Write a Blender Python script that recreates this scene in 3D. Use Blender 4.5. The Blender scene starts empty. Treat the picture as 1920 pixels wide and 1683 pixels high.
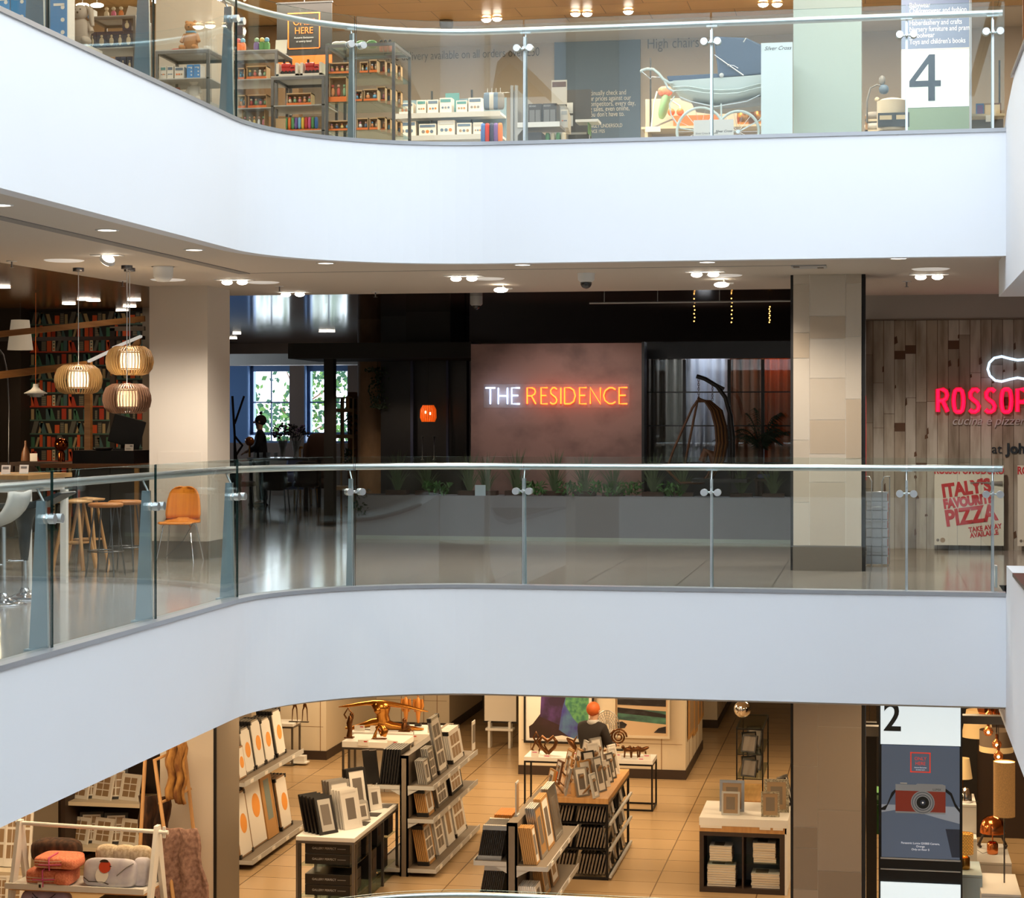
import bpy, math, random
from mathutils import Matrix, Vector
R = random.Random(7)
SC = bpy.context.scene
PI = math.pi
# ---------------------------------------------------------------- camera, sky, exposure
# building axes: X runs along the far balcony front, Y runs away from the camera, Z = 0 is eye height
F, CX, HY = 3683.0, 960.0, 785.0
TH = math.atan(690.0 / F)
CT, ST = math.cos(TH), math.sin(TH)
cam = bpy.data.cameras.new('camera')
cam.sensor_fit = 'HORIZONTAL'; cam.sensor_width = 36.0
cam.lens = F / 1920.0 * 36.0
cam.shift_y = -(841.5 - HY) / 1920.0
cam.clip_end = 300
camo = bpy.data.objects.new('camera', cam)
SC.collection.objects.link(camo)
camo.location = (0, 0, 0)
camo.rotation_euler = (PI / 2, 0, TH)
SC.camera = camo
w = bpy.data.worlds.new('sky'); SC.world = w; w.use_nodes = True
bg = w.node_tree.nodes['Background']
bg.inputs[0].default_value = (0.80, 0.90, 1.0, 1); bg.inputs[1].default_value = 4.6
SC.view_settings.view_transform = 'Standard'; SC.view_settings.look = 'None'
SC.view_settings.gamma = 1.0; SC.view_settings.use_curve_mapping = False
SC.view_settings.exposure = 0.0
try:
    SC.cycles.max_bounces = 8; SC.cycles.transparent_max_bounces = 16
    SC.cycles.diffuse_bounces = 3; SC.cycles.glossy_bounces = 3
    SC.cycles.caustics_reflective = False; SC.cycles.caustics_refractive = False
    SC.cycles.sample_clamp_indirect = 4.0
    SC.cycles.use_denoising = True
except Exception:
    pass

def P(px, py, V=None, z=None, U=None, t=None):
    a = (px - CX) / F; b = (HY - py) / F
    if z is not None: t = z / b
    elif V is not None: t = V / (a * ST + CT)
    elif U is not None: t = U / (a * CT - ST)
    return Vector((t * (a * CT - ST), t * (a * ST + CT), t * b))
def pix(p):
    x = p[0] * CT + p[1] * ST; y = -p[0] * ST + p[1] * CT
    return CX + F * x / y, HY - F * p[2] / y
def UV(px, V): return P(px, 800, V=V)[0]
def ZV(px, py, V): return P(px, py, V=V)[2]

def area(name, loc, sx, sy, power, color, rot=(0, 0, 0)):
    l = bpy.data.lights.new(name, 'AREA'); l.shape = 'RECTANGLE'; l.size = sx; l.size_y = sy
    l.energy = power; l.color = color
    o = bpy.data.objects.new(name, l); SC.collection.objects.link(o)
    o.location = loc; o.rotation_euler = rot
    return o
def lamp(name, loc, power, color, r=0.05, spot=None, rot=(0, 0, 0)):
    l = bpy.data.lights.new(name, 'SPOT' if spot else 'POINT'); l.energy = power; l.color = color
    l.shadow_soft_size = r
    if spot: l.spot_size = spot; l.spot_blend = 0.6
    o = bpy.data.objects.new(name, l); SC.collection.objects.link(o); o.location = loc; o.rotation_euler = rot
    return o
WARM = (1.0, 0.72, 0.42)
Z2, Z3, Z4 = -5.70, -1.58, 2.585
# unseen area lights standing in for the shops' ceiling lamps
for x, y, p in ((-9.5, 20.5, 70), (-6.5, 22.5, 75), (-3.2, 21.5, 75), (-6.5, 26.5, 80), (-3.0, 26.5, 80), (0.5, 23.5, 65), (-1, 31, 80), (-5.5, 29.6, 95), (-8.5, 30.5, 80), (2.5, 27, 60), (-7.2, 19.3, 50), (-3.2, 19.2, 40), (0.2, 19.2, 34), (-6.8, 15, 30)):  # those along the front edge are added to brighten the columns
    area('hidden_ceiling_light', (x, y, -2.72), 1.2, 1.2, p, WARM)
for x, y, p in ((-9, 17, 90), (-10.5, 24, 130), (-7, 19.6, 60), (-4, 19.6, 60), (0, 19.4, 40), (-7, 23, 150), (-4, 23, 150), (0, 23, 130), (-3, 25.8, 160), (1.5, 25.8, 150), (-7.5, 25.8, 150)):
    area('hidden_ceiling_light', (x, y, 5.66), 1.4, 1.4, p, (1.0, 0.86, 0.68))

# ---------------------------------------------------------------- materials
def lin(c):
    return tuple(((v / 255 / 12.92) if v / 255 <= .04045 else ((v / 255 + .055) / 1.055) ** 2.4) for v in c)
_M = {}
_PH = set()
def newmat(name):
    if name in _PH: _PH.discard(name); return _M[name]
    m = bpy.data.materials.new(name); m.use_nodes = True; _M[name] = m
    return m
def getmat(name):   # a material may be described after the first mesh that wears it
    if name not in _M: newmat(name); _PH.add(name)
    return _M[name]
def mat(name, c=(200, 200, 200), rough=.5, metal=0, emit=0, ec=None, noise=None, bump=None, spec=.5, trans=0, alpha=1):
    if name in _M and name not in _PH: return _M[name]
    m = newmat(name)
    nt = m.node_tree; b = nt.nodes['Principled BSDF']
    cc = (*lin(c), 1)
    b.inputs['Base Color'].default_value = cc
    b.inputs['Roughness'].default_value = rough; b.inputs['Metallic'].default_value = metal
    b.inputs['Specular IOR Level'].default_value = spec
    if alpha < 1: b.inputs['Alpha'].default_value = alpha
    if emit:
        b.inputs['Emission Color'].default_value = (*lin(ec or c), 1); b.inputs['Emission Strength'].default_value = emit
    m.diffuse_color = cc
    if noise:   # (scale xyz, second colour, low, high)
        sc, c2, lo, hi = noise
        tc = nt.nodes.new('ShaderNodeTexCoord'); mp = nt.nodes.new('ShaderNodeMapping')
        mp.inputs['Scale'].default_value = sc
        nz = nt.nodes.new('ShaderNodeTexNoise'); nz.inputs['Scale'].default_value = 1; nz.inputs['Detail'].default_value = 5
        cr = nt.nodes.new('ShaderNodeValToRGB'); cr.color_ramp.elements[0].position = lo; cr.color_ramp.elements[1].position = hi
        cr.color_ramp.elements[0].color = cc; cr.color_ramp.elements[1].color = (*lin(c2), 1)
        nt.links.new(tc.outputs['Object'], mp.inputs[0]); nt.links.new(mp.outputs[0], nz.inputs['Vector'])
        nt.links.new(nz.outputs['Fac'], cr.inputs[0]); nt.links.new(cr.outputs[0], b.inputs['Base Color'])
        if bump:
            bp = nt.nodes.new('ShaderNodeBump'); bp.inputs['Strength'].default_value = bump; bp.inputs['Distance'].default_value = .01
            nt.links.new(nz.outputs['Fac'], bp.inputs['Height']); nt.links.new(bp.outputs[0], b.inputs['Normal'])
    return m
def tiles(name, c1, c2, cm, w, h, mortar=.006, rough=.3, axis='xy', off=(0, 0), bias=0.0, spec=.5, stag=.5):
    m = newmat(name)
    nt = m.node_tree; b = nt.nodes['Principled BSDF']
    tc = nt.nodes.new('ShaderNodeTexCoord'); sp = nt.nodes.new('ShaderNodeSeparateXYZ'); cb = nt.nodes.new('ShaderNodeCombineXYZ')
    nt.links.new(tc.outputs['Object'], sp.inputs[0])
    mp = nt.nodes.new('ShaderNodeMapping'); mp.inputs['Location'].default_value = (off[0], off[1], 0)
    nt.links.new(sp.outputs['XYZ'.index(axis[0].upper())], cb.inputs[0]); nt.links.new(sp.outputs['XYZ'.index(axis[1].upper())], cb.inputs[1])
    nt.links.new(cb.outputs[0], mp.inputs[0])
    br = nt.nodes.new('ShaderNodeTexBrick'); br.offset = stag
    br.inputs['Color1'].default_value = (*lin(c1), 1); br.inputs['Color2'].default_value = (*lin(c2), 1); br.inputs['Mortar'].default_value = (*lin(cm), 1)
    br.inputs['Scale'].default_value = 1; br.inputs['Mortar Size'].default_value = mortar; br.inputs['Brick Width'].default_value = w
    br.inputs['Row Height'].default_value = h; br.inputs['Bias'].default_value = bias; br.inputs['Mortar Smooth'].default_value = .1
    nt.links.new(mp.outputs[0], br.inputs['Vector']); nt.links.new(br.outputs['Color'], b.inputs['Base Color'])
    b.inputs['Roughness'].default_value = rough; b.inputs['Specular IOR Level'].default_value = spec
    return m
def glassmat(name, tint, k=1.0, rough=0.0):
    m = newmat(name)
    nt = m.node_tree; nt.nodes.remove(nt.nodes['Principled BSDF'])
    out = nt.nodes['Material Output']
    tr = nt.nodes.new('ShaderNodeBsdfTransparent'); tr.inputs[0].default_value = (*tint, 1)
    gl = nt.nodes.new('ShaderNodeBsdfGlossy'); gl.inputs['Roughness'].default_value = rough; gl.inputs[0].default_value = (.95, 1, .98, 1)
    ge = nt.nodes.new('ShaderNodeNewGeometry'); dt = nt.nodes.new('ShaderNodeVectorMath'); dt.operation = 'DOT_PRODUCT'
    nt.links.new(ge.outputs['Normal'], dt.inputs[0]); nt.links.new(ge.outputs['Incoming'], dt.inputs[1])
    x = dt.outputs['Value']
    for op, v in (('ABSOLUTE', 0), ('SUBTRACT', 1.0), ('POWER', 5.0), ('MULTIPLY', .96), ('ADD', .04), ('MULTIPLY', k)):
        mu = nt.nodes.new('ShaderNodeMath'); mu.operation = op; mu.use_clamp = op == 'MULTIPLY'
        if op == 'SUBTRACT': mu.inputs[0].default_value = 1.0; nt.links.new(x, mu.inputs[1])
        else: nt.links.new(x, mu.inputs[0]); mu.inputs[1].default_value = v
        x = mu.outputs[0]
    mx = nt.nodes.new('ShaderNodeMixShader'); nt.links.new(x, mx.inputs[0])
    nt.links.new(tr.outputs[0], mx.inputs[1]); nt.links.new(gl.outputs[0], mx.inputs[2]); nt.links.new(mx.outputs[0], out.inputs[0])
    return m
mat('white', (236, 236, 234), .55); mat('ivory', (226, 214, 192), .5); mat('cream', (222, 205, 172), .5)
mat('fascia', (238, 240, 244), .6, noise=((.3, .3, .3), (234, 236, 238), .3, .7)); mat('plaster', (212, 202, 188), .7)
mat('plaster_warm', (214, 204, 190), .6, noise=((.5, .5, .5), (206, 196, 182), .3, .7)); mat('trim_grey', (176, 178, 182), .35, .6)
mat('steel', (222, 226, 228), .36, 1); mat('steel_dark', (120, 120, 122), .35, 1); mat('chrome', (225, 225, 228), .08, 1)
mat('post_blue', (128, 152, 165), .45, .2); mat('glass_edge', (20, 46, 44), .2); mat('black', (16, 16, 17), .45); mat('black_metal', (34, 32, 32), .4, .5)
mat('dark', (26, 23, 22), .7); mat('dark_brown', (58, 44, 36), .5); mat('taupe', (120, 108, 94), .55); mat('grey', (128, 126, 124), .5)
mat('light_grey', (184, 184, 182), .5); mat('wood', (196, 148, 92), .45, noise=((2, 2, 24), (172, 122, 70), .3, .7)); mat('oak', (206, 160, 104), .45, noise=((20, 2, 2), (184, 136, 84), .3, .7))
mat('walnut', (110, 72, 44), .4); mat('gold', (190, 128, 60), .22, 1); mat('bronze', (112, 74, 44), .32, .9); mat('copper', (232, 140, 84), .14, 1)
mat('orange', (232, 120, 48), .5); mat('red', (196, 44, 40), .5); mat('blue', (60, 110, 180), .5); mat('green', (90, 150, 90), .5); mat('teal', (80, 140, 140), .5)
mat('yellow', (226, 186, 60), .5); mat('pink', (214, 90, 140), .5); mat('purple', (110, 80, 150), .5); mat('sky', (120, 180, 214), .5); mat('navy', (40, 50, 84), .5); mat('skin', (206, 160, 132), .6)
mat('lamp_on', (255, 244, 228), .5, emit=14, ec=(255, 240, 220)); mat('brown_board', (150, 118, 84), .6); mat('silver', (190, 188, 184), .28, .9)
mat('photo_grey', (120, 112, 104), .4); mat('photo_tan', (158, 132, 102), .4); mat('card_white', (235, 231, 224), .6); mat('frame_oak', (186, 140, 84), .5)
mat('frame_black', (24, 22, 22), .35); mat('slate', (92, 114, 138), .55); mat('plastic_clear', (210, 214, 214), .15, alpha=.35)
glassmat('glass', (.93, .965, .955), 1.0); glassmat('glass_shelf', (.86, .93, .91), .8); glassmat('glass_pane', (.92, .95, .97), 1.3)

# ---------------------------------------------------------------- mesh builder
class B:
    def __init__(s, T=None): s.v = []; s.f = []; s.mi = []; s.sm = []; s.ms = []; s.T = T
    def m(s, n):
        if n not in s.ms: s.ms.append(n)
        return s.ms.index(n)
    def add(s, vs, fs, m, sm=False, T=None):
        k = len(s.v); M_ = T if T is not None else s.T
        s.v += [tuple(M_ @ Vector(v)) if M_ is not None else tuple(v) for v in vs]
        i = s.m(m)
        for f in fs: s.f.append(tuple(k + j for j in f)); s.mi.append(i); s.sm.append(sm)
        return s
    def box(s, a, b, m, T=None):
        x0, y0, z0 = a; x1, y1, z1 = b
        return s.add([(x0, y0, z0), (x1, y0, z0), (x1, y1, z0), (x0, y1, z0), (x0, y0, z1), (x1, y0, z1), (x1, y1, z1), (x0, y1, z1)],
              [(0, 3, 2, 1), (4, 5, 6, 7), (0, 1, 5, 4), (1, 2, 6, 5), (2, 3, 7, 6), (3, 0, 4, 7)], m, T=T)
    def cbox(s, c, d, m, T=None):
        return s.box([c[i] - d[i] / 2 for i in range(3)], [c[i] + d[i] / 2 for i in range(3)], m, T)
    def soft(s, c, d, m, e=.35, n=10, T=None):   # superellipsoid: cushions, folded cloth
        vs = []; fs = []; nv = n; nu = n * 2
        def sg(v, p): return math.copysign(abs(v) ** p, v)
        for i in range(nv + 1):
            ph = -PI / 2 + PI * i / nv
            for j in range(nu):
                th = 2 * PI * j / nu
                vs.append((c[0] + d[0] / 2 * sg(math.cos(ph), e) * sg(math.cos(th), e), c[1] + d[1] / 2 * sg(math.cos(ph), e) * sg(math.sin(th), e), c[2] + d[2] / 2 * sg(math.sin(ph), e)))
        for i in range(nv):
            for j in range(nu): fs.append((i * nu + j, i * nu + (j + 1) % nu, (i + 1) * nu + (j + 1) % nu, (i + 1) * nu + j))
        return s.add(vs, fs, m, True, T)
    def ball(s, c, r, m, n=10, T=None):
        if not hasattr(r, '__len__'): r = (r, r, r)
        return s.soft(c, (2 * r[0], 2 * r[1], 2 * r[2]), m, 1.0, n, T)
    def cyl(s, p, q, r, m, r2=None, n=14, cap=True, sm=True):
        p = Vector(p); q = Vector(q); r2 = r if r2 is None else r2
        d = (q - p).normalized(); a = d.orthogonal().normalized(); b = d.cross(a)
        vs = []
        for c, rr in ((p, r), (q, r2)):
            for i in range(n):
                t = 2 * PI * i / n; vs.append(c + a * (rr * math.cos(t)) + b * (rr * math.sin(t)))
        s.add(vs, [(i, (i + 1) % n, n + (i + 1) % n, n + i) for i in range(n)], m, sm)
        if cap: s.add(vs[:n], [tuple(range(n))[::-1]], m); s.add(vs[n:], [tuple(range(n))], m)
        return s
    def lathe(s, prof, c, m, n=24, T=None, sm=True):
        vs = []; k = len(prof)
        for j in range(n):
            t = 2 * PI * j / n
            for r, z in prof: vs.append((c[0] + r * math.cos(t), c[1] + r * math.sin(t), c[2] + z))
        fs = [(j * k + i, ((j + 1) % n) * k + i, ((j + 1) % n) * k + i + 1, j * k + i + 1) for j in range(n) for i in range(k - 1)]
        return s.add(vs, fs, m, sm, T)
    def tube(s, pts, r, m, n=8, closed=False, T=None):
        pts = [Vector(p) for p in pts]; k = len(pts); vs = []; up = None
        for i, p in enumerate(pts):
            a = pts[(i - 1) % k] if (i or closed) else p; b = pts[(i + 1) % k] if (i < k - 1 or closed) else p
            d = (b - a).normalized()
            if up is None: up = d.orthogonal().normalized()
            up = (up - d * up.dot(d)).normalized(); sd = d.cross(up)
            rr = r[i] if hasattr(r, '__len__') else r
            for j in range(n):
                t = 2 * PI * j / n; vs.append(p + up * (rr * math.cos(t)) + sd * (rr * math.sin(t)))
        fs = [(i * n + j, i * n + (j + 1) % n, ((i + 1) % k) * n + (j + 1) % n, ((i + 1) % k) * n + j) for i in range(k if closed else k - 1) for j in range(n)]
        s.add(vs, fs, m, True, T)
        if not closed: s.add(vs[:n], [tuple(range(n))[::-1]], m, False, T); s.add(vs[-n:], [tuple(range(n))], m, False, T)
        return s
    def prism(s, poly, ax, a, b, m, T=None):   # polygon in the two other axes, extruded along ax
        n = len(poly); f = {'x': lambda p, t: (t, p[0], p[1]), 'y': lambda p, t: (p[0], t, p[1]), 'z': lambda p, t: (p[0], p[1], t)}[ax]
        vs = [f(p, a) for p in poly] + [f(p, b) for p in poly]
        return s.add(vs, [tuple(range(n))[::-1], tuple(range(n, 2 * n))] + [(i, (i + 1) % n, n + (i + 1) % n, n + i) for i in range(n)], m, T=T)
    def text(s, txt, loc, size, m, depth=.004, align='CENTER', sx=1.0, off=0, T=None, shear=0, space=1):
        cu = bpy.data.curves.new('t', 'FONT'); cu.body = txt; cu.size = size; cu.extrude = depth / 2; cu.align_x = align; cu.offset = off
        cu.resolution_u = 4; cu.shear = shear; cu.space_character = space
        o = bpy.data.objects.new('t', cu); me = bpy.data.meshes.new_from_object(o)
        Mx = Matrix.Translation(loc) @ Matrix.Rotation(PI / 2, 4, 'X') @ Matrix.Diagonal((sx, 1, 1, 1))
        if T is not None: Mx = T @ Mx
        elif s.T is not None: Mx = s.T @ Mx
        s.add([v.co for v in me.vertices], [tuple(p.vertices) for p in me.polygons], m, False, Mx)
        bpy.data.objects.remove(o); bpy.data.curves.remove(cu); bpy.data.meshes.remove(me)
        return s
    def done(s, name, parent=None, label=None, cat=None, group=None, kind=None, loc=None, rz=0, bevel=0, seg=2, solid=0):
        me = bpy.data.meshes.new(name); me.from_pydata(s.v, [], s.f)
        for x in s.ms: me.materials.append(getmat(x))
        me.polygons.foreach_set('material_index', s.mi); me.polygons.foreach_set('use_smooth', s.sm); me.update()
        o = bpy.data.objects.new(name, me); SC.collection.objects.link(o)
        if parent is not None: o.parent = parent
        if loc is not None: o.location = loc
        if rz: o.rotation_euler.z = rz
        if label: o['label'] = label
        if cat: o['category'] = cat
        if group: o['group'] = group
        if kind: o['kind'] = kind
        if solid: q = o.modifiers.new('s', 'SOLIDIFY'); q.thickness = solid; q.offset = 0
        if bevel: q = o.modifiers.new('b', 'BEVEL'); q.width = bevel; q.segments = seg; q.limit_method = 'ANGLE'
        return o
def thing(name, label, cat, loc=(0, 0, 0), rz=0, group=None):
    o = bpy.data.objects.new(name, None); SC.collection.objects.link(o); o.empty_display_size = .1
    o.location = loc; o.rotation_euler.z = rz; o['label'] = label; o['category'] = cat
    if group: o['group'] = group
    return o
KIDS = {}
def copy_of(root, loc, rz=None, label=None, group=None, scale=None):
    def cp(o, par):
        c = o.copy(); SC.collection.objects.link(c)
        if par is not None: c.parent = par
        for ch in o.children: cp(ch, c)
        return c
    r = cp(root, None); r.location = loc
    if rz is not None: r.rotation_euler.z = rz
    if label: r['label'] = label
    if group: r['group'] = group
    if scale: r.scale = scale
    return r
def struct(b, name, **k): return b.done(name, kind='structure', **k)
ORD = ['first', 'second', 'third', 'fourth', 'fifth', 'sixth', 'seventh', 'eighth', 'ninth', 'tenth', 'eleventh', 'twelfth', 'thirteenth', 'fourteenth', 'fifteenth', 'sixteenth']

# ---------------------------------------------------------------- balcony plan (an L with a rounded inner corner)
ARC = (-3.55, 16.2); RAD = 1.92; UR = 1.11; V0 = 2.0
def path(d=0.0, v0=V0, n=24, u1=UR):
    r = RAD + d; pts = [(ARC[0] - r, v0), (ARC[0] - r, ARC[1])]
    for i in range(1, n): t = PI - (PI / 2) * i / n; pts.append((ARC[0] + r * math.cos(t), ARC[1] + r * math.sin(t)))
    pts += [(ARC[0], ARC[1] + r), (u1, ARC[1] + r)]
    return pts
def sampler(d):
    pts = path(d, n=60); L = [0]
    for a, b in zip(pts, pts[1:]): L.append(L[-1] + math.dist(a, b))
    def at(s):
        for i in range(len(pts) - 1):
            if s <= L[i + 1] or i == len(pts) - 2:
                t = (s - L[i]) / (L[i + 1] - L[i]); a, b = pts[i], pts[i + 1]
                return (a[0] + (b[0] - a[0]) * t, a[1] + (b[1] - a[1]) * t), ((b[0] - a[0]) / (L[i + 1] - L[i]), (b[1] - a[1]) / (L[i + 1] - L[i]))
    return at, L[-1]
def s_at_px(d, x):
    at, L = sampler(d); lo, hi = 4.0, L
    for _ in range(40):
        mid = (lo + hi) / 2; p, _t = at(mid)
        if pix((p[0], p[1], 0))[0] < x: lo = mid
        else: hi = mid
    return lo
def ring(b, d0, d1, z0, z1, m, **k):   # solid band between two offsets of the plan
    a = path(d0, **k); c = path(d1, **k); n = len(a)
    vs = [(x, y, z0) for x, y in a] + [(x, y, z0) for x, y in c] + [(x, y, z1) for x, y in a] + [(x, y, z1) for x, y in c]
    fs = []
    for i in range(n - 1):
        fs += [(i, i + 1, 2 * n + i + 1, 2 * n + i), (n + i, 3 * n + i, 3 * n + i + 1, n + i + 1), (2 * n + i, 2 * n + i + 1, 3 * n + i + 1, 3 * n + i), (i, n + i, n + i + 1, i + 1)]
    fs += [(0, 2 * n, 3 * n, n), (n - 1, 2 * n - 1, 4 * n - 1, 3 * n - 1)]
    return b.add(vs, fs, m)
# ================================================================ SETTING
tiles('floor_grey', (150, 143, 134), (143, 136, 127), (112, 106, 98), .9, .9, .008, .13, off=(.1, .2), stag=0)
tiles('floor_warm', (196, 166, 126), (188, 158, 118), (120, 92, 62), 1.25, .62, .008, .25, off=(.2, .1), stag=0)
tiles('tile_col', (206, 192, 172), (186, 168, 144), (226, 216, 200), .55, .62, .004, .3, axis='xz', off=(.1, .1))
tiles('tile_taupe', (142, 126, 108), (132, 116, 98), (170, 156, 138), .46, .9, .004, .4, axis='xz')
tiles('wood_ceiling', (214, 172, 112), (206, 162, 104), (140, 104, 64), 1.2, .6, .006, .3, off=(.2, .1))
tiles('wood_gloss', (150, 104, 58), (136, 94, 52), (70, 46, 28), 2.4, .16, .006, .2)
tiles('dark_gloss', (84, 66, 54), (68, 54, 46), (22, 18, 16), 2.0, .13, .010, .10, spec=1.0)
BIG = -16.0; FAR = 40.0
def region(inner, z0, z1, m, extra=None):   # floor plate behind the balcony edge
    b = B(); p = path(inner)
    poly = p + [(9, p[-1][1]), (9, FAR), (BIG, FAR), (BIG, V0)]
    n = len(poly)
    b.add([(x, y, z0) for x, y in poly] + [(x, y, z1) for x, y in poly], [tuple(range(n)), tuple(range(n, 2 * n))[::-1]] + [(i, n + i, n + (i + 1) % n, (i + 1) % n) for i in range(n)], m)
    return b
struct(region(.135, Z3 - .25, Z3, 'floor_grey'), 'floor_middle')
struct(region(.135, Z4 - .3, Z4, 'floor_grey'), 'floor_upper')
struct(region(.135, Z2 - .3, Z2, 'floor_warm'), 'floor_lower')
struct(B().box((BIG, V0 - 12, -9.9), (9, 18.2, -9.8), 'floor_grey'), 'floor_ground')
# ceilings
b = B(); poly = [(x, y) for x, y in path(.14)] + [(9, path(.14)[-1][1]), (9, 24.3), (UR - 1.9, 24.3), (UR - 1.9, 22.9), (-8.15, 22.9), (-8.15, 21.3), (-8.95, V0)]
b.prism(poly, 'z', 1.50, 1.56, 'plaster'); struct(b, 'ceiling_middle')
b = B(); b.prism([(BIG, V0), (-8.0, V0), (-8.0, 20.5), (-9.95, 26.2), (-9.95, 27.9), (BIG, 27.9)], 'z', 1.56, 1.62, 'wood_gloss'); struct(b, 'ceiling_bookshop')
b = B(); b.prism([(-8.0, 20.5), (UR - 1.7, 20.5), (UR - 1.7, FAR), (BIG, FAR), (BIG, 27.9), (-9.95, 27.9), (-9.95, 26.2)], 'z', 1.56, 1.62, 'dark_gloss'); struct(b, 'ceiling_residence')
struct(region(.14, -2.62, -2.585, 'plaster'), 'ceiling_lower')
b = B(); p = path(.3); b.prism(p + [(9, p[-1][1]), (9, 28.0), (BIG, 28.0), (BIG, V0)], 'z', 5.72, 5.8, 'wood_ceiling'); struct(b, 'ceiling_upper')
b = B(); b.box((BIG, 28.0, 5.70), (9, 30, 5.8), 'plaster_warm'); struct(b, 'ceiling_upper_border')
# white balcony fronts and their grey edge trims
for nm, zt, zb in (('upper', Z4, 1.461), ('middle', Z3, -2.585), ('lower', Z2, -6.8)):
    struct(ring(B(), 0, .14, zb, zt - .012, 'fascia'), 'wall_balcony_' + nm)
    struct(ring(B(), -.012, .138, zt - .012, zt + .022, 'trim_grey'), 'trim_balcony_' + nm)
struct(ring(B(), 0, .2, 5.55, 8.6, 'fascia'), 'wall_atrium_upper')
struct(B().box((-6.50, 3, 1.492), (-6.38, 19.4, 1.5), 'groove').box((-6.40, 19.38, 1.497), (UR - 1.7, 19.40, 1.5), 'groove'), 'trim_ceiling_groove'); mat('groove', (150, 146, 142), .7)
# side return of the balconies towards the camera
for nm, z0, z1 in (('upper', 1.2, 2.86), ('middle', -2.87, -1.31)):
    b = B()
    if nm == 'upper': pl = [(3, z0), (19.2, z0 - .04), (19.2, z1 - .3), (18.3, z1 - .2), (18.0, z1 - .12), (16.9, z1 + .05), (3, z1 + .1)]
    else: pl = [(3, z0 - .1), (19.2, z0 + .1), (19.2, Z3), (18.05, Z3), (18.05, z1), (3, z1)]
    b.prism(pl, 'x', UR, UR + 2.2, 'fascia'); struct(b, 'wall_side_' + nm)
for z0, z1 in ((2.3, 2.585), (-2.6, -1.6), (5.6, 8.6), (-6.8, -5.7)): struct(B().box((UR + 2.2, -9, z0), (9, 18.2, z1), 'plaster'), 'floor_side')
# opposite side of the atrium (seen only as reflections in the glass)
for z0, z1 in ((1.4, 2.6), (-2.6, -1.6), (-6.8, -5.7), (5.6, 8.6)):
    struct(B().box((BIG, -4.2, z0), (9, -3.9, z1), 'fascia'), 'wall_opposite')
struct(B().box((BIG, -9.0, -9.8), (9, -8.8, 8.6), 'plaster'), 'wall_opposite_back')
for z in (1.4, -2.6, 5.6, -6.8): struct(B().box((BIG, -9, z), (9, -4.1, z + .1), 'plaster'), 'ceiling_opposite')
struct(B().box((9, -9, -9.8), (9.2, FAR, 8.6), 'plaster'), 'wall_right')
struct(B().box((BIG - .2, -9, -9.8), (BIG, FAR, 8.6), 'plaster_warm'), 'wall_left')
struct(B().box((-5.47, -9, -9.8), (-5.3, 2.0, 8.6), 'plaster'), 'wall_left_near')
# ---- big columns through all floors
cu0, cu1, cv0 = -.888, -.189, 20.66
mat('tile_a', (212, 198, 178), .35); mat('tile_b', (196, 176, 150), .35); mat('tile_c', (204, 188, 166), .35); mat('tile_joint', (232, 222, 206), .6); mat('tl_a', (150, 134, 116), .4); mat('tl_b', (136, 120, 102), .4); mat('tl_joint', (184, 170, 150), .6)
def tiled(name, z0, z1, cols, mats, jm, base=0):
    b = B().box((cu0, cv0 + .004, z0), (cu1, cv0 + .7, z1), jm); W_ = cu1 - cu0
    for ci, (u0, u1, js) in enumerate(cols):
        zs_ = [z1] + [ZV(1550, j, cv0) for j in js] + [z0 + base]
        for k in range(len(zs_) - 1): b.box((cu0 + u0 * W_ + (.003 if ci else 0), cv0, zs_[k + 1] + .003), (cu0 + u1 * W_ - .003, cv0 + .01, zs_[k] - .003), mats[(k * 2 + ci * 3 + k // 2) % len(mats)])
    if base: b.box((cu0 - .005, cv0 - .005, z0), (cu1 + .005, cv0 + .7, z0 + base), 'taupe')
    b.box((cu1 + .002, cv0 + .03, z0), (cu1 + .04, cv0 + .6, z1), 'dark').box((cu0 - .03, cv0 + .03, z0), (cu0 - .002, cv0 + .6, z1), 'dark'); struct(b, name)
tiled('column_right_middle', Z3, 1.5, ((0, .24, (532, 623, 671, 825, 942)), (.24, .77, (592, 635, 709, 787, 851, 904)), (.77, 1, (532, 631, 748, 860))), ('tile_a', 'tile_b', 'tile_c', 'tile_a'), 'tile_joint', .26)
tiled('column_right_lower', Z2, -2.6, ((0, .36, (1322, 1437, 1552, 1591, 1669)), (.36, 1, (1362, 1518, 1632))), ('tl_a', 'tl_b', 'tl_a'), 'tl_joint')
mat('pale_green', (202, 216, 202), .25)
struct(B().box((cu0, cv0, Z4), (cu1, cv0 + .7, 5.71), 'pale_green'), 'column_right_upper')
lu0, lu1, lv0, lv1 = -8.13, -7.44, 21.1, 21.87
b = B().box((lu0, lv0, Z3 + .2), (lu1, lv1, 1.5), 'plaster_warm').box((lu0 - .01, lv0 - .01, Z3), (lu1 + .01, lv1 + .01, Z3 + .2), 'taupe')
b.box((lu0 + .10, lv0 - .006, Z3 + .25), (lu1 - .07, lv0, -.37), 'plaster_warm'); struct(b, 'column_left_middle')
u0 = P(300, 1500, V=lv0)[0]; u1 = P(404, 1500, V=lv0)[0]
v1 = P(447, 1500, U=u1)[1]
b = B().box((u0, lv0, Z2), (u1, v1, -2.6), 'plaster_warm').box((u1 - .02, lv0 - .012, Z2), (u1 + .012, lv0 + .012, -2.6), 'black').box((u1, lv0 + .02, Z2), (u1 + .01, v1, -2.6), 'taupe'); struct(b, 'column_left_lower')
u0 = P(292, 100, V=lv0)[0]; u1 = P(397, 100, V=lv0)[0]
b = B().box((u0, lv0, Z4), (u1, lv1, 5.71), 'plaster_warm'); struct(b, 'column_left_upper')
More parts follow.
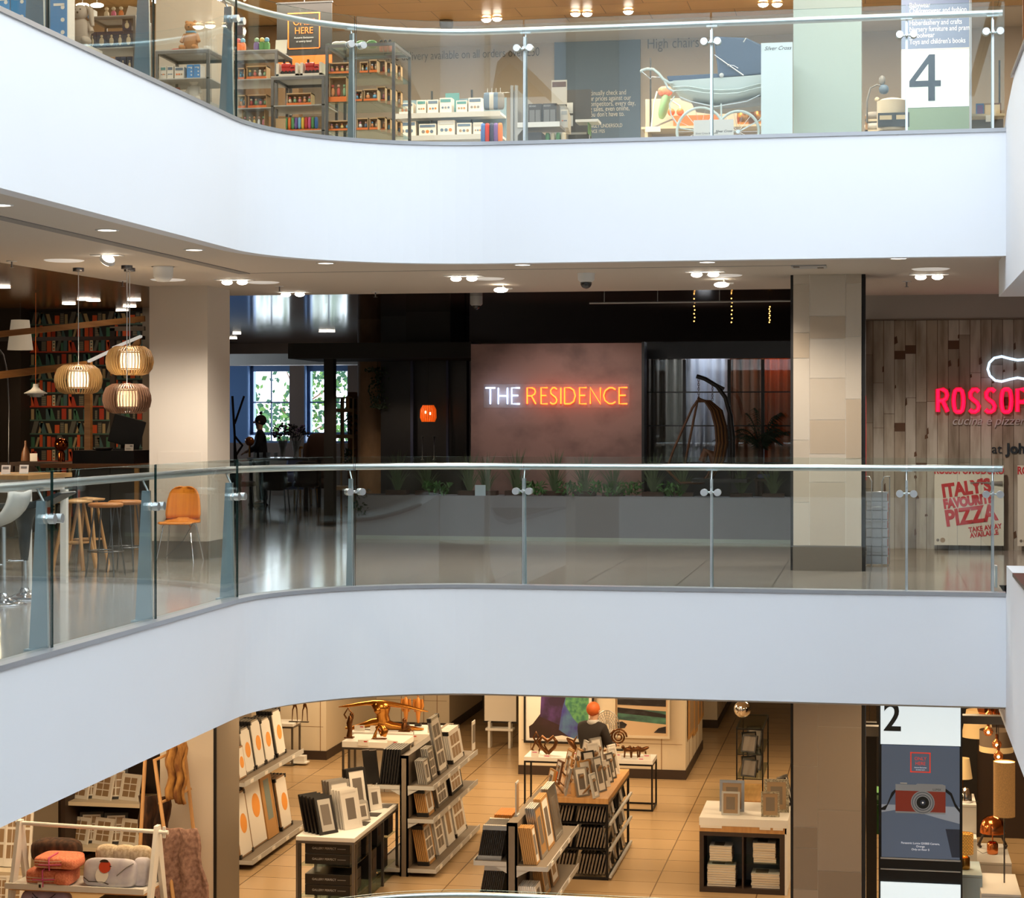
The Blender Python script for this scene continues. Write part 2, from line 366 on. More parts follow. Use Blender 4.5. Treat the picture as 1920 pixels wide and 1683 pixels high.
# ================================================================ BALUSTRADES
JX = {'m': [-180, -60, 99, 293, 446, 665, 980, 1333, 1700, 1862], 't': [-180, -60, 91, 289, 444, 667, 982, 1333, 1700, 1862]}
def glass_strip(s0, s1, d, z0, z1):
    at, L = sampler(d); at2, L2 = sampler(d + .014); k = L2 / L
    n = max(1, int((s1 - s0) / .12)); b = B(); vs = []
    for i in range(n + 1):
        s = s0 + (s1 - s0) * i / n; p, t = at(s); q = (p[0] - t[1] * .014, p[1] + t[0] * .014)
        vs += [(p[0], p[1], z0), (q[0], q[1], z0), (q[0], q[1], z1), (p[0], p[1], z1)]
    g = []
    for i in range(n): j = 4 * i; g += [(j, j + 4, j + 7, j + 3), (j + 1, j + 2, j + 6, j + 5)]
    b.add(vs, g, 'glass', True)
    b.add(vs, [(4 * i + 3, 4 * i + 7, 4 * i + 6, 4 * i + 2) for i in range(n)], 'glass_top')
    b.add(vs, [(0, 3, 2, 1), (4 * n, 4 * n + 1, 4 * n + 2, 4 * n + 3)] + [(4 * i, 4 * i + 1, 4 * i + 5, 4 * i + 4) for i in range(n)], 'glass_edge')
    return b
mat('glass_top', (130, 170, 165), .2)
GD = .07
for lev, zf, word in (('m', Z3, 'middle'), ('t', Z4, 'upper')):
    xs = JX[lev]; at, L = sampler(GD); ss = [s_at_px(GD, x) for x in xs[2:]]
    ss = [ss[0] - 4.1, ss[0] - 2.05] + ss
    for i in range(len(ss)):
        s1 = ss[i + 1] - .008 if i + 1 < len(ss) else L - .01
        o = glass_strip(ss[i] + .008, s1, GD, zf + .02, zf + (1.225 if lev == 'm' else 1.17)).done('glass_balustrade_panel',
            label='glass balustrade panel of the %s balcony, %s from the camera end' % (word, ORD[i]), cat='glass panel', group='glass panels of the %s balcony' % word)
    pr = None; HR = 0 if lev == 'm' else -.04
    for i, s in enumerate(ss):
        p, t = at(s); ang = math.atan2(t[1], t[0])    # local x along edge, local y inward
        lab = 'steel post behind the %s balcony glass, %s from the camera end' % (word, ORD[i])
        if pr is None:
            pr = thing('balustrade_post', lab, 'post', group='posts of the balconies')
            b = B(); b.prism([(.03, 0), (.17, 0), (.115, 1.02), (.05, 1.02)], 'x', -.011, .011, 'post_blue'); b.box((-.05, .02, 0), (.05, .19, .012), 'post_blue').prism([(.027, 0), (.03, 0), (.05, 1.02), (.047, 1.02)], 'x', -.0112, .0112, 'steel'); b.done('fin', pr)
            b = B(); b.tube([(0, .06, .90), (0, .05, .95), (0, .07, 1.02 + HR), (0, .105, 1.085 + HR), (0, .11, 1.10 + HR)], .009, 'steel'); b.box((-.05, .085, 1.098 + HR), (.05, .135, 1.106 + HR), 'steel'); b.done('rail_arm', pr)
            b = B(); b.tube([(-.075, .035, .9), (.075, .035, .9)], .009, 'steel'); b.cyl((0, .06, .9), (0, -.03, .9), .014, 'steel'); b.done('spider_arm', pr)
            for sx in (-.062, .062):
                b = B(); b.cyl((sx, -.040, .9), (sx, .04, .9), .012, 'steel'); b.cyl((sx, -.045, .9), (sx, -.002, .9), .033, 'steel', n=20); b.cyl((sx, .016, .9), (sx, .03, .9), .033, 'steel', n=20); b.done('glass_clamp', pr, bevel=.003)
            pr.location = (p[0], p[1], zf); pr.rotation_euler.z = ang
        else: copy_of(pr, (p[0], p[1], zf), ang, lab)
    pts = [(x, y, zf + (1.13 if lev == 'm' else 1.09)) for x, y in path(GD + .11, n=40, u1=UR - .02)]
    B().tube(pts, .030, 'steel', n=14).done('handrail', label='brushed steel round handrail running the whole %s balcony' % word, cat='handrail')
# lowest balcony, whose rail just enters the picture at the bottom edge
glass_strip(9, 15, GD, Z2 + .02, Z2 + 1.25).done('glass_balustrade_panel', label='glass balustrade of the lowest balcony, cut off by the bottom edge', cat='glass panel')
at, L = sampler(GD)
glass_strip(15.02, L - .01, GD, Z2 + .02, Z2 + 1.25).done('glass_balustrade_panel', label='second glass length of the lowest balcony below the gallery tables', cat='glass panel')
B().tube([(x, y, Z2 + 1.175) for x, y in path(GD + .11, n=40, u1=UR - .02)], .030, 'steel', n=14).done('handrail', label='steel handrail of the lowest balcony, along the bottom edge', cat='handrail')
# ================================================================ LOWER SHOP FLOOR
# walls
def wallunit(name, x0, x1, y0, y1, z0, z1, seams=(), m='ivory', plinth=.15, side=0):
    b = B().box((x0, y0, z0 + plinth), (x1, y1, z1), m).box((x0 - .004, y0 - .012, z0), (x1 + .012, y1, z0 + plinth), 'dark_brown')
    for sx in seams: b.box((sx - .006, y0 - .003, z0 + plinth), (sx + .006, y0, z1), 'brown_board')
    b.box((x0 + .05, y0 - .003, z0 + .55), (x1 - .05, y0, z0 + .556), 'brown_board')
    if side:
        k = y0 + .6
        while k < y1: b.box((x1, k, z0 + plinth), (x1 + .004, k + .012, z1), 'brown_board'); k += .62
    return struct(b, name)
wallunit('wall_art_bay', -5.70, -3.02, 31.0, 34.0, Z2, -2.6, (-5.5, -3.4), side=1)
wallunit('wall_right_bay', -3.3, -2.95, 36.3, 40, Z2, -2.6, side=1)
wallunit('wall_left_bay', -13, -9.1, 31.7, 36, Z2, -2.6, (-9.9, -9.2))
wallunit('wall_middle_bay', -9.4, -7.72, 35, 38, Z2, -2.6, (-9.1, -8.62, -8.2, -7.95))
struct(B().box((BIG, FAR - .2, Z2), (9, FAR, -2.6), 'plaster_warm'), 'wall_back_lower')
struct(B().box((1.2, 27.5, Z2), (9, 27.7, -2.6), 'dark_brown').box((-.05, 27.45, Z2), (1.3, 27.6, -3.6), 'dark'), 'wall_lamp_corner')
struct(B().box((BIG, 24.8, Z2), (-8.9, 25.0, -2.6), 'ivory'), 'wall_left_lower')

# ---- picture frames
FR = {}
def frame_proto(key, w, h, t, cf, cm, cp, style, tilt, corners):
    name = {'dots': 'frame_packaged', 'multi': 'multi_aperture_frame', 'plain': 'picture_frame', 'board': 'mount_board'}[style]
    T = Matrix.Rotation(-tilt, 4, 'X')
    r = thing(name, 'x', 'picture frame')
    b = B(T); m = .035 if w > .25 else .022
    b.box((-w / 2, 0, 0), (w / 2, t, h), cf)
    if style in ('plain', 'multi'):
        for q in ((-w / 2, 0, w / 2, m), (-w / 2, h - m, w / 2, h), (-w / 2, m, -w / 2 + m, h - m), (w / 2 - m, m, w / 2, h - m)): b.box((q[0], -.008, q[1]), (q[2], 0, q[3]), cf)
    if corners:
        for sx in (-1, 1):
            for z in (0, h - .045): b.box((sx * (w / 2 - .02) - .024, -.012, z - .003), (sx * (w / 2 - .02) + .024, t + .003, z + .048), 'silver' if corners == 'silver' else 'frame_black')
    b.done('frame', r)
    p = B(T)
    if style == 'board': p.box((-w / 2 + .01, -.004, .01), (w / 2 - .01, 0, h - .01), cm)
    else: p.box((-w / 2 + m * .6, -.004, m * .6), (w / 2 - m * .6, -.0005, h - m * .6), cm)
    if style == 'plain': p.box((-w * .24, -.0055, h * .24), (w * .24, -.004, h * .78), cp)
    if style == 'multi':
        nx, nz = (2, 3) if h > w else (3, 2)
        for i in range(nx):
            for j in range(nz):
                x = -w * .36 + (i + .06) * w * .72 / nx; z = h * .12 + (j + .06) * h * .76 / nz
                p.box((x, -.0055, z), (x + w * .62 / nx, -.004, z + h * .64 / nz), cp)
    if style == 'dots':
        for cx, rr in ((w * .08, w * .25),):
            p.prism([(cx + rr * math.cos(a * PI / 12), h * .5 + rr * math.sin(a * PI / 12)) for a in range(24)], 'y', -.0055, -.004, 'orange_dot')
    p.done('print', r)
    FR[key] = [r, False]
    return r
mat('orange_dot', (240, 160, 66), .5)
def frame(x, y, z, rz, w, h, style, cf='silver', cm='card_white', cp='photo_grey', tilt=.22, t=.022, corners=False, label='', group=None):
    key = (w, h, style, cf, cm, cp, tilt, t, corners)
    if key not in FR: frame_proto(key, w, h, t, cf, cm, cp, style, tilt, corners)
    r, used = FR[key]
    if not used:
        FR[key][1] = True; r.location = (x, y, z); r.rotation_euler.z = rz; r['label'] = label
        if group: r['group'] = group
        return r
    return copy_of(r, (x, y, z), rz, label, group)
def stack(x, y, z, rz, n, step, w, h, style, label, **k):
    """n frames leaning one behind the other; the front face looks along local -Y"""
    dx, dy = -math.sin(rz), math.cos(rz)
    for i in range(n):
        lab = ('front ' + label) if i == 0 else ('rear ' + label)
        frame(x + dx * step * i, y + dy * step * i, z, rz, w, h, style, label=lab, group=label, **k)
def shelfunit(name, label, x, y0, y1, zt, shelves, mt='taupe', wd=.05):
    """double gondola: upright panel at x, shelves (side, z, depth, lip)"""
    r = thing(name, label, 'shelf unit', (x, y0, Z2)); zt -= Z2; L = y1 - y0
    B().box((-wd, 0, 0), (wd, .05, zt), mt).box((-wd, 0, 0), (-wd + .02, L, zt - .03), mt).box((wd - .02, 0, 0), (wd, L, zt - .03), mt).box((-wd, 0, zt - .03), (wd, L, zt), mt).done('back_panel', r)
    for sd, z, d in shelves:
        z -= Z2; a, c = (wd, wd + d) if sd > 0 else (-wd - d, -wd)
        b = B().box((a, .0, z - .035), (c, L, z), 'taupe')
        e = c if sd > 0 else a
        b.box((e - .006, -.004, z - .045), (e + .006, L + .004, z + .02), 'light_grey').box((a, -.008, z - .045), (c, 0, z + .004), 'light_grey')
        if z > .3: b.prism([(a if sd > 0 else c, z - .045), ((a if sd > 0 else c) + sd * .14, z - .045), (a if sd > 0 else c, z - .12)], 'y', 0, .02, 'light_grey')
        b.done('shelf', r)
        n = int(L / .6)
        for i in range(n): B().box((e - .001, .2 + i * .6, z - .035), (e + (.012 if sd > 0 else -.001), .32 + i * .6, z + .008), 'card_white').done('price_ticket', r) if sd > 0 else None
    return r
H = PI / 2
# ---- unit A: framed packs with orange dots, beside the left column
shelfunit('display_shelf_unit', 'cream shelf unit of frames with orange circles beside the left column', -8.68, 23.75, 26.3, -3.75, ((1, -5.58, .85), (1, -4.60, .75)))
stack(-7.95, 24.05, -5.57, H, 7, .055, .50, .80, 'dots', 'near orange-circle pack on the bottom shelf by the left column', tilt=.16, corners=True, cf='brown_board', cm='card_white')
stack(-7.97, 24.66, -5.57, H, 6, .06, .62, 1.02, 'dots', 'tall middle orange-circle pack on the bottom shelf by the left column', tilt=.16, cf='brown_board')
stack(-7.96, 25.20, -5.57, H, 1, .06, .46, .98, 'plain', 'tall tan wooden frame with blue-grey picture among orange-circle packs', tilt=.16, cf='frame_oak', cm='frame_oak', cp='bluegrey')
stack(-7.95, 25.78, -5.57, H, 5, .05, .48, .70, 'dots', 'far orange-circle pack on the bottom shelf by the left column', tilt=.16, corners=True, cf='brown_board')
stack(-8.0, 24.05, -4.59, H, 5, .045, .30, .40, 'dots', 'small white pack with an orange circle on the upper shelf by the left column', tilt=.16, cf='brown_board')
for i, (yy, hh, pl) in enumerate(((24.45, .58, 'nearest'), (24.90, .62, 'second'), (25.32, .58, 'third'), (25.82, .62, 'farthest'))):
    stack(-8.04, yy, -4.59, H, 5, .045, .40, hh, 'dots', pl + ' tall pack with orange circles on the upper shelf by the left column', tilt=.16, corners=True, cf='silver')
mat('bluegrey', (120, 138, 136), .4)
# ---- unit B: gondola with aperture frames
shelfunit('display_shelf_unit', 'brown ended double shelf unit with multi-aperture frames, left of centre', -5.83, 23.8, 26.5, -4.2, ((1, -5.60, .36), (1, -4.98, .33), (1, -4.57, .33), (-1, -4.57, .30), (-1, -5.60, .34)))
XB = -5.56
stack(XB, 24.02, -4.565, H, 5, .024, .24, .30, 'plain', 'small silver frame at the near end of the brown-ended unit\'s top shelf', cf='silver', tilt=.18, t=.010)
stack(XB, 24.34, -4.565, H, 4, .024, .30, .40, 'multi', 'narrow silver aperture frame on the top shelf of the brown-ended unit', cf='silver', tilt=.18, t=.010)
stack(XB, 24.85, -4.565, H, 2, .024, .50, .72, 'multi', 'tall white multi-aperture frame on the top shelf of the brown-ended unit', cf='silver', tilt=.18, t=.010, corners=True)
stack(XB, 25.75, -4.565, H, 6, .024, .72, .42, 'multi', 'wide pale aperture frame at the far end of the brown-ended unit\'s top shelf', cf='card_white', tilt=.18, t=.010, corners=True, cp='photo_tan')
stack(XB, 24.15, -4.975, H, 6, .024, .40, .34, 'plain', 'beige-mounted frame at the near end of the brown-ended unit\'s middle shelf', cf='frame_oak', cp='photo_tan', tilt=.18, t=.010, corners=True)
stack(XB, 24.85, -4.975, H, 3, .024, .60, .32, 'multi', 'silver aperture frame in the middle of the brown-ended unit\'s middle shelf', cf='silver', tilt=.18, t=.010)
stack(XB, 25.70, -4.975, H, 4, .024, .70, .34, 'multi', 'wide brown aperture frame at the far end of the brown-ended unit\'s middle shelf', cf='frame_black', cp='photo_tan', tilt=.18, t=.010)
stack(XB, 24.20, -5.595, H, 6, .024, .42, .50, 'multi', 'white three-hole frame at the near end of the brown-ended unit\'s bottom shelf', cf='frame_oak', tilt=.18, t=.010, corners=True)
stack(XB, 24.80, -5.595, H, 4, .024, .42, .54, 'multi', 'white two-hole frame in the middle of the brown-ended unit\'s bottom shelf', cf='card_white', tilt=.18, t=.010)
stack(XB, 25.35, -5.595, H, 2, .024, .40, .54, 'plain', 'cream slim frame beside the widest frame on the bottom shelf of the brown-ended unit', cf='card_white', tilt=.18, t=.010, cp='photo_tan')
stack(XB, 25.98, -5.595, H, 4, .024, .66, .56, 'multi', 'widest frame at the far end of the brown-ended unit\'s bottom shelf', cf='card_white', tilt=.18, t=.010, cp='photo_tan', corners=True)
stack(-6.16, 24.1, -4.565, -H, 7, .035, .5, .44, 'board', 'black album on the back side shelf of the brown-ended unit, seen edge on', cf='frame_black', cm='frame_black', tilt=.12)
for i, x in enumerate((-6.2, -6.11)):
    B(Matrix.Translation((x, 23.83, -4.56)) @ Matrix.Rotation(-.1, 4, 'Y') @ Matrix.Rotation(.05, 4, 'X')).box((-.13, 0, 0), (-.04, .03, .43), 'frame_black').box((-.125, -.003, .42), (-.045, .026, .432), 'dark_brown').done('album', label='tall black album standing at the %s edge of the brown-ended unit' % ('outer', 'inner')[i], cat='album')
B().box((-5.50, 26.35, -4.55), (-5.49, 26.55, -4.15), 'card_white').box((-5.488, 26.37, -4.45), (-5.486, 26.53, -4.2), 'photo_grey').done('sign_card', label='small upright sign card at the far end of the brown-ended unit', cat='sign')

# ---- table C: dark metal frame with pale top, boxes beneath
def metal_table(name, label, cat, x0, x1, y0, y1, zt, top='white', legm='steel_dark', tk=.05, lw=.03, mid=(), base=False):
    r = thing(name, label, cat, (x0, y0, Z2)); X = x1 - x0; Y = y1 - y0; zt -= Z2
    B().box((0, 0, zt - tk), (X, Y, zt), top).done('table_top', r, bevel=.004)
    for x in (0, X - lw):
        for y in [0, Y - lw] + list(mid): B().box((x + .0, y, 0), (x + lw, y + lw, zt - tk), legm).done('leg', r)
    b = B()
    for z in ((zt - tk - lw), 0) if base else ((zt - tk - lw),):
        b.box((lw, 0, z), (X - lw, lw, z + lw), legm).box((lw, Y - lw, z), (X - lw, Y, z + lw), legm).box((0, lw, z), (lw, Y - lw, z + lw), legm).box((X - lw, lw, z), (X, Y - lw, z + lw), legm)
    b.done('rail', r)
    return r
zt = -4.83
tc = metal_table('display_table', 'pale topped display table on dark metal legs with black boxes beneath', 'table', -6.65, -5.95, 21.9, 24.0, zt, mid=(.1, .75, 1.35))
for z in (.52, .16, .0): B().box((.03, .03, z), (.67, 2.07, z + .012), 'glass_shelf').done('glass_shelf', tc)
for i, z in enumerate((.532, .172)):
    for j in range(2):
        q = z + j * .125
        bx = B().box((-.27, -.25, 0), (.27, .25, .12), 'frame_black').done('album_box', loc=(-6.30, 22.25, Z2 + q), bevel=.003,
            label='flat black gift box, %s on the pale table\'s %s glass shelf' % (('lower', 'upper')[j], ('upper', 'lower')[i]), cat='box')
        B().text('GALLERY PERFECT', (-.04, -.253, .05), .035, 'light_grey', .002).box((.12, -.252, .055), (.22, -.250, .063), 'grey').done('box_lettering', bx)
for j in range(5):
    B().box((-.28, -.12, 0), (.28, .12, .34), 'frame_black').box((.281, -.08, .1), (.283, .08, .24), 'dark_brown').done('gift_box', loc=(-6.28, 22.72 + j * .27, Z2 + .532 - (.36 if j % 2 else 0)), label='black boxed frame under the pale table, %s from the near end' % ORD[j], cat='box')
zt += .001
stack(-6.30, 22.08, zt, .95, 5, .07, .26, .44, 'plain', 'black frame with a silver mount at the near end of the pale table', cf='frame_black', cm='silver', tilt=.3)
stack(-6.10, 22.42, zt, 1.0, 4, .05, .28, .46, 'plain', 'white frame beside the black frames on the pale table', cf='card_white', tilt=.22)
stack(-6.32, 22.75, zt, .9, 3, .06, .30, .50, 'plain', 'large silver frame on the back of the pale table', cf='silver', tilt=.2)
stack(-6.08, 22.85, zt, 1.0, 3, .04, .18, .24, 'plain', 'small silver frame on the middle of the pale table', cf='silver', tilt=.25)
stack(-6.25, 23.30, zt, .95, 2, .05, .30, .55, 'plain', 'tall dark-backed frame at the far end of the pale table', cf='frame_black', tilt=.2)
stack(-6.12, 23.55, zt, 1.0, 4, .05, .20, .28, 'plain', 'small white frame at the far end of the pale table', cf='card_white', tilt=.2)
# ---- sculpture tables D
td = metal_table('sculpture_table', 'white topped sculpture table behind the shelf units', 'table', -7.88, -6.95, 28.3, 29.0, -4.80, top='white', tk=.09, mid=(.33,))
B().box((-8.0, 29.15, Z2), (-6.55, 30.05, -4.80), 'white').box((-7.45, 29.147, Z2), (-7.44, 29.15, -4.74), 'grey').box((-6.99, 29.147, Z2), (-6.98, 29.15, -4.74), 'grey').done('plinth', label='long white plinth carrying the large gold gymnast sculpture', cat='plinth', bevel=.004)
for i, (x, y, z) in enumerate(((-7.55, 28.29, -4.86), (-7.1, 28.29, -4.86), (-7.0, 29.14, -4.9), (-7.85, 29.2, -4.79), (-6.7, 29.2, -4.79), (-7.6, 29.2, -4.79))):
    B().box((-.08, 0, 0), (.08, .006, .09), 'card_white').box((.01, -.002, .06), (.06, 0, .075), 'red').done('price_card', loc=(x, y - .005, z), label='white price card on the sculpture plinths, %s counted from the front table' % ORD[i], cat='price card')
def figure(name, label, loc, segs, m, balls=(), base=None, rz=0):
    r = thing(name, label, 'sculpture', loc, rz)
    b = B()
    for pts, rad in segs: b.tube(pts, rad, m, n=10)
    for c, q in balls: b.ball(c, q, m, 8)
    b.done('body', r)
    if base: B().box((-base[0] / 2, -base[1] / 2, 0), (base[0] / 2, base[1] / 2, base[2]), base[3]).done('base', r, bevel=.003)
    return r
# big gold gymnast, arms spread, head bowed
gx = P(715, 1370, V=29.55)[0]
figure('gymnast_sculpture', 'large gold gymnast sculpture with arms spread wide and legs in a split', (gx, 29.5, -4.80), [
    ([(-.62, 0, .38), (-.5, 0, .40), (-.32, 0, .44), (-.2, 0, .46), (-.1, 0, .47), (0, 0, .47), (.1, 0, .46), (.25, 0, .44), (.42, 0, .41), (.6, 0, .36), (.70, 0, .34)], [.008, .022, .033, .04, .055, .06, .055, .045, .034, .022, .008]),
    ([(0, 0, .50), (.0, -.01, .44), (.02, 0, .36), (.03, 0, .26), (.04, 0, .16), (.03, 0, .10)], [.08, .135, .125, .09, .105, .09]),
    ([(.03, 0, .14), (-.10, -.02, .12), (-.24, -.04, .07), (-.40, -.06, .02), (-.5, -.08, .02)], [.085, .08, .055, .035, .018]),
    ([(.03, 0, .12), (.18, .0, .06), (.36, 0, .04), (.55, -.02, .025), (.64, -.02, .03)], [.085, .08, .055, .035, .018])], 'gold',
    [((-.02, -.10, .36), (.055, .06, .075)), ((-.03, -.07, .43), (.05, .06, .05))], rz=0).scale = (1.08, 1, .86)
def px_at(px, V): return P(px, 1400, V=V)[0]
figure('dancer_statue', 'slim bronze dancer statue with raised arms at the left of the front sculpture table', (px_at(655, 28.6), 28.6, -4.80), [
    ([(0, 0, .02), (.01, 0, .12), (0, 0, .22), (.02, 0, .30), (.01, 0, .34)], [.045, .035, .045, .04, .02]),
    ([(.05, 0, .29), (.06, 0, .36), (.0, 0, .42), (-.02, 0, .46)], [.014, .012, .01, .006]), ([(-.04, 0, .29), (-.08, 0, .35), (-.05, 0, .40), (-.02, 0, .45)], [.014, .012, .01, .006])], 'bronze', [((.03, 0, .36), .024)], (.14, .1, .02, 'bronze'))
figure('crouching_statue', 'small bronze crouching figure on the front sculpture table', (px_at(711, 28.6), 28.6, -4.80), [
    ([(.06, 0, .05), (.09, 0, .12), (.04, 0, .19), (-.02, 0, .21)], [.05, .055, .045, .03]), ([(.05, 0, .05), (-.03, 0, .17), (-.06, 0, .02)], [.03, .025, .018]), ([(0, -.03, .2), (-.05, -.03, .1), (-.09, -.03, .01)], [.02, .015, .012])], 'gold', [((-.03, 0, .17), .03)], (.22, .09, .012, 'bronze'))
figure('seated_statue', 'small dark bronze seated figure at the right end of the long plinth', (px_at(757, 29.3), 29.35, -4.80), [
    ([(0, 0, .03), (0, 0, .10), (.01, 0, .15)], [.05, .05, .025]), ([(.0, 0, .04), (.08, -.03, .08), (.14, -.03, .01)], [.03, .022, .012])], 'bronze', [((0, -.01, .17), (.035, .035, .045))], (.18, .1, .012, 'bronze'))
for i, px in enumerate((761, 784)):
    figure('winged_statue', ('left', 'right')[i] + ' one of two tall copper-coloured winged figures at the back of the long plinth', (px_at(px, 29.9), 29.9, -4.80), [
        ([(0, 0, .05), (0, 0, .18), (0, 0, .34), (0, 0, .40), (0, 0, .45)], [.018, .035, .05, .045, .012]),
        ([(-.06, 0, .42), (-.07, 0, .32), (-.05, 0, .22)], [.02, .025, .008]), ([(.06, 0, .42), (.07, 0, .32), (.05, 0, .22)], [.02, .025, .008])], 'figure_copper', [((0, 0, .48), .022)], (.1, .08, .05, 'frame_black'))
mat('figure_copper', (206, 132, 56), .45, .3)
# side table with deer figures
ts = metal_table('side_table', 'small white topped side table with two brass deer against the left wall', 'table', px_at(542, 32.2), px_at(588, 32.2), 31.0, 31.45, -5.0, legm='steel_dark', base=True)
for i, px in enumerate((551, 570)):
    figure('deer_figure', ('left', 'right')[i] + ' slender brass deer figure on the small side table', (px_at(px, 31.2), 31.2, -5.0), [([(-.03, 0, .02), (-.02, 0, .2), (.02, 0, .3)], [.006, .01, .02]), ([(.06, 0, .02), (.05, 0, .22), (.02, 0, .3)], [.006, .01, .02]), ([(.0, 0, .26), (.03, 0, .4), (.04, 0, .55)], [.02, .014, .008])], 'bronze', [((.06, 0, .56), (.03, .012, .012))], (.16, .07, .012, 'frame_black'))
B().box((-.14, -.1, 0), (.14, .1, .02), 'white').box((-.1, -.08, .02), (.1, .08, .12), 'white').done('display_block', loc=(px_at(562, 31.2), 31.2, Z2 + .031), label='small white display block on the foot rail of the deer side table', cat='display block')

# ---- gondola E, nearest at bottom centre
XE = -3.92
shelfunit('display_shelf_unit', 'grey ended double shelf unit nearest the camera at bottom centre', XE, 20.9, 23.1, -4.38, ((1, -4.84, .34), (1, -5.30, .34), (-1, -4.80, .36), (-1, -5.22, .36)), mt='taupe', wd=.055)
stack(XE + .26, 21.08, -4.835, H, 7, .022, .20, .40, 'plain', 'small gilt frame at the near end of the nearest unit\'s top right shelf', cf='frame_oak', tilt=.17, t=.010, cp='photo_grey')
stack(XE + .27, 21.45, -4.835, H, 5, .022, .38, .56, 'plain', 'pale wooden frame in the middle of the nearest unit\'s top right shelf', cf='silver', cm='frame_oak', tilt=.17, t=.010, cp='photo_grey')
stack(XE + .27, 21.90, -4.835, H, 4, .022, .42, .58, 'plain', 'large oak frame on the top right shelf of the nearest unit', cf='frame_oak', cm='card_white', tilt=.17, t=.010, cp='photo_grey')
stack(XE + .27, 22.45, -4.835, H, 4, .022, .50, .60, 'plain', 'silver grey frame at the far end of the nearest unit\'s top right shelf', cf='silver', cm='silver', tilt=.17, t=.010, cp='photo_grey')
stack(XE + .27, 21.15, -5.295, H, 9, .022, .30, .22, 'plain', 'small white frame at the near end of the nearest unit\'s lower right shelf', cf='card_white', tilt=.17, t=.010)
stack(XE + .28, 21.60, -5.295, H, 5, .022, .34, .44, 'plain', 'brown wooden frame on the lower right shelf of the nearest unit', cf='frame_oak', cm='silver', tilt=.17, t=.010)
stack(XE + .28, 22.15, -5.295, H, 6, .022, .42, .44, 'plain', 'tan frame at the far end of the nearest unit\'s lower right shelf', cf='brown_board', cm='card_white', tilt=.17, t=.010, cp='photo_tan')
stack(XE - .38, 21.15, -4.795, -H, 12, .022, .40, .38, 'plain', 'silver edged black frame on the top left shelf of the nearest unit', cf='frame_black', cm='frame_black', cp='navy', tilt=.18, t=.009, corners='silver')
stack(XE - .36, 21.65, -4.795, -H, 9, .022, .40, .40, 'plain', 'copper edged frame on the top left shelf of the nearest unit', cf='figure_copper', cm='card_white', tilt=.18, t=.009)
stack(XE - .36, 21.15, -5.215, -H, 11, .022, .40, .36, 'plain', 'silver edged black frame on the lower left shelf of the nearest unit', cf='frame_black', cm='frame_black', cp='navy', tilt=.18, t=.009, corners='silver')
B().box((-.006, 0, 0), (.006, .16, .36), 'light_grey').box((.006, .01, .02), (.009, .15, .34), 'brown_board').box((-.02, .02, -.02), (.02, .14, 0), 'light_grey').done('sign_card', loc=(XE - .02, 21.25, -4.36), label='tall grey sign card standing on top of the nearest shelf unit', cat='sign')

# ---- table F: oak top on black frame, frames above, album racks below
xf0, xf1, yf0, yf1, zf_ = -4.22, -3.30, 24.06, 26.15, -4.69
tf = metal_table('display_table', 'oak topped display table on a black frame, crowded with standing frames', 'table', xf0, xf1, yf0, yf1, zf_, top='oak', legm='black_metal', tk=.07, mid=(1.0,), base=True)
B().box((.44, .1, 1.01), (.50, 1.9, 1.17), 'oak').box((.0, .1, 1.01), (.44, .12, 1.03), 'oak').done('riser', tf)
for z in (.36, .68): B().box((.03, .03, z), (.88, 2.0, z + .015), 'black_metal').done('shelf', tf)
for z in (.03, .36, .68):
    b = B().box((.93, .0, z), (.96, 2.09, z + .03), 'light_grey'); b.done('shelf_lip', tf)
for k, z in enumerate((.05, .38, .70)):
    for s_ in range(2):
        for j in range(9):
            x = xf0 + .10 + s_ * .42 + j * .042
            key = ('alb',)
            if key not in FR:
                FR[key] = [B(Matrix.Rotation(.22, 4, 'Y')).box((-.012, 0, 0), (.012, .3, .27), 'frame_black').box((-.010, -.002, .01), (.010, 0, .26), 'taupe').done('album', cat='album'), False]
            r_ = FR[key][0]; lab = 'dark album in the %s row under the oak table, %s half' % (('bottom', 'middle', 'top')[k], ('left', 'right')[s_])
            if not FR[key][1]: FR[key][1] = True; r_.location = (x, yf0 + .06, Z2 + z); r_['label'] = lab; r_['group'] = lab
            else: copy_of(r_, (x, yf0 + .06, Z2 + z), 0, lab, lab)
    for j in range(7):
        frame(xf1 - .06, yf0 + .22 + j * .27, Z2 + z + .01, H + .5, .2, .27, 'plain', cf=('silver', 'card_white', 'frame_black')[(j + k) % 3], tilt=.2, label='tilted frame on the oak table\'s right side, %s row, %s from the near corner' % (('bottom', 'middle', 'top')[k], ORD[j]), group='frames along the side of the oak table')
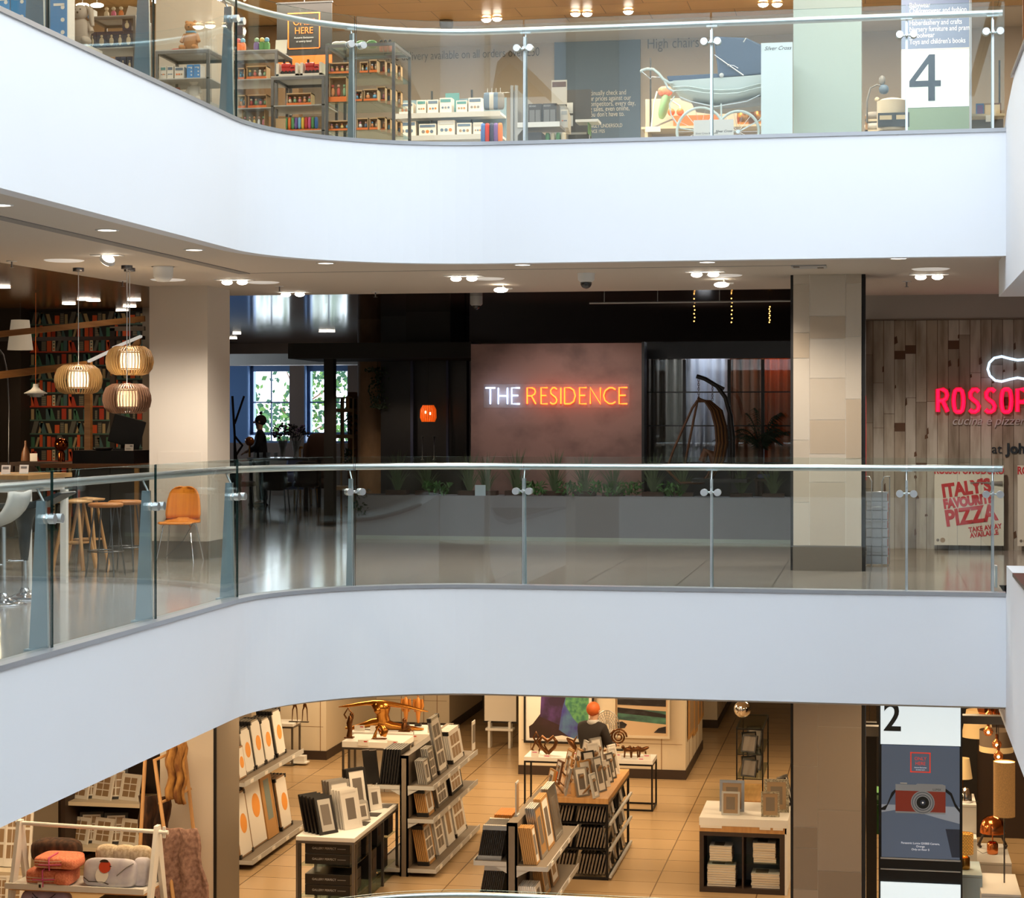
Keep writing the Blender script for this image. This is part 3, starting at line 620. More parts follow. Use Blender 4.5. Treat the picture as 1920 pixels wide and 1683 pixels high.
SPOTS = [(-4.08, 24.2, -.5, .2, .32, 'frame_oak'), (-3.88, 24.25, -.6, .2, .34, 'silver'), (-4.1, 24.55, -.5, .16, .24, 'orange'), (-3.95, 24.75, -.6, .22, .38, 'frame_oak'), (-4.1, 24.95, -.5, .2, .3, 'walnut'), (-3.9, 25.15, -.5, .22, .42, 'frame_oak'), (-4.05, 25.4, -.5, .22, .36, 'frame_oak'), (-3.9, 25.7, -.5, .2, .44, 'light_grey'), (-4.1, 25.85, -.5, .2, .3, 'frame_oak'),
         (-3.62, 24.15, .6, .2, .36, 'silver'), (-3.45, 24.12, .9, .16, .3, 'light_grey'), (-3.60, 24.45, .7, .22, .40, 'frame_oak'), (-3.43, 24.5, .8, .2, .44, 'silver'), (-3.42, 24.8, .8, .18, .34, 'card_white'), (-3.62, 24.9, .6, .2, .44, 'frame_black'), (-3.42, 25.1, .8, .18, .30, 'silver'), (-3.6, 25.3, .7, .22, .48, 'card_white'), (-3.42, 25.4, .8, .18, .34, 'silver'), (-3.60, 25.6, .7, .22, .5, 'silver'), (-3.42, 25.7, .8, .18, .36, 'card_white'), (-3.45, 25.95, .8, .18, .36, 'card_white')]
for i, (x, y, rz, w_, h_, c_) in enumerate(SPOTS):
    lab = '%s frame on the oak table, %s in the %s row from the near end' % ({'frame_oak': 'oak', 'silver': 'silver', 'orange': 'orange', 'walnut': 'dark walnut', 'light_grey': 'pale grey', 'card_white': 'white', 'frame_black': 'black'}[c_], ORD[i if i < 9 else i - 9], 'left' if i < 9 else 'right')
    f_ = frame(x, y, zf_ + .001, rz * (2.2 if rz < 0 else 1.45), w_, h_, 'plain', cf=c_, cm='card_white', cp='photo_grey', tilt=.22, t=.02, label=lab)
    B().prism([(.02, h_ * .7), (.20, 0), (.215, 0), (.03, h_ * .75)], 'x', -.03, .03, 'brown_board').done('easel_back', f_)

# ---- table G with small sculptures in front of the paintings
tg = metal_table('console_table', 'long narrow white topped table on thin black legs below the paintings', 'table', px_at(989, 28.7), px_at(1224, 28.4), 28.4, 28.95, -4.96, legm='black_metal', tk=.06, lw=.025, base=True)
gz = -4.96
def ring_pts(cx, cz, r, a0, a1, n=16, k=1): return [(cx + r * k * math.cos(a0 + (a1 - a0) * i / n), 0, cz + r * math.sin(a0 + (a1 - a0) * i / n)) for i in range(n + 1)]
figure('heart_sculpture', 'dark bronze open heart sculpture at the left of the long narrow table', (px_at(1027, 28.6), 28.6, gz), [([(0, 0, .02), (-.10, 0, .12), (-.13, 0, .2), (-.08, 0, .27), (0, 0, .2), (.08, 0, .27), (.13, 0, .2), (.10, 0, .12), (0, 0, .02)], .028), ([(0, 0, .06), (-.05, 0, .14), (-.03, 0, .18)], .012)], 'bronze')
figure('knot_sculpture', 'slim bronze figure-of-eight sculpture beside the heart', (px_at(1003, 28.6), 28.7, gz), [([(.03, 0, 0), (.06, 0, .08), (0, 0, .16), (-.04, 0, .24), (0, 0, .32), (.04, 0, .24), (-.02, 0, .15), (-.06, 0, .06), (0, 0, 0)], .014)], 'bronze')
figure('spiral_sculpture', 'bronze spiral sculpture at the right part of the long narrow table', (px_at(1160, 28.6), 28.6, gz + .1), [([(.12 * (1 - i / 44) * math.cos(i * .45), 0, .2 + .12 * (1 - i / 44) * math.sin(i * .45)) for i in range(34)], .014), ([(-.1, 0, -.1), (-.11, 0, .1), (-.1, 0, .22)], .016), ([(-.06, 0, .3), (-.16, 0, .2), (-.06, 0, .08)], .014)], 'bronze', base=(.14, .1, .02, 'frame_black'))
figure('scroll_sculpture', 'thin bronze scroll sculpture left of the bronze spiral', (px_at(1128, 28.6), 28.7, gz), [(ring_pts(0, .2, .13, -2.2, 2.4), .014), ([(0, 0, 0), (0, 0, .1)], .012)], 'bronze')
figure('bird_sculpture', 'small dark bird shaped sculpture left of the shopper', (px_at(1075, 28.6), 28.6, gz), [([(-.1, 0, .26), (-.03, 0, .2), (.02, 0, .12), (0, 0, 0)], [.012, .05, .035, .02]), ([(.0, 0, .2), (.06, 0, .3)], [.02, .005])], 'bronze')
for i, px in enumerate((1177, 1190, 1205)):
    figure('animal_figure', ('left', 'middle', 'right')[i] + ' small bronze animal figure at the right end of the long narrow table', (px_at(px, 28.6), 28.6, gz), [([(-.05, 0, .0), (-.04, 0, .1)], .012), ([(.05, 0, .0), (.04, 0, .1)], .012), ([(-.06, 0, .11), (0, 0, .12), (.06, 0, .11 + .02 * i), (.09, 0, .16)], [.03, .035, .025, .015])], 'bronze', [((-.07, 0, .15), .026)])
for i, px in enumerate((1003, 1026, 1080, 1158, 1203, 1213)):
    B(Matrix.Rotation(-.2, 4, 'X')).box((-.055, 0, 0), (.055, .004, .09), 'card_white').box((-.04, -.002, .06), (.03, 0, .072), 'pink').done('price_card', loc=(px_at(px, 28.42), 28.41, gz - (.05 if i in (1, 4) else 0)), label='price card along the front of the long narrow table, %s from the left end' % ORD[i], cat='price card')
dp = figure('mesh_disc', 'round silver openwork disc standing between the two paintings', (px_at(1139, 28.9), 28.85, gz + .10), [(ring_pts(0, .30, .24, 0, 2 * PI, 30, .78), .008)] + [(ring_pts(0, .30, .24 * q, 0, 2 * PI, 24, .78), .0045) for q in (.2, .38, .55, .7, .85)] + [([(.05 * math.cos(a) * .78, 0, .3 + .05 * math.sin(a)), (.24 * .78 * math.cos(a + .15), 0, .3 + .24 * math.sin(a + .15))], .0045) for a in [i * 2 * PI / 26 for i in range(26)]], 'silver', base=(.2, .1, .08, 'silver'))
# paintings on the wall bay
def painting(name, px0, px1, pyb, V, h, label, cf, blobs, bg_):
    x0, x1 = UV(px0, V), UV(px1, V); zb = ZV(px0, pyb, V); r = thing(name, label, 'painting', ((x0 + x1) / 2, V - .02, zb)); w_ = (x1 - x0) / 2
    b = B()
    for q in ((-w_, 0, w_, .035), (-w_, h - .035, w_, h), (-w_, .035, -w_ + .03, h - .035), (w_ - .03, .035, w_, h - .035)): b.box((q[0], -.035, q[1]), (q[2], .018, q[3]), cf)
    b.done('frame', r)
    b = B().box((-w_ + .03, 0, .035), (w_ - .03, .015, h - .035), bg_)
    for i, (m_, poly) in enumerate(blobs):
        b.prism([(-w_ + .06 + x * (2 * w_ - .12), .06 + z * (h - .12)) for x, z in poly], 'y', -.002 - .001 * i, -.001 - .001 * i, m_)
    b.done('canvas', r)
mat('p_purple', (52, 34, 62), .5, noise=((3, 3, 2), (104, 70, 150), .45, .7)); mat('p_dark', (44, 28, 26), .5, noise=((2, 2, 2), (70, 40, 60), .4, .8)); mat('p_green', (98, 160, 110), .5, noise=((14, 14, 14), (60, 120, 100), .4, .6))
mat('p_blue', (66, 62, 150), .5, noise=((4, 4, 3), (90, 150, 170), .4, .75)); mat('p_sand', (216, 190, 158), .5); mat('p_teal', (54, 84, 84), .5, noise=((3, 3, 9), (90, 150, 130), .4, .7)); mat('p_night', (34, 30, 34), .5, noise=((3, 3, 12), (78, 80, 86), .5, .8))
painting('abstract_painting', 983, 1114, 1391, 30.97, .92, 'large abstract painting of dark purple, blue and green clouds on white', 'frame_black', [
    ('p_dark', [(.03, .02), (.5, .03), (.75, .06), (.85, .2), (.8, .5), (.6, .75), (.4, .6), (.2, .5), (.08, .3), (.02, .25)]), ('p_purple', [(.2, .45), (.5, .3), (.62, .3), (.7, .5), (.6, .99), (.22, .99)]),
    ('p_blue', [(.5, .2), (.72, .02), (.9, .05), (.92, .4), (.75, .6), (.62, .9), (.55, .6)]), ('p_green', [(.62, .99), (.6, .7), (.72, .45), (.86, .25), (.97, .3), (.98, .99)]), ('card_white', [(.38, .0), (.42, .06), (.55, .09), (.7, .05), (.8, .0)])], 'card_white')
painting('seascape_painting', 1151, 1256, 1381, 30.97, .86, 'seascape painting with dark rocks, teal water and pale sand', 'ivory', [
    ('p_teal', [(0, .3), (1, .22), (1, .5), (0, .55)]), ('p_night', [(0, .44), (1, .36), (1, .43), (.5, .52), (0, .56)]), ('p_night', [(0, .1), (.15, .12), (.2, .2), (.1, .26), (0, .24)]), ('p_night', [(.75, .04), (1, .03), (1, .18), (.85, .14)]), ('p_night', [(0, .62), (1, .6), (1, .99), (0, .99)]), ('p_teal', [(.1, .8), (1, .75), (1, .99), (.1, .99)])], 'p_sand')
for i, (y0_, y1_, z0_) in enumerate(((31.25, 32.0, .5), (32.1, 32.7, .42), (32.8, 33.3, .5), (33.4, 33.8, .5))):
    B().box((-.004, 0, 0), (.022, y1_ - y0_, 1.6), 'frame_oak').box((.022, .06, .08), (.026, y1_ - y0_ - .06, 1.5), 'photo_tan').done('framed_print', loc=(-3.0, y0_, Z2 + z0_ + .1), label='pale framed print on the side wall of the painting bay, %s from the corner' % ORD[i], cat='framed print')
for i, (px, py) in enumerate(((1352, 1314), (1362, 1312))):
    pass
rk = thing('sign_stand', 'low white sign stand at the back of the lower hall', 'sign stand', (UV(938, 33.5), 33.5, Z2)); B().box((-.28, 0, .45), (.28, .02, 1.3), 'card_white').box((-.3, -.01, .42), (.3, .0, .45), 'frame_black').done('board', rk); B().box((-.2, -.1, .0), (-.16, .1, .45), 'white').box((.16, -.1, .0), (.2, .1, .45), 'white').box((-.24, -.12, .3), (.24, .1, .34), 'white').done('stand', rk)
# ---- shopper in dark clothes behind the oak table (body one surface, hair and clothes as parts)
def person(label, loc, rz, hgt, hair_m, coat, trouser, skin='skin', hat=None, lean=0, collar=None, arms=None):
    k = hgt / 1.75; r = thing('person', label, 'person', loc, rz)
    def skin_mesh(name, verts, edges, rads, m, lvl=2):
        me = bpy.data.meshes.new(name); me.from_pydata([(x * k, y * k, z * k) for x, y, z in verts], edges, []); me.materials.append(getmat(m))
        o = bpy.data.objects.new(name, me); SC.collection.objects.link(o); o.parent = r
        sk = o.modifiers.new('k', 'SKIN'); sk.use_smooth_shade = True
        for i, q in enumerate(rads): me.skin_vertices[0].data[i].radius = (q[0] * k, q[1] * k); me.skin_vertices[0].data[i].use_root = i == 0
        sb = o.modifiers.new('s', 'SUBSURF'); sb.levels = lvl; sb.render_levels = lvl
        return o
    L = lean
    # 0 pelvis 1 waist 2 chest 3 neck 4 head 5 crown | legs | arms
    v = [(0, 0, .94), (0, L * .2, 1.1), (0, L * .6, 1.32), (0, L * .9, 1.47), (0, L + .015, 1.60), (0, L + .01, 1.70)]
    e = [(0, 1), (1, 2), (2, 3), (3, 4), (4, 5)]; q = [(.12, .08), (.11, .08), (.12, .08), (.05, .05), (.078, .095), (.06, .075)]
    for s in (-1, 1):
        n = len(v); v += [(s * .09, 0, .88), (s * .1, .03 * s, .5), (s * .1, -.03 + .05 * s, .09), (s * .11, .1 + .05 * s, .04)]
        e += [(0, n), (n, n + 1), (n + 1, n + 2), (n + 2, n + 3)]; q += [(.09, .09), (.06, .06), (.04, .04), (.035, .03)]
    hp = arms or [((.19, L * .6, 1.38), (.24, .0, 1.1), (.22, .16, .92))] * 2
    hands = []
    for s, (sh, el, wr) in zip((-1, 1), hp):
        n = len(v); v += [(s * sh[0], sh[1], sh[2]), (s * el[0], el[1], el[2]), (s * wr[0], wr[1], wr[2])]; e += [(2, n), (n, n + 1), (n + 1, n + 2)]; q += [(.045, .045), (.036, .036), (.03, .026)]
        d = (Vector(wr) - Vector(el)).normalized(); w0 = Vector((s * wr[0], wr[1], wr[2])); d = Vector((s * d[0], d[1], d[2]))
        m0 = len(v); pm = w0 + d * .06; v.append(tuple(pm)); e.append((n + 2, m0)); q.append((.038, .018))
        side = Vector((0, 0, 1)).cross(d); side = side.normalized() if side.length > .2 else Vector((1, 0, 0))
        for f in range(4):
            a_ = pm + side * (.027 - .018 * f) + d * .02; c_ = a_ + d * (.035 + .006 * (f in (1, 2))) + Vector((0, 0, -.008)); z_ = c_ + d * .02 + Vector((0, 0, -.018))
            m1 = len(v); v += [tuple(a_), tuple(c_), tuple(z_)]; e += [(m0, m1), (m1, m1 + 1), (m1 + 1, m1 + 2)]; q += [(.010, .010), (.009, .009), (.008, .008)]
        a_ = w0 + side * .04 + d * .03; m1 = len(v); v += [tuple(a_), tuple(a_ + side * .012 + d * .03)]; e += [(m0, m1), (m1, m1 + 1)]; q += [(.011, .011), (.009, .009)]
    skin_mesh('body', v, e, q, skin)
    f = B(); f.ball((0, (L + .105) * k, 1.60 * k), (.012 * k, .02 * k, .022 * k), skin, 6)
    for s in (-1, 1): f.ball((s * .03 * k, (L + .09) * k, 1.63 * k), .011 * k, 'white', 6).ball((s * .03 * k, (L + .1) * k, 1.63 * k), .006 * k, 'dark', 5).ball((s * .078 * k, (L + .01) * k, 1.61 * k), (.012 * k, .02 * k, .03 * k), skin, 6)
    f.cbox((0, (L + .093) * k, 1.56 * k), (.045 * k, .01 * k, .009 * k), 'red'); f.done('face', r)
    hb = B(Matrix.Translation((0, (L - .005) * k, 1.655 * k))); hb.ball((0, -.015 * k, -.015 * k), (.092 * k, .112 * k, .105 * k), hair_m, 10); hb.done('hair' if not hat else 'hat', r)
    if hat: B().ball((0, (L - .02) * k, 1.775 * k), .032 * k, hair_m, 8).done('bobble', r)
    cv = [(0, 0, .82), (0, L * .2, 1.1), (0, L * .6, 1.33), (0, L * .85, 1.49)]; ce = [(0, 1), (1, 2), (2, 3)]; cq = [(.2, .15), (.18, .14), (.20, .15), (.095, .095)]
    for s, (sh, el, wr) in zip((-1, 1), hp):
        n = len(cv); cv += [(s * sh[0], sh[1], sh[2]), (s * el[0], el[1], el[2]), (s * wr[0], wr[1], wr[2])]; ce += [(2, n), (n, n + 1), (n + 1, n + 2)]; cq += [(.08, .08), (.065, .065), (.05, .048)]
    skin_mesh('coat', cv, ce, cq, coat)
    tv = [(0, 0, .9)]; te = []; tq = [(.16, .12)]
    for s in (-1, 1):
        n = len(tv); tv += [(s * .09, 0, .84), (s * .1, .03 * s, .5), (s * .1, -.03 + .05 * s, .10)]; te += [(0, n), (n, n + 1), (n + 1, n + 2)]; tq += [(.105, .105), (.075, .075), (.06, .06)]
    skin_mesh('trousers', tv, te, tq, trouser)
    b = B()
    for s in (-1, 1): b.soft((s * .105 * k, (.05 + .05 * s) * k, .04 * k), (.1 * k, .28 * k, .08 * k), 'dark', .6, 8)
    b.done('shoes', r)
    if collar: B(Matrix.Translation((0, L * .88 * k, 1.455 * k))).lathe([(.085 * k, -.03), (.1 * k, 0), (.075 * k, .035)], (0, 0, 0), collar, 18).done('collar', r)
    return r
mat('hair_ginger', (196, 96, 40), .6); mat('coat_dark', (34, 28, 26), .8)
person('person with short ginger hair in a dark coat looking down behind the oak table', (UV(1109, 27.4), 27.4, Z2), -.5, 1.72, 'hair_ginger', 'coat_dark', 'coat_dark', lean=.06, collar='light_grey', arms=[((.19, .03, 1.38), (.24, .1, 1.12), (.16, .34, 1.10))] * 2)

# ---- white cabinet with stacks of books
xh0, xh1, yh0, yh1 = -2.14, -1.10, 23.7, 24.75
r = thing('display_cabinet', 'white topped cabinet with dark framed open shelves holding stacks of white books', 'cabinet', (xh0, yh0, Z2))
X = xh1 - xh0; Y = yh1 - yh0
B().box((-.005, -.005, .80), (X + .02, Y, .90), 'white').done('top', r, bevel=.006)
B().box((0, .0, .73), (X, .03, .80), 'oak').box((X - .02, 0, 0), (X + .01, Y, .8), 'white').done('fascia', r)
b = B().box((0, 0, 0), (.05, Y, .73), 'dark_brown').box((X - .08, 0, 0), (X - .02, Y, .73), 'dark_brown').box((.05, 0, 0), (X - .08, Y, .06), 'dark_brown').box((.05, 0, .68), (X - .08, .5, .73), 'dark_brown').box((.05, .48, .06), (X - .08, .5, .68), 'bluegrey_wall').box((X * .49, 0, .06), (X * .49 + .02, .48, .68), 'dark_brown')
mat('bluegrey_wall', (150, 158, 160), .5); b.done('carcass', r)
B().box((.05, .01, .36), (X * .49, .47, .37), 'glass_shelf').box((X * .49 + .02, .01, .36), (X - .08, .47, .37), 'glass_shelf').done('shelf', r)
for i, (x, w_) in enumerate(((.01, .26), (.72, .13), (.88, .12))): B().box((x, -.008, .775), (x + w_, -.005, .805), 'card_white').done('price_ticket', r)
bk = None
for c, (x, z, n, w_) in enumerate(((.12, .371, 6, .27), (.64, .371, 8, .27), (.09, .061, 9, .34), (.62, .061, 6, .34))):
    pos = ('upper left', 'upper right', 'lower left', 'lower right')[c]
    for j in range(n):
        lab = ('topmost white book in the %s stack of the cabinet' if j == n - 1 else 'white book lying under others in the %s stack of the cabinet') % pos
        loc = (xh0 + x + R.uniform(-.006, .006), yh0 + .06 + R.uniform(-.006, .006), Z2 + z + j * .029)
        if bk is None or c == 2 and j == 0:
            bk = thing('book', lab, 'book', loc, group=pos + ' stack of books in the cabinet'); B().box((0, 0, 0), (w_, .3, .003), 'card_white').box((0, 0, .023), (w_, .3, .0265), 'card_white').box((0, 0, .003), (.004, .3, .023), 'card_white').done('cover', bk); B().box((.004, .004, .003), (w_ - .004, .294, .023), 'ivory').done('pages', bk)
        else: copy_of(bk, loc, R.uniform(-.03, .03), lab, pos + ' stack of books in the cabinet')
        if j == n - 1: B().box((0, 0, 0), (w_ * .45, .2, .0012), 'taupe').done('cover_print', loc=(loc[0] + .05, loc[1] + .05, loc[2] + .0268), label='grey leaflet lying on the %s book stack' % pos, cat='leaflet')
ht = Z2 + .901
mat('mosaic', (176, 168, 146), .4, noise=((60, 60, 60), (120, 112, 98), .4, .6))
frame(xh0 + .36, yh0 + .40, ht, 0, .30, .38, 'plain', cf='silver', cm='photo_tan', cp='taupe', tilt=.1, label='taller pale silver frame at the left of the white cabinet top')
frame(xh0 + .36, yh0 + .18, ht, 0, .22, .28, 'plain', cf='light_grey', cm='photo_tan', cp='taupe', tilt=.1, label='shorter grey frame in front at the left of the white cabinet top')
frame(xh0 + .90, yh0 + .45, ht, .1, .30, .40, 'plain', cf='mosaic', cm='photo_tan', cp='taupe', tilt=.1, label='taller mosaic edged frame at the right of the white cabinet top')
frame(xh0 + .84, yh0 + .16, ht, .1, .22, .30, 'plain', cf='mosaic', cm='photo_tan', cp='taupe', tilt=.1, label='shorter mosaic edged frame in front at the right of the white cabinet top')
for i in range(4): frame(xh0 + .97 + i * .02, yh0 + .66 + i * .09, ht, 1.2, .26, .34 + .03 * (i % 2), 'plain', cf=('frame_black', 'silver')[i % 2], cm='card_white', tilt=.25, label='edge-on frame at the back right of the white cabinet top, %s from the front' % ORD[i])
# ---- glass shelf tower
gx0, gx1 = UV(1381, 29.3), UV(1432, 29.3)
r = thing('glass_shelf_tower', 'black framed glass shelf tower with leaning frames behind the white cabinet', 'shelf tower', (gx0, 29.2, Z2)); X = gx1 - gx0; b = B()
for x in (0, X - .02):
    for y in (0, 1.4): b.box((x, y, 0), (x + .02, y + .02, 1.12), 'black_metal')
for z in (0, 1.1): b.box((.02, 0, z), (X - .02, .02, z + .02), 'black_metal').box((.02, 1.4, z), (X - .02, 1.42, z + .02), 'black_metal').box((0, .02, z), (.02, 1.4, z + .02), 'black_metal').box((X - .02, .02, z), (X, 1.4, z + .02), 'black_metal')
b.done('frame', r)
for z in (.38, .74, 1.12): B().box((.0, .0, z), (X, 1.4, z + .01), 'glass_shelf').box((.0, -.002, z - .012), (X, .01, z), 'black_metal').done('shelf', r)
B().box((.02, .02, .02), (X - .02, 1.4, .05), 'oak').done('base', r)
for k, z in enumerate((.391, .751)):
    for j in range(4):
        frame(gx0 + .17 + .02 * j, 29.3 + j * .3, Z2 + z, .5 if j % 2 else -.4, .24, .26, 'plain', cf='frame_black', cm='photo_grey', tilt=.3, label='black backed frame on the %s glass shelf of the tower, %s from the front' % (('lower', 'upper')[k], ORD[j]))
bx, bz = UV(1392, 28.9), ZV(1392, 1329, 28.9)
r = thing('ball_pendant', 'mirrored silver ball pendant hanging above the glass shelf tower', 'pendant lamp', (bx, 28.9, bz)); B().ball((0, 0, 0), .125, 'chrome', 16).done('globe', r); B().cyl((0, 0, .12), (0, 0, 2.0), .004, 'frame_black', n=6).cyl((0, 0, .11), (0, 0, .16), .02, 'frame_black').done('cord', r)
# ---- lit directory totem on the lower floor
def totem(nm, V, zb, px0, px1, rows, label):
    x0, x1 = UV(px0, V), UV(px1, V); r = thing('directory_totem', label, 'sign totem', (x0, V, zb)); X = x1 - x0
    B().box((-.02, .002, 0), (X + .02, .25, 3.6), 'black').done('case', r)
    return r, X
V = 21.6; mat('lit_white', (232, 246, 252), .4, emit=.7, ec=(226, 244, 252)); mat('lit_blue', (104, 124, 156), .4, emit=.16, ec=(104, 124, 156))
def zz(py): return ZV(1725, py, V) - Z2
tt, X = totem('a', V, Z2, 1651, 1801, None, 'tall lit totem sign with number 2 and a camera advert')
B().box((0, -.02, zz(1396)), (X, .002, zz(1280)), 'lit_white').text('2', (.125, -.021, zz(1370)), .44, 'ink', .004, sx=.9, off=.006).done('number_panel', tt, label='glowing white panel with a dark number 2')
mat('ink', (22, 30, 38), .5); mat('cam_silver', (176, 184, 194), .3, .4, emit=.1, ec=(150, 160, 172)); mat('cam_red', (150, 62, 50), .5, emit=.12, ec=(150, 62, 50)); mat('lit_light', (170, 186, 206), .5, emit=.2, ec=(150, 170, 196)); mat('lit_dark', (56, 68, 92), .5, emit=.06, ec=(56, 68, 92)); mat('sign_red', (226, 74, 56), .5, emit=.4, ec=(226, 74, 56)); mat('sign_white', (235, 240, 245), .5, emit=.4)
p = B(); z0, z1 = zz(1608), zz(1398); h = z1 - z0
p.box((.01, -.016, z0), (X - .01, .002, z1), 'lit_blue')
def q(u, v): return (.01 + u * (X - .02), z0 + v * h)
p.prism([q(0, .40), q(.3, .44), q(.75, .36), q(1, .32), q(1, .47), q(0, .47)], 'y', -.018, -.016, 'lit_light'); p.prism([q(.82, .27), q(1, .27), q(1, .02), q(.9, .02)], 'y', -.018, -.016, 'lit_dark')
for a_, b_, c_, d_ in ((.37, .765, .63, .775), (.37, .935, .63, .945), (.37, .765, .385, .945), (.615, .765, .63, .945)): p.box((q(a_, 0)[0], -.019, q(0, b_)[1]), (q(c_, 0)[0], -.016, q(0, d_)[1]), 'sign_red')
cxm = q(.5, 0)[0]
p.text('ONLY', (cxm, -.018, q(0, .875)[1]), .05, 'sign_red', .003, sx=.95).text('HERE', (cxm, -.018, q(0, .832)[1]), .05, 'sign_red', .003, sx=.95).text('Autumn Exclusives', (cxm, -.018, q(0, .805)[1]), .017, 'sign_white', .003).text('at every turn', (cxm, -.018, q(0, .785)[1]), .018, 'sign_white', .003)
p.box((q(.18, 0)[0], -.022, q(0, .415)[1]), (q(.82, 0)[0], -.016, q(0, .60)[1]), 'cam_red'); p.box((q(.18, 0)[0], -.0225, q(0, .60)[1]), (q(.82, 0)[0], -.016, q(0, .655)[1]), 'cam_silver'); p.prism([q(.44, .655), q(.46, .665), q(.78, .665), q(.82, .655)], 'y', -.0225, -.016, 'cam_silver'); p.box((q(.18, 0)[0], -.0225, q(0, .40)[1]), (q(.82, 0)[0], -.016, q(0, .415)[1]), 'cam_silver')
p.cyl((q(.24, 0)[0], -.02, q(0, .665)[1]), (q(.33, 0)[0], -.02, q(0, .665)[1]), .009, 'cam_silver', n=8)
lc = q(.53, .50)
for rr, mm, dy in ((.125, 'cam_silver', .026), (.112, 'lit_dark', .028), (.106, 'cam_silver', .030), (.085, 'lit_dark', .032), (.078, 'cam_silver', .033), (.066, 'ink', .035), (.03, 'lit_dark', .036), (.01, 'sign_white', .037)): p.cyl((lc[0], -.016, lc[1]), (lc[0], -dy, lc[1]), rr, mm, n=28, sm=False)
p.text('LUMIX', (q(.71, 0)[0], -.0235, q(0, .61)[1]), .03, 'ink', .002)
p.prism([q(.0, .42), q(.05, .42), q(.12, .52), q(.18, .585), q(.18, .61), q(.13, .58), q(.07, .47), q(0, .44)], 'y', -.021, -.016, 'ink').prism([q(.82, .60), q(.88, .57), q(.94, .47), q(1, .42), q(1, .45), q(.95, .50), q(.9, .59), q(.82, .63)], 'y', -.021, -.016, 'ink')
p.text('Panasonic Lumix GX800 Camera,', (cxm, -.018, q(0, .125)[1]), .03, 'sign_white', .003).text('Orange', (cxm, -.018, q(0, .098)[1]), .03, 'sign_white', .003).text('Only on floor 5', (cxm, -.018, q(0, .07)[1]), .03, 'sign_white', .003)
p.done('camera_advert', tt, label='lit poster of a red and silver camera on blue grey')
B().box((.0, -.012, zz(1612)), (X, .002, zz(1609)), 'steel').box((0, -.012, zz(1632)), (X, .002, zz(1630)), 'steel').box((0, -.02, zz(1800)), (X, .002, zz(1655)), 'lit_white').done('lower_panel', tt)
# ---- lamp department at the lower right
def plinth(x0, x1, V0_, V1_, py, label, m='white'):
    z = ZV((x0 + x1) / 2, py, V0_); a, c = UV(x0, V0_), UV(x1, V0_)
    B().box((a, V0_, Z2), (c, V1_, z), m).box((a + .003, V0_ - .002, z - .03), (c - .003, V0_, z - .026), 'grey').done('plinth', label=label, cat='plinth', bevel=.005); return z
def lampset(name, label, cat, loc): return thing(name, label, cat, loc)
mat('shade_linen', (150, 122, 84), .8, emit=.35, ec=(190, 128, 66), noise=((90, 90, 90), (176, 140, 92), .4, .6)); mat('shade_in', (250, 226, 180), .6, emit=2.2, ec=(255, 214, 150)); mat('shade_cream', (226, 196, 142), .7, emit=.35, ec=(226, 176, 110)); mat('shade_grey', (120, 104, 88), .8, emit=.08, ec=(160, 120, 80)); mat('amber', (206, 130, 70), .1, .6, alpha=.75); mat('bulb', (255, 230, 190), .5, emit=18, ec=(255, 214, 150)); mat('brass', (170, 122, 60), .25, 1); mat('pale_blue', (176, 200, 216), .5)
z = plinth(1796, 1831, 23.6, 24.3, 1508, 'white plinth with a chrome lamp and a cream shaded lamp right of the totem')
z3 = plinth(1796, 1832, 23.3, 23.58, 1572, 'lower white step in front of the tall plinth right of the totem')
z1 = plinth(1800, 1842, 22.3, 23.0, 1640, 'pale blue white plinth carrying the basket shaded lamp', 'pale_blue')
z2 = plinth(1833, 1897, 24.4, 25.5, 1617, 'low white plinth under the copper dome lamp')
plinth(1840, 1915, 22.0, 23.0, 1676, 'low white platform at the foot of the floor lamp')
x = UV(1808, 22.6); r = lampset('table_lamp', 'table lamp with a woven basket shade on the pale blue plinth', 'lamp', (x, 22.6, z1))
B().lathe([(.06, 0), (.065, .02), (.06, .13), (.03, .15)], (0, 0, 0), 'brass').done('base', r); B().lathe([(.1, .17), (.1, .40)], (0, 0, 0), 'shade_basket', 28).done('lamp_shade', r); B().ball((0, 0, .27), .04, 'bulb').done('bulb', r)
tiles('shade_basket', (250, 190, 90), (226, 160, 70), (60, 40, 24), .03, .018, .004, .7, axis='xz'); _M['shade_basket'].node_tree.nodes['Principled BSDF'].inputs['Emission Color'].default_value = (*lin((230, 160, 70)), 1); _M['shade_basket'].node_tree.nodes['Principled BSDF'].inputs['Emission Strength'].default_value = .3
x = UV(1806, 23.8); r = lampset('table_lamp', 'cream cone shaded lamp beside the totem edge', 'lamp', (x, 24.1, z)); B().lathe([(.07, 0), (.07, .02), (.012, .04), (.012, .28)], (0, 0, 0), 'brass').done('base', r); B().lathe([(.12, .22), (.085, .46)], (0, 0, 0), 'shade_cream', 24).done('lamp_shade', r)
x = UV(1810, 23.8); r = lampset('table_lamp', 'small chrome dome lamp on the tall white plinth', 'lamp', (x, 23.75, z)); B().lathe([(.07, 0), (.075, .02), (.07, .1), (.04, .16), (.0, .18)], (0, 0, 0), 'chrome').done('lamp_shade', r); B().tube([(.05, 0, .02), (.12, 0, .01), (.2, .02, .005)], .003, 'frame_black', 5).done('cord', r)
x = UV(1861, 24.9); r = lampset('dome_lamp', 'shiny copper mushroom dome lamp on the low white plinth', 'lamp', (x, 24.9, z2))
B().lathe([(.0, 0), (.062, 0), (.068, .02), (.068, .12), (.05, .15), (.0, .155)], (0, 0, 0), 'copper').done('base', r); B().cyl((0, 0, .15), (0, 0, .28), .008, 'copper').done('stem', r)
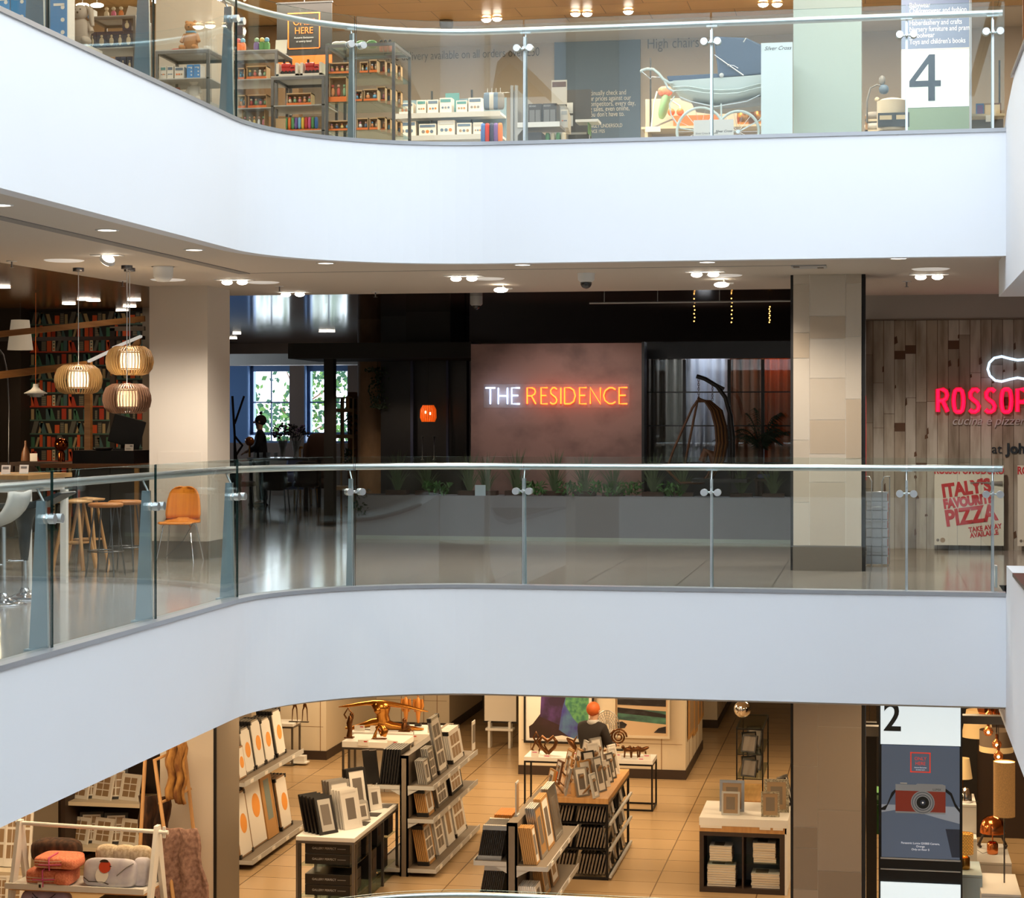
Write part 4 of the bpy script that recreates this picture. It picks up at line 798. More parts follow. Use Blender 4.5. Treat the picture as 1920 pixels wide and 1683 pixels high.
B().lathe([(.155, .26), (.157, .28), (.15, .35), (.12, .42), (.07, .46), (0, .475)], (0, 0, 0), 'copper', 32).done('lamp_shade', r); B().tube([(-.06, 0, .02), (-.12, -.05, .01), (-.22, .0, .06), (-.26, .05, .0)], .003, 'frame_black', 5).done('cord', r)
x = UV(1861, 25.25); B().tube([(-.17, 0, .02), (-.1, 0, .17), (.1, 0, .17), (.17, 0, .02)], .018, 'dark_brown').tube([(-.15, -.1, .02), (-.17, 0, .02), (-.15, .08, .02)], .018, 'dark_brown').tube([(.15, -.1, .02), (.17, 0, .02), (.15, .08, .02)], .018, 'dark_brown').done('tripod_base', loc=(x, 25.3, z2), label='dark wooden tripod lamp foot standing behind the copper dome lamp', cat='lamp foot')
x = UV(1883, 22.55); zb = ZV(1883, 1676, 22.5); r = lampset('floor_lamp', 'floor lamp with a tall cylindrical linen shade at the right edge', 'lamp', (x, 22.55, zb))
B().cyl((0, 0, 0), (0, 0, .015), .13, 'steel_dark', n=28).done('base', r); B().cyl((0, 0, .01), (0, 0, .85), .009, 'steel_dark', n=8).done('pole', r); B().lathe([(.118, .86), (.118, 1.47)], (0, 0, 0), 'shade_linen', 32).lathe([(.114, .87), (.114, 1.46)], (0, 0, 0), 'shade_in', 32).done('lamp_shade', r)
lamp('shade_bulb', (x, 22.55, zb + 1.15), 6, WARM, .03)
# pendants over the lamp department
def pend(px, py, V, r_, label, m='amber', kind='globe_pendant', top=1349):
    x, z = UV(px, V), ZV(px, py, V); r = thing(kind, label, 'pendant lamp', (x, V, z))
    B().lathe([(.0, -r_), (r_ * .5, -r_ * .86), (r_ * .87, -r_ * .5), (r_, 0), (r_ * .87, r_ * .5), (r_ * .45, r_ * .9), (r_ * .2, r_ * 1.25)], (0, 0, 0), m, 20).done('globe', r); B().ball((0, 0, -.01), r_ * .32, 'bulb', 6).done('bulb', r); B().cyl((0, 0, r_ * 1.2), (0, 0, r_ * 1.2 + .05), r_ * .3, 'copper').cyl((0, 0, r_), (0, 0, -2.63 - z), .004, 'frame_black', n=6).done('cord', r)
pend(1855, 1342, 22.9, .055, 'small amber glass pendant directly below the large copper pendant'); pend(1853, 1371, 23.1, .055, 'amber glass pendant beside the grey drum shade, upper left of the cluster'); pend(1869, 1395, 23.0, .055, 'amber glass pendant in the middle of the hanging cluster'); pend(1872, 1417, 22.8, .055, 'lowest amber glass pendant of the hanging cluster')
x, zc = UV(1858, 23.6), ZV(1858, 1330, 23.6); r = thing('copper_pendant', 'large faceted copper pendant cut off by the balcony edge', 'pendant lamp', (x, 23.6, zc)); B().lathe([(.11, -.1), (.16, -.02), (.17, .1), (.1, .22), (.03, .26)], (0, 0, 0), 'copper', 9, sm=False).done('lamp_shade', r); B().ball((0, 0, -.02), .04, 'bulb', 6).done('bulb', r)
x, zc = UV(1868, 24.6), ZV(1868, 1388, 24.6); r = thing('drum_pendant', 'wide grey fabric drum pendant behind the amber pendants', 'pendant lamp', (x, 24.6, zc)); B().lathe([(.20, -.12), (.20, .13)], (0, 0, 0), 'shade_grey', 32).lathe([(.203, -.13), (.203, -.06)], (0, 0, 0), 'shade_cream', 32).done('lamp_shade', r); B().cyl((0, 0, .1), (0, 0, 1.2), .004, 'frame_black', n=6).done('cord', r)
x, zc = UV(1833, 25.5), ZV(1833, 1360, 25.5); r = thing('cone_pendant', 'cream cone pendant behind the beams at the lower right', 'pendant lamp', (x, 25.5, zc)); B().lathe([(.2, -.14), (.14, .2)], (0, 0, 0), 'shade_cream', 28).done('lamp_shade', r); B().cyl((0, 0, .2), (0, 0, .9), .004, 'frame_black', n=6).done('cord', r)
za = ZV(1830, 1352, 22.2); gl = 'grey horizontal beam carrying the lamp department pendants, '; B().box((UV(1800, 22.2), 22.2, za - .03), (1.6, 22.34, za + .06), 'grey').done('lamp_gantry', label=gl + 'nearer one', cat='beam'); B().prism([(UV(1796, 24), 23.9), (1.7, 22.9), (1.7, 23.1), (UV(1796, 24), 24.1)], 'z', za + .06, za + .15, 'grey').done('lamp_gantry', label=gl + 'slanting one', cat='beam'); B().box((UV(1618, 22.2), 22.2, za - .20), (UV(1652, 22.2), 22.34, za - .09), 'grey').done('lamp_gantry', label='short grey beam glimpsed between the tiled column and the totem', cat='beam')
B().box((0, 0, 0), (.12, .12, 2.2), 'dark').box((.0, .1, .9), (.3, .5, 1.2), 'green').box((.02, .1, 1.25), (.3, .5, 1.28), 'green').box((.02, .1, 1.35), (.3, .5, 1.38), 'green').done('rack', loc=(UV(1624, 23), 23, Z2), label='dark rack glimpsed between the tiled column and the totem', cat='rack')

# ---- lower left: white trestle display, ladder with throws, frame shelving behind
x0, x1, V = UV(38, 19.6), UV(282, 19.4), 19.4
zr = ZV(160, 1560, V); zs = ZV(160, 1660, V)
r = thing('display_rack', 'white A-frame display rack with a top rail at the lower left', 'display rack', (0, 0, 0))
B().tube([(x0 - .05, V + .2, zr + .03), (x1 + .12, V + .2, zr - .01)], .022, 'white', 12).box((x1 + .06, V + .19, zr - .07), (x1 + .09, V + .21, zr + .05), 'white').done('top_rail', r)
for x in (x0, x1):
    b = B(); a = .05
    b.prism([(V - .22, zr - 1.25), (V - .16, zr - 1.25), (V + .17, zr - .35), (V + .2, zr - .25), (V + .23, zr - .35), (V + .5, zr - 1.25), (V + .56, zr - 1.25), (V + .25, zr + .06), (V + .15, zr + .06)], 'x', x - .02, x + .02, 'white'); b.box((x + .02, V - .2, zr - 1.25), (x + .028, V - .14, zr - 1.0), 'oak'); b.done('side_frame', r)
for k, z in enumerate((zs, zs - .5)):
    B().box((x0 + .02, V - .12, z - .03), (x1 - .02, V + .42, z), 'white').box((x0 - .02, V - .14, z - .035), (x1 - .02, V - .12, z + .025), 'white').box((x0 + .02, V - .12, z - .05), (x1 - .02, V + .4, z - .03), 'oak').done('shelf', r)
mat('coral', (216, 120, 92), .9, noise=((60, 60, 60), (236, 150, 116), .4, .6)); mat('cream_knit', (232, 216, 190), .9); mat('fur_cream', (214, 200, 178), .95, noise=((30, 30, 30), (180, 160, 134), .35, .65), bump=.6); mat('fur_mauve', (164, 130, 116), .95, noise=((22, 22, 22), (120, 90, 80), .35, .65), bump=.8); mat('fur_gold', (186, 136, 70), .9, noise=((14, 14, 5), (110, 66, 30), .35, .65), bump=.8); mat('fur_dark', (52, 36, 28), .95, noise=((20, 20, 6), (90, 60, 40), .4, .7), bump=.6); mat('snow', (206, 204, 212), .8, noise=((7, 7, 7), (176, 172, 190), .35, .7)); mat('lilac', (188, 172, 200), .8, noise=((5, 5, 5), (150, 140, 180), .4, .7)); mat('robin', (198, 70, 34), .8)
for i, (px, py, w_, h_) in enumerate(((94, 1630, .50, .17), (106, 1603, .46, .13))):
    x, z = UV(px, V), zs + (.0 if i == 0 else .175)
    r = thing('folded_throw', ('lower', 'upper')[i] + ' of two folded coral knitted throws tied with pink ribbon', 'throw', (x, V + .08, z))
    B().soft((0, 0, h_ / 2), (w_, .4, h_), 'coral', .4, 12).soft((.17, -.06, h_ * .5), (.2, .34, h_ * .95), 'coral', .6, 10).done('cloth', r)
    b = B()
    for t in range(3): b.tube([(-w_ * .42, -.19, .03 + t * .03), (0, -.215, .03 + t * .03), (w_ * .3, -.20, .03 + t * .035)], .004, 'cream_knit', 5)
    b.done('fold_trim', r); B().tube([(-.02, -.22, -.0), (-.03, -.21, h_), (-.02, 0, h_ + .01)], .009, 'pink', 6).tube([(-.14, -.21, h_ * .4), (.0, -.225, h_ * .45), (.12, -.215, h_ * .5)], .007, 'pink', 6).done('ribbon', r)
x = UV(86, V); B().box((-.025, -.002, 0), (.025, .002, .07), 'card_white').box((-.012, -.004, .015), (.012, -.002, .05), 'dark').done('swing_tag', loc=(x, V - .15, zs - .02), label='white swing tag hanging from the coral throws', cat='tag')
x = UV(205, V); r = thing('robin_cushion', 'pale cushion printed with a robin on a snowy branch', 'cushion', (x, V + .04, zs + .14)); T = Matrix.Rotation(-.25, 4, 'X')
B(T).soft((0, 0, 0), (.58, .16, .30), 'snow', .45, 12).done('cover', r)
b = B(T); b.prism([(-.06 + .07 * math.cos(a * PI / 8), -.03 + .085 * math.sin(a * PI / 8)) for a in range(16)], 'y', -.094, -.086, 'card_white').prism([(-.035 + .065 * math.cos(a * PI / 8), .055 + .065 * math.sin(a * PI / 8)) for a in range(16)], 'y', -.097, -.088, 'robin').prism([(-.045 + .05 * math.cos(a * PI / 8), .10 + .03 * math.sin(a * PI / 8)) for a in range(9)], 'y', -.099, -.09, 'dark_brown').tube([(-.26, -.078, -.06), (-.2, -.088, -.10), (-.05, -.09, -.10), (.02, -.088, -.12)], .006, 'dark_brown', 5).tube([(.1, -.082, -.03), (.2, -.08, .06), (.27, -.07, .1)], .005, 'grey', 5).prism([(.02, .07), (.045, .062), (.02, .055)], 'y', -.099, -.09, 'dark'); b.done('robin_print', r)
x = UV(257, V); B(Matrix.Rotation(-.15, 4, 'X')).soft((0, 0, .14), (.16, .2, .30), 'snow', .5, 10).done('cushion', loc=(x, V + .12, zs), label='folded pale cushion end beside the robin cushion', cat='cushion')
for i, px in enumerate((200, 232, 262)): B().soft((0, 0, .08), (.24, .2, .18), 'fur_cream', .7, 12).done('rolled_fur_throw', loc=(UV(px, V + .3), V + .32, zs + .2), label=('left', 'middle', 'right')[i] + ' of three rolled cream fur throws behind the robin cushion', cat='throw')
B().box((-.38, 0, 0), (.38, .2, .2), 'white').done('display_block', loc=(UV(232, V + .3), V + .22, zs), label='white block under the rolled fur throws', cat='display block')
B().soft((0, 0, .1), (.55, .3, .26), 'fur_dark', .6, 12).done('fur_throw', loc=(UV(105, V + .4), V + .42, zs + .16), label='dark brown fur throw behind the coral throws', cat='throw')
r = thing('stag_cushion', 'lilac cushion printed with stag antlers on the lower shelf', 'cushion', (UV(82, V), V + .05, zs - .28)); B(T).soft((0, 0, 0), (.56, .16, .42), 'lilac', .45, 12).done('cover', r)
b = B(T)
for s in (-1, 1):
    b.tube([(s * .01, -.094, -.05), (s * .06, -.094, .03), (s * .07, -.09, .12)], .006, 'navy', 5)
    for t in (.02, .06, .1): b.tube([(s * (.05 + t * .1), -.094, t), (s * .13, -.09, t + .06)], .004, 'navy', 5)
b.done('stag_print', r)
B().soft((0, 0, .12), (.3, .2, .3), 'purple', .5, 10).done('cushion', loc=(UV(130, V), V + .12, zs - .5), label='plain violet cushion beside the stag cushion', cat='cushion')
B().soft((0, 0, .1), (.26, .2, .2), 'fur_gold', .7, 12).done('rolled_fur_throw', loc=(UV(178, V + .1), V + .15, zs - .5), label='golden rolled fur throw on the lower shelf of the white rack', cat='throw')
B().box((-.28, 0, 0), (.28, .25, .36), 'black').box((-.26, -.004, .3), (.26, 0, .31), 'steel').done('storage_box', loc=(UV(228, V), V + .0, zs - .5), label='black box on the lower shelf of the white rack', cat='box')
# ladder with throws
V = 20.6; r = thing('ladder_rack', 'oak ladder display stand draped with fur throws', 'ladder stand', (0, 0, 0))
def q3(px, py, V_): return P(px, py, V=V_)
for n_, (a_, b_) in enumerate(((q3(272, 1425, 20.9), q3(262, 1600, 20.5)), (q3(290, 1425, 20.7), q3(330, 1720, 20.1)), (q3(345, 1400, 21.0), q3(378, 1690, 20.7)))):
    d = (b_ - a_); B().tube([a_, b_], .022, 'oak', 8).done('ladder_rail', r)
b = B()
for py in (1420, 1500, 1580, 1650): b.tube([q3(288 + (py - 1425) * .135, py + 6, 20.7 - (py - 1425) * .002), q3(347 + (py - 1400) * .11, py - 22, 20.95)], .016, 'oak', 8)
b.done('rungs', r)
def drape(name, label, px0, px1, py0, py1, V_, m, cat='throw', lean=0, n=14, spread=0):
    a = P(px0, py0, V=V_); c = P(px1, py0, V=V_); zb = P(px0, py1, V=V_)[2]; b = B(); vs = []; K = 10
    for j in range(K + 1):
        for i in range(n * 2 + 1):
            u = i / (n * 2); x = a[0] + (c[0] - a[0]) * u + lean * j / K + spread * (u - .3) * j / K + .02 * math.sin(j * 1.3)
            vs.append((x, V_ - .03 + .035 * math.sin(u * 15 + j * .25) - .04 * j / K, a[2] + (zb - a[2]) * j / K + (.03 * math.sin(u * 6) if j == K else 0)))
    w_ = n * 2 + 1; b.add(vs, [(j * w_ + i, j * w_ + i + 1, (j + 1) * w_ + i + 1, (j + 1) * w_ + i) for j in range(K) for i in range(n * 2)], m, True)
    b.done(name, label=label, cat=cat, solid=.03)
drape('fur_throw', 'glossy golden fur throw hanging at the top of the ladder stand', 312, 348, 1390, 1500, 20.65, 'fur_gold', lean=.03)
drape('fur_throw', 'dark brown fur throw hanging between the ladder rails', 262, 318, 1490, 1650, 20.85, 'fur_dark')
drape('fur_throw', 'large mauve fur throw hanging low on the ladder stand', 298, 368, 1550, 1720, 20.3, 'fur_mauve', lean=.03, spread=.28)
# frame shelving behind
UL = UV(135, 23.5)
r = thing('wall_shelves', 'dark wall shelving with white edged shelves of frames at the far lower left', 'shelf unit', (0, 0, 0))
B().box((UV(115, 24.6), 24.5, Z2), (UV(300, 24.6), 24.7, -3.6), 'dark_brown').box((UV(114, 23.7), 23.7, Z2), (UV(122, 23.7), 24.5, -4.0), 'dark_brown').done('back_panel', r)
for i, py in enumerate((1505, 1590)):
    z = ZV(200, py, 23.8); B().box((UV(128, 23.8), 23.8, z - .05), (UV(272, 23.8), 24.5, z), 'ivory').done('shelf', r)
    for j, px in enumerate((146, 168, 190, 214, 240)):
        frame(UV(px, 24), 24.0 + .05 * (j % 2), z + .001, (-.3, .3)[j % 2], .30, .40 if j % 2 else .34, 'multi', cf=('card_white', 'frame_black')[j % 2], cm='card_white', cp='photo_tan', tilt=.25, label='aperture frame on the %s far left wall shelf, %s from the left' % (('upper', 'lower')[i], ORD[j]))
z = ZV(30, 1690, 21.5)
r = thing('display_shelf_unit', 'pale sloping rack of long aperture frames at the left edge', 'shelf unit', (UV(0, 21.8), 21.5, Z2)); B().box((-.8, 0, 0), (.30, .5, .4), 'ivory').box((-.8, .42, .4), (.30, .5, 1.2), 'brown_board').done('rack_body', r)
for j, px in enumerate((-6, 18, 42)): frame(UV(px, 21.7), 21.72, Z2 + .41, .12, .17, .72, 'multi', cf='card_white', cm='card_white', cp='photo_tan', tilt=.2, label='long narrow aperture frame in the left edge rack, %s from the left' % ORD[j])
for j, px in enumerate((-10, 14)): frame(UV(px, 20.9), 21.05, ZV(px, 1700, 21), .12, .2, .34, 'multi', cf='card_white', cm='card_white', cp='photo_tan', tilt=.2, label='small aperture frame at the bottom left corner, %s one' % ('outer', 'inner')[j])
# ================================================================ MIDDLE FLOOR
# ---- ceiling fittings
def dl(px, py, kind, i, zc=1.5, lvl='middle'):
    c = P(px, py, z=zc); lab = None
    if kind == 'd':
        r = thing('downlight', 'small round recessed downlight in the white soffit, %s from the left' % ORD[i], 'downlight', c, group='small soffit downlights')
        B().lathe([(.075, -.006), (.095, -.004), (.095, 0)], (0, 0, 0), 'white', 20).done('ring', r); B().cyl((0, 0, -.003), (0, 0, -.002), .075, 'lamp_soft', n=20).done('lens', r)
    elif kind == 't':
        r = thing('twin_spotlight', 'white twin gimbal spotlight in the soffit, %s from the left' % ORD[i], 'spotlight', c, group='twin gimbal spotlights')
        B().box((-.2, -.1, -.006), (.2, .1, 0), 'white').done('plate', r)
        for sx in (-.085, .085):
            h = B().lathe([(.04, 0), (.06, -.035)], (sx, 0, 0), 'steel', 18).done('head', r); B().ball((sx, 0, -.03), (.058, .058, .028), 'lamp_on', 8).done('lens', h)
    elif kind == 's':
        r = thing('ceiling_speaker', 'large flat round ceiling speaker in the soffit, %s from the left' % ORD[i], 'ceiling speaker', c, group='round ceiling speakers')
        B().lathe([(.0, -.012), (.13, -.012), (.17, -.008), (.19, 0)], (0, 0, 0), 'speaker_glow', 24).done('grille', r)
    elif kind == 'k':
        r = thing('sprinkler', 'small sprinkler head under the ceiling, %s from the left' % ORD[i], 'sprinkler', c, group='sprinkler heads')
        B().cyl((0, 0, 0), (0, 0, -.008), .05, 'white').cyl((0, 0, 0), (0, 0, -.06), .008, 'steel_dark', n=8).cyl((0, 0, -.06), (0, 0, -.064), .022, 'steel_dark', n=10).done('head', r)
    return c
mat('speaker_glow', (240, 236, 228), .6, emit=.35); mat('lamp_soft', (255, 250, 240), .5, emit=5, ec=(255, 246, 232))  # speaker discs given a faint glow of their own, though no lamps
for i, (px, py) in enumerate(((0, 384), (201, 431), (364, 468), (611, 493), (980, 496), (1326, 491), (1685, 484))): dl(px, py, 'd', i)
for i, (px, py) in enumerate(((440, 524), (549, 547), (870, 517), (1322, 509), (1742, 514))): dl(px, py, 't', i)
for i, (px, py) in enumerate(((120, 488), (315, 524), (492, 529), (913, 522), (1358, 516), (1745, 504))): dl(px, py, 's', i)
for i, (px, py) in enumerate(((22, 489), (230, 526), (524, 536), (1700, 527), (704, 547))): dl(px, py, 'k', i)
for i, (px, py) in enumerate(((944, 540), (1358, 530))):
    c = P(px, py, z=1.46); r = thing('spotlight', ('left', 'right')[i] + ' adjustable spotlight hanging just below the soffit on a short stem', 'spotlight', c)
    B().cyl((0, 0, 0), (0, 0, .06), .012, 'steel', n=8).box((-.1, -.03, -.012), (.1, .03, 0), 'white').done('bracket', r); B().ball((-.03, 0, -.02), (.08, .06, .03), 'lamp_on', 8).done('lens', r)
# tilted bright spot on the left
c = P(201, 478, z=1.5); r = thing('gimbal_spotlight', 'bright tilted gimbal spotlight at the upper left soffit', 'spotlight', c)
B().box((-.14, -.07, -.006), (.14, .07, 0), 'white').done('plate', r); T = Matrix.Translation((0, 0, -.05)) @ Matrix.Rotation(.7, 4, 'Y') @ Matrix.Rotation(.5, 4, 'X'); B(T).lathe([(.06, .03), (.075, 0)], (0, 0, 0), 'white', 20).done('head', r); B(T).ball((0, 0, 0), (.072, .072, .02), 'lamp_on', 10).done('lens', r)
c = P(306, 500, z=1.5); r = thing('smoke_detector', 'white round dome fixture on the soffit above the left column', 'ceiling fixture', c); B().lathe([(.0, -.15), (.06, -.145), (.095, -.10), (.10, 0), (.12, 0)], (0, 0, 0), 'white', 24).done('housing', r)
c = P(1099, 512, z=1.5); r = thing('security_camera', 'white dome security camera with black dome on the soffit', 'security camera', c); B().lathe([(.05, -.10), (.085, -.07), (.09, 0)], (0, 0, 0), 'white', 24).done('housing', r); B().ball((0, 0, -.10), .06, 'dome_black', 10).done('dome', r)
mat('dome_black', (22, 24, 28), .05, spec=.9)
B().box((-.17, -.17, -.012), (.17, .17, 0), 'light_grey').box((-.15, -.15, -.016), (-.09, -.02, -.012), 'taupe').box((.08, 0, -.016), (.14, .12, -.012), 'taupe').done('access_panel', loc=P(1517, 499, z=1.499), label='square hatch with patched corners in the soffit above the tiled column', cat='hatch')
for c_, p_ in (((-6.9, 14.0), 200), ((-6.7, 19.6), 260), ((-4.6, 20.6), 260), ((-1.8, 20.4), 240), ((.6, 21.8), 260), ((-7.3, 17), 180), ((-6.9, 11), 160), ((-.6, 19.2), 100), ((-7.9, 19.6), 110)):  # last two added to brighten the fronts of the columns
    lamp('soffit_light', (c_[0], c_[1], 1.40), p_, (1, .89, .77), .08, 2.5)
for x, y, p_ in ((-10.5, 22, 60), (-11.3, 25.0, 45), (-9.8, 25.0, 60), (-8.8, 23, 50)):
    lamp('bookshop_light', (x, y, 1.5), p_, (1, .74, .45), .06, 2.0)
for i, (px, py) in enumerate(((5, 538), (12, 585), (32, 586), (129, 569), (158, 561), (175, 563), (229, 582), (243, 574), (251, 562))):
    c = P(px, py, z=1.555); r = thing('downlight', 'bright downlight in the glossy timber ceiling of the bookshop, %s from the left' % ORD[i], 'downlight', c, group='bookshop downlights'); B().cyl((0, 0, -.004), (0, 0, -.01), .09, 'lamp_on', n=16).done('lens', r)
for i, (px, py) in enumerate(((444, 625), (437, 634), (606, 621), (620, 621))):
    c = P(px, py, z=1.555); r = thing('downlight', 'small distant downlight above the window area, %s from the left' % ORD[i], 'downlight', c, group='window area downlights'); B().cyl((0, 0, -.004), (0, 0, -.012), .075, 'lamp_on', n=12).done('lens', r)

lamp('bookshop_ceiling_fill', (-11.0, 23.2, -.2), 16, (1, .74, .45), .12)  # hidden low lamp added to brighten the timber ceiling
# ---- bookshop corner: printed bookcase wall
VB = 26.2
u0, u1 = UV(-260, VB), UV(56, VB); u2 = UV(268, VB)
struct(B().box((u0, VB - .3, Z3), (u1, VB + .2, 1.56), 'wall_dark'), 'wall_bookshop_dark'); mat('wall_dark', (44, 34, 26), .6)
struct(B().box((u2, VB - .02, Z3), (-9.95, VB + .3, 1.56), 'taupe').box((-10.05, VB, Z3), (-9.95, 27.9, 1.56), 'taupe'), 'wall_bookshop_end')
struct(B().box((BIG, 27.7, Z3), (-10.0, 27.9, 1.56), 'wall_dark'), 'wall_bookshop_back')
b = B().box((u1, VB, Z3), (u2, VB + .05, 1.52), 'paper_black'); mat('paper_black', (20, 18, 16), .7)
mat('bk_orange', (208, 84, 34), .7); mat('bk_green', (58, 104, 78), .7); mat('bk_teal', (66, 96, 96), .7); mat('bk_grey', (96, 94, 84), .7); mat('bk_tan', (160, 140, 100), .7); mat('bk_red', (176, 56, 30), .7); mat('bk_cream', (206, 192, 156), .7); mat('shelf_green', (70, 98, 86), .7)
rows = 16; rh = (1.52 - Z3) / rows; W_ = u2 - u1; rb = random.Random(3); nrep = 3
pat = []
for k in range(4):
    x = .02; L_ = []
    while x < W_ / nrep - .03:
        w_ = rb.choice((.035, .045, .055, .07)); h_ = rb.uniform(.6, .88) * rh; tl = rb.choice((0, 0, 0, 0, .14, -.16, 0)); L_.append((x, w_, h_, tl, rb.choice(('bk_orange', 'bk_green', 'bk_teal', 'bk_teal', 'bk_grey', 'bk_tan', 'bk_red', 'bk_green', 'bk_cream', 'bk_grey')))); x += w_ + (abs(tl) * .16 if tl else 0) + rb.choice((.004, .004, .012, .03))
    pat.append(L_)
for k in range(rows):
    z = Z3 + k * rh
    b.box((u1, VB - .003, z), (u2, VB - .0015, z + .02), 'bk_red' if k % 4 == 1 else 'shelf_green')
    for rp in range(nrep):
        ox = u1 + rp * W_ / nrep
        for x, w_, h_, tl, m_ in pat[k % 4]:
            s_ = tl * h_ * 2; b.add([(ox + x, VB - .002, z + .02), (ox + x + w_, VB - .002, z + .02), (ox + x + w_ + s_, VB - .002, z + .02 + h_), (ox + x + s_, VB - .002, z + .02 + h_)], [(0, 1, 2, 3)], m_)
            if m_ in ('bk_cream',): [b.prism([(ox + x + w_ / 2 + .013 * math.cos(a), z + .02 + h_ * q_ + .013 * math.sin(a)) for a in [t * PI / 4 for t in range(8)]], 'y', VB - .0035, VB - .0025, ('bk_orange', 'bk_grey', 'bk_teal')[int(q_ * 3)]) for q_ in (.2, .5, .8)]
            if m_ == 'bk_grey': [b.add([(ox + x + .004, VB - .003, z + .02 + h_ * q_), (ox + x + w_ - .004, VB - .003, z + .02 + h_ * q_), (ox + x + w_ - .004, VB - .003, z + .025 + h_ * q_), (ox + x + .004, VB - .003, z + .025 + h_ * q_)], [(0, 1, 2, 3)], 'bk_tan') for q_ in (.2, .4, .6, .8)] if not tl else None
struct(b, 'wall_bookcase_paper')
for i, (xa, xb, py0) in enumerate(((156, 172, 868), (242, 262, 868))): pass
# timber beams hung across the bookshop
def bar(p0, V0_, p1, V1_, hh, m, name, label, cat='beam', dy=.05):
    a, c = P(*p0, V=V0_), P(*p1, V=V1_); b = B(); vs = []
    for p in (a, c): vs += [(p[0], p[1], p[2] - hh / 2), (p[0], p[1] + dy, p[2] - hh / 2), (p[0], p[1] + dy, p[2] + hh / 2), (p[0], p[1], p[2] + hh / 2)]
    b.add(vs, [(0, 3, 2, 1), (4, 5, 6, 7), (0, 1, 5, 4), (1, 2, 6, 5), (2, 3, 7, 6), (3, 0, 4, 7)], m); return b.done(name, label=label, cat=cat)
mat('beam_wood', (176, 124, 68), .5, noise=((3, 3, 30), (150, 100, 52), .3, .7)); mat('beam_dark', (40, 28, 20), .6)
bar((-10, 627), 23.0, (270, 597), 25.0, .075, 'beam_wood', 'timber_beam', 'upper sloping timber beam crossing in front of the bookcase wall')
bar((-10, 704), 22.5, (160, 683), 24.6, .09, 'beam_wood', 'timber_beam', 'lower sloping timber beam ending behind the left slatted pendant')
bar((-10, 636), 24.4, (270, 633), 25.8, .05, 'beam_dark', 'timber_beam', 'thin dark beam under the upper timber beam')
x0 = UV(158, 24.8); B().box((x0, 24.8, Z3), (x0 + .085, 24.88, ZV(165, 678, 24.8)), 'beam_wood').done('timber_post', label='vertical timber post in front of the bookcase wall', cat='post')
x0 = UV(206, 25.6); B().box((x0, 25.6, Z3), (x0 + .07, 25.66, ZV(206, 615, 25.6)), 'beam_dark').box((x0, 25.6, ZV(206, 620, 25.6)), (UV(270, 25.6), 25.66, ZV(206, 612, 25.6)), 'taupe').done('door_frame', label='dark door frame standing before the right end of the bookcase wall', cat='frame')
b = B(); a, c = P(206, 690, V=24.3), P(262, 630, V=24.3); b.add([(a[0], 24.3, a[2] - .1), (c[0], 24.3, c[2] - .1), (c[0], 24.3, c[2]), (a[0], 24.3, a[2]), (a[0], 24.36, a[2] - .1), (c[0], 24.36, c[2] - .1), (c[0], 24.36, c[2]), (a[0], 24.36, a[2])], [(0, 1, 2, 3), (4, 7, 6, 5), (0, 4, 5, 1), (3, 2, 6, 7), (0, 3, 7, 4), (1, 5, 6, 2)], 'beam_wood')
r = b.done('angled_beam_light', label='angled timber beam with a white light strip above the slatted pendants', cat='beam')
bar((164, 677), 24.25, (206, 657), 24.25, .03, 'strip_white', 'light_strip', 'lower white light strip left of the slatted pendants', 'light strip', .09); bar((210, 652), 24.2, (262, 630), 24.2, .028, 'strip_white', 'light_strip', 'upper white light strip above the slatted pendants', 'light strip', .09)
mat('strip_white', (240, 236, 226), .4, emit=.5)
# arc floor lamp at the far left
b = B(); b.tube([P(16, 870, V=24), P(17, 760, V=24), P(14, 700, V=24), P(6, 665, V=24), P(-8, 648, V=24)], .014, 'steel_dark', 8); b.done('arc_lamp', label='thin steel arc lamp in front of the dark wall at the far left', cat='lamp')
c = P(38, 625, V=24.6); r = thing('drum_shade_lamp', 'pale drum lamp shade glowing at the top left of the bookcase wall', 'lamp', c); B().lathe([(.17, -.22), (.12, .18)], (0, 0, 0), 'shade_pale', 24).done('lamp_shade', r); B().cyl((0, 0, .1), (0, 0, 1.55 - c[2]), .004, 'frame_black', n=6).done('cord', r)
mat('shade_pale', (200, 192, 176), .8, emit=.25, ec=(220, 200, 170))
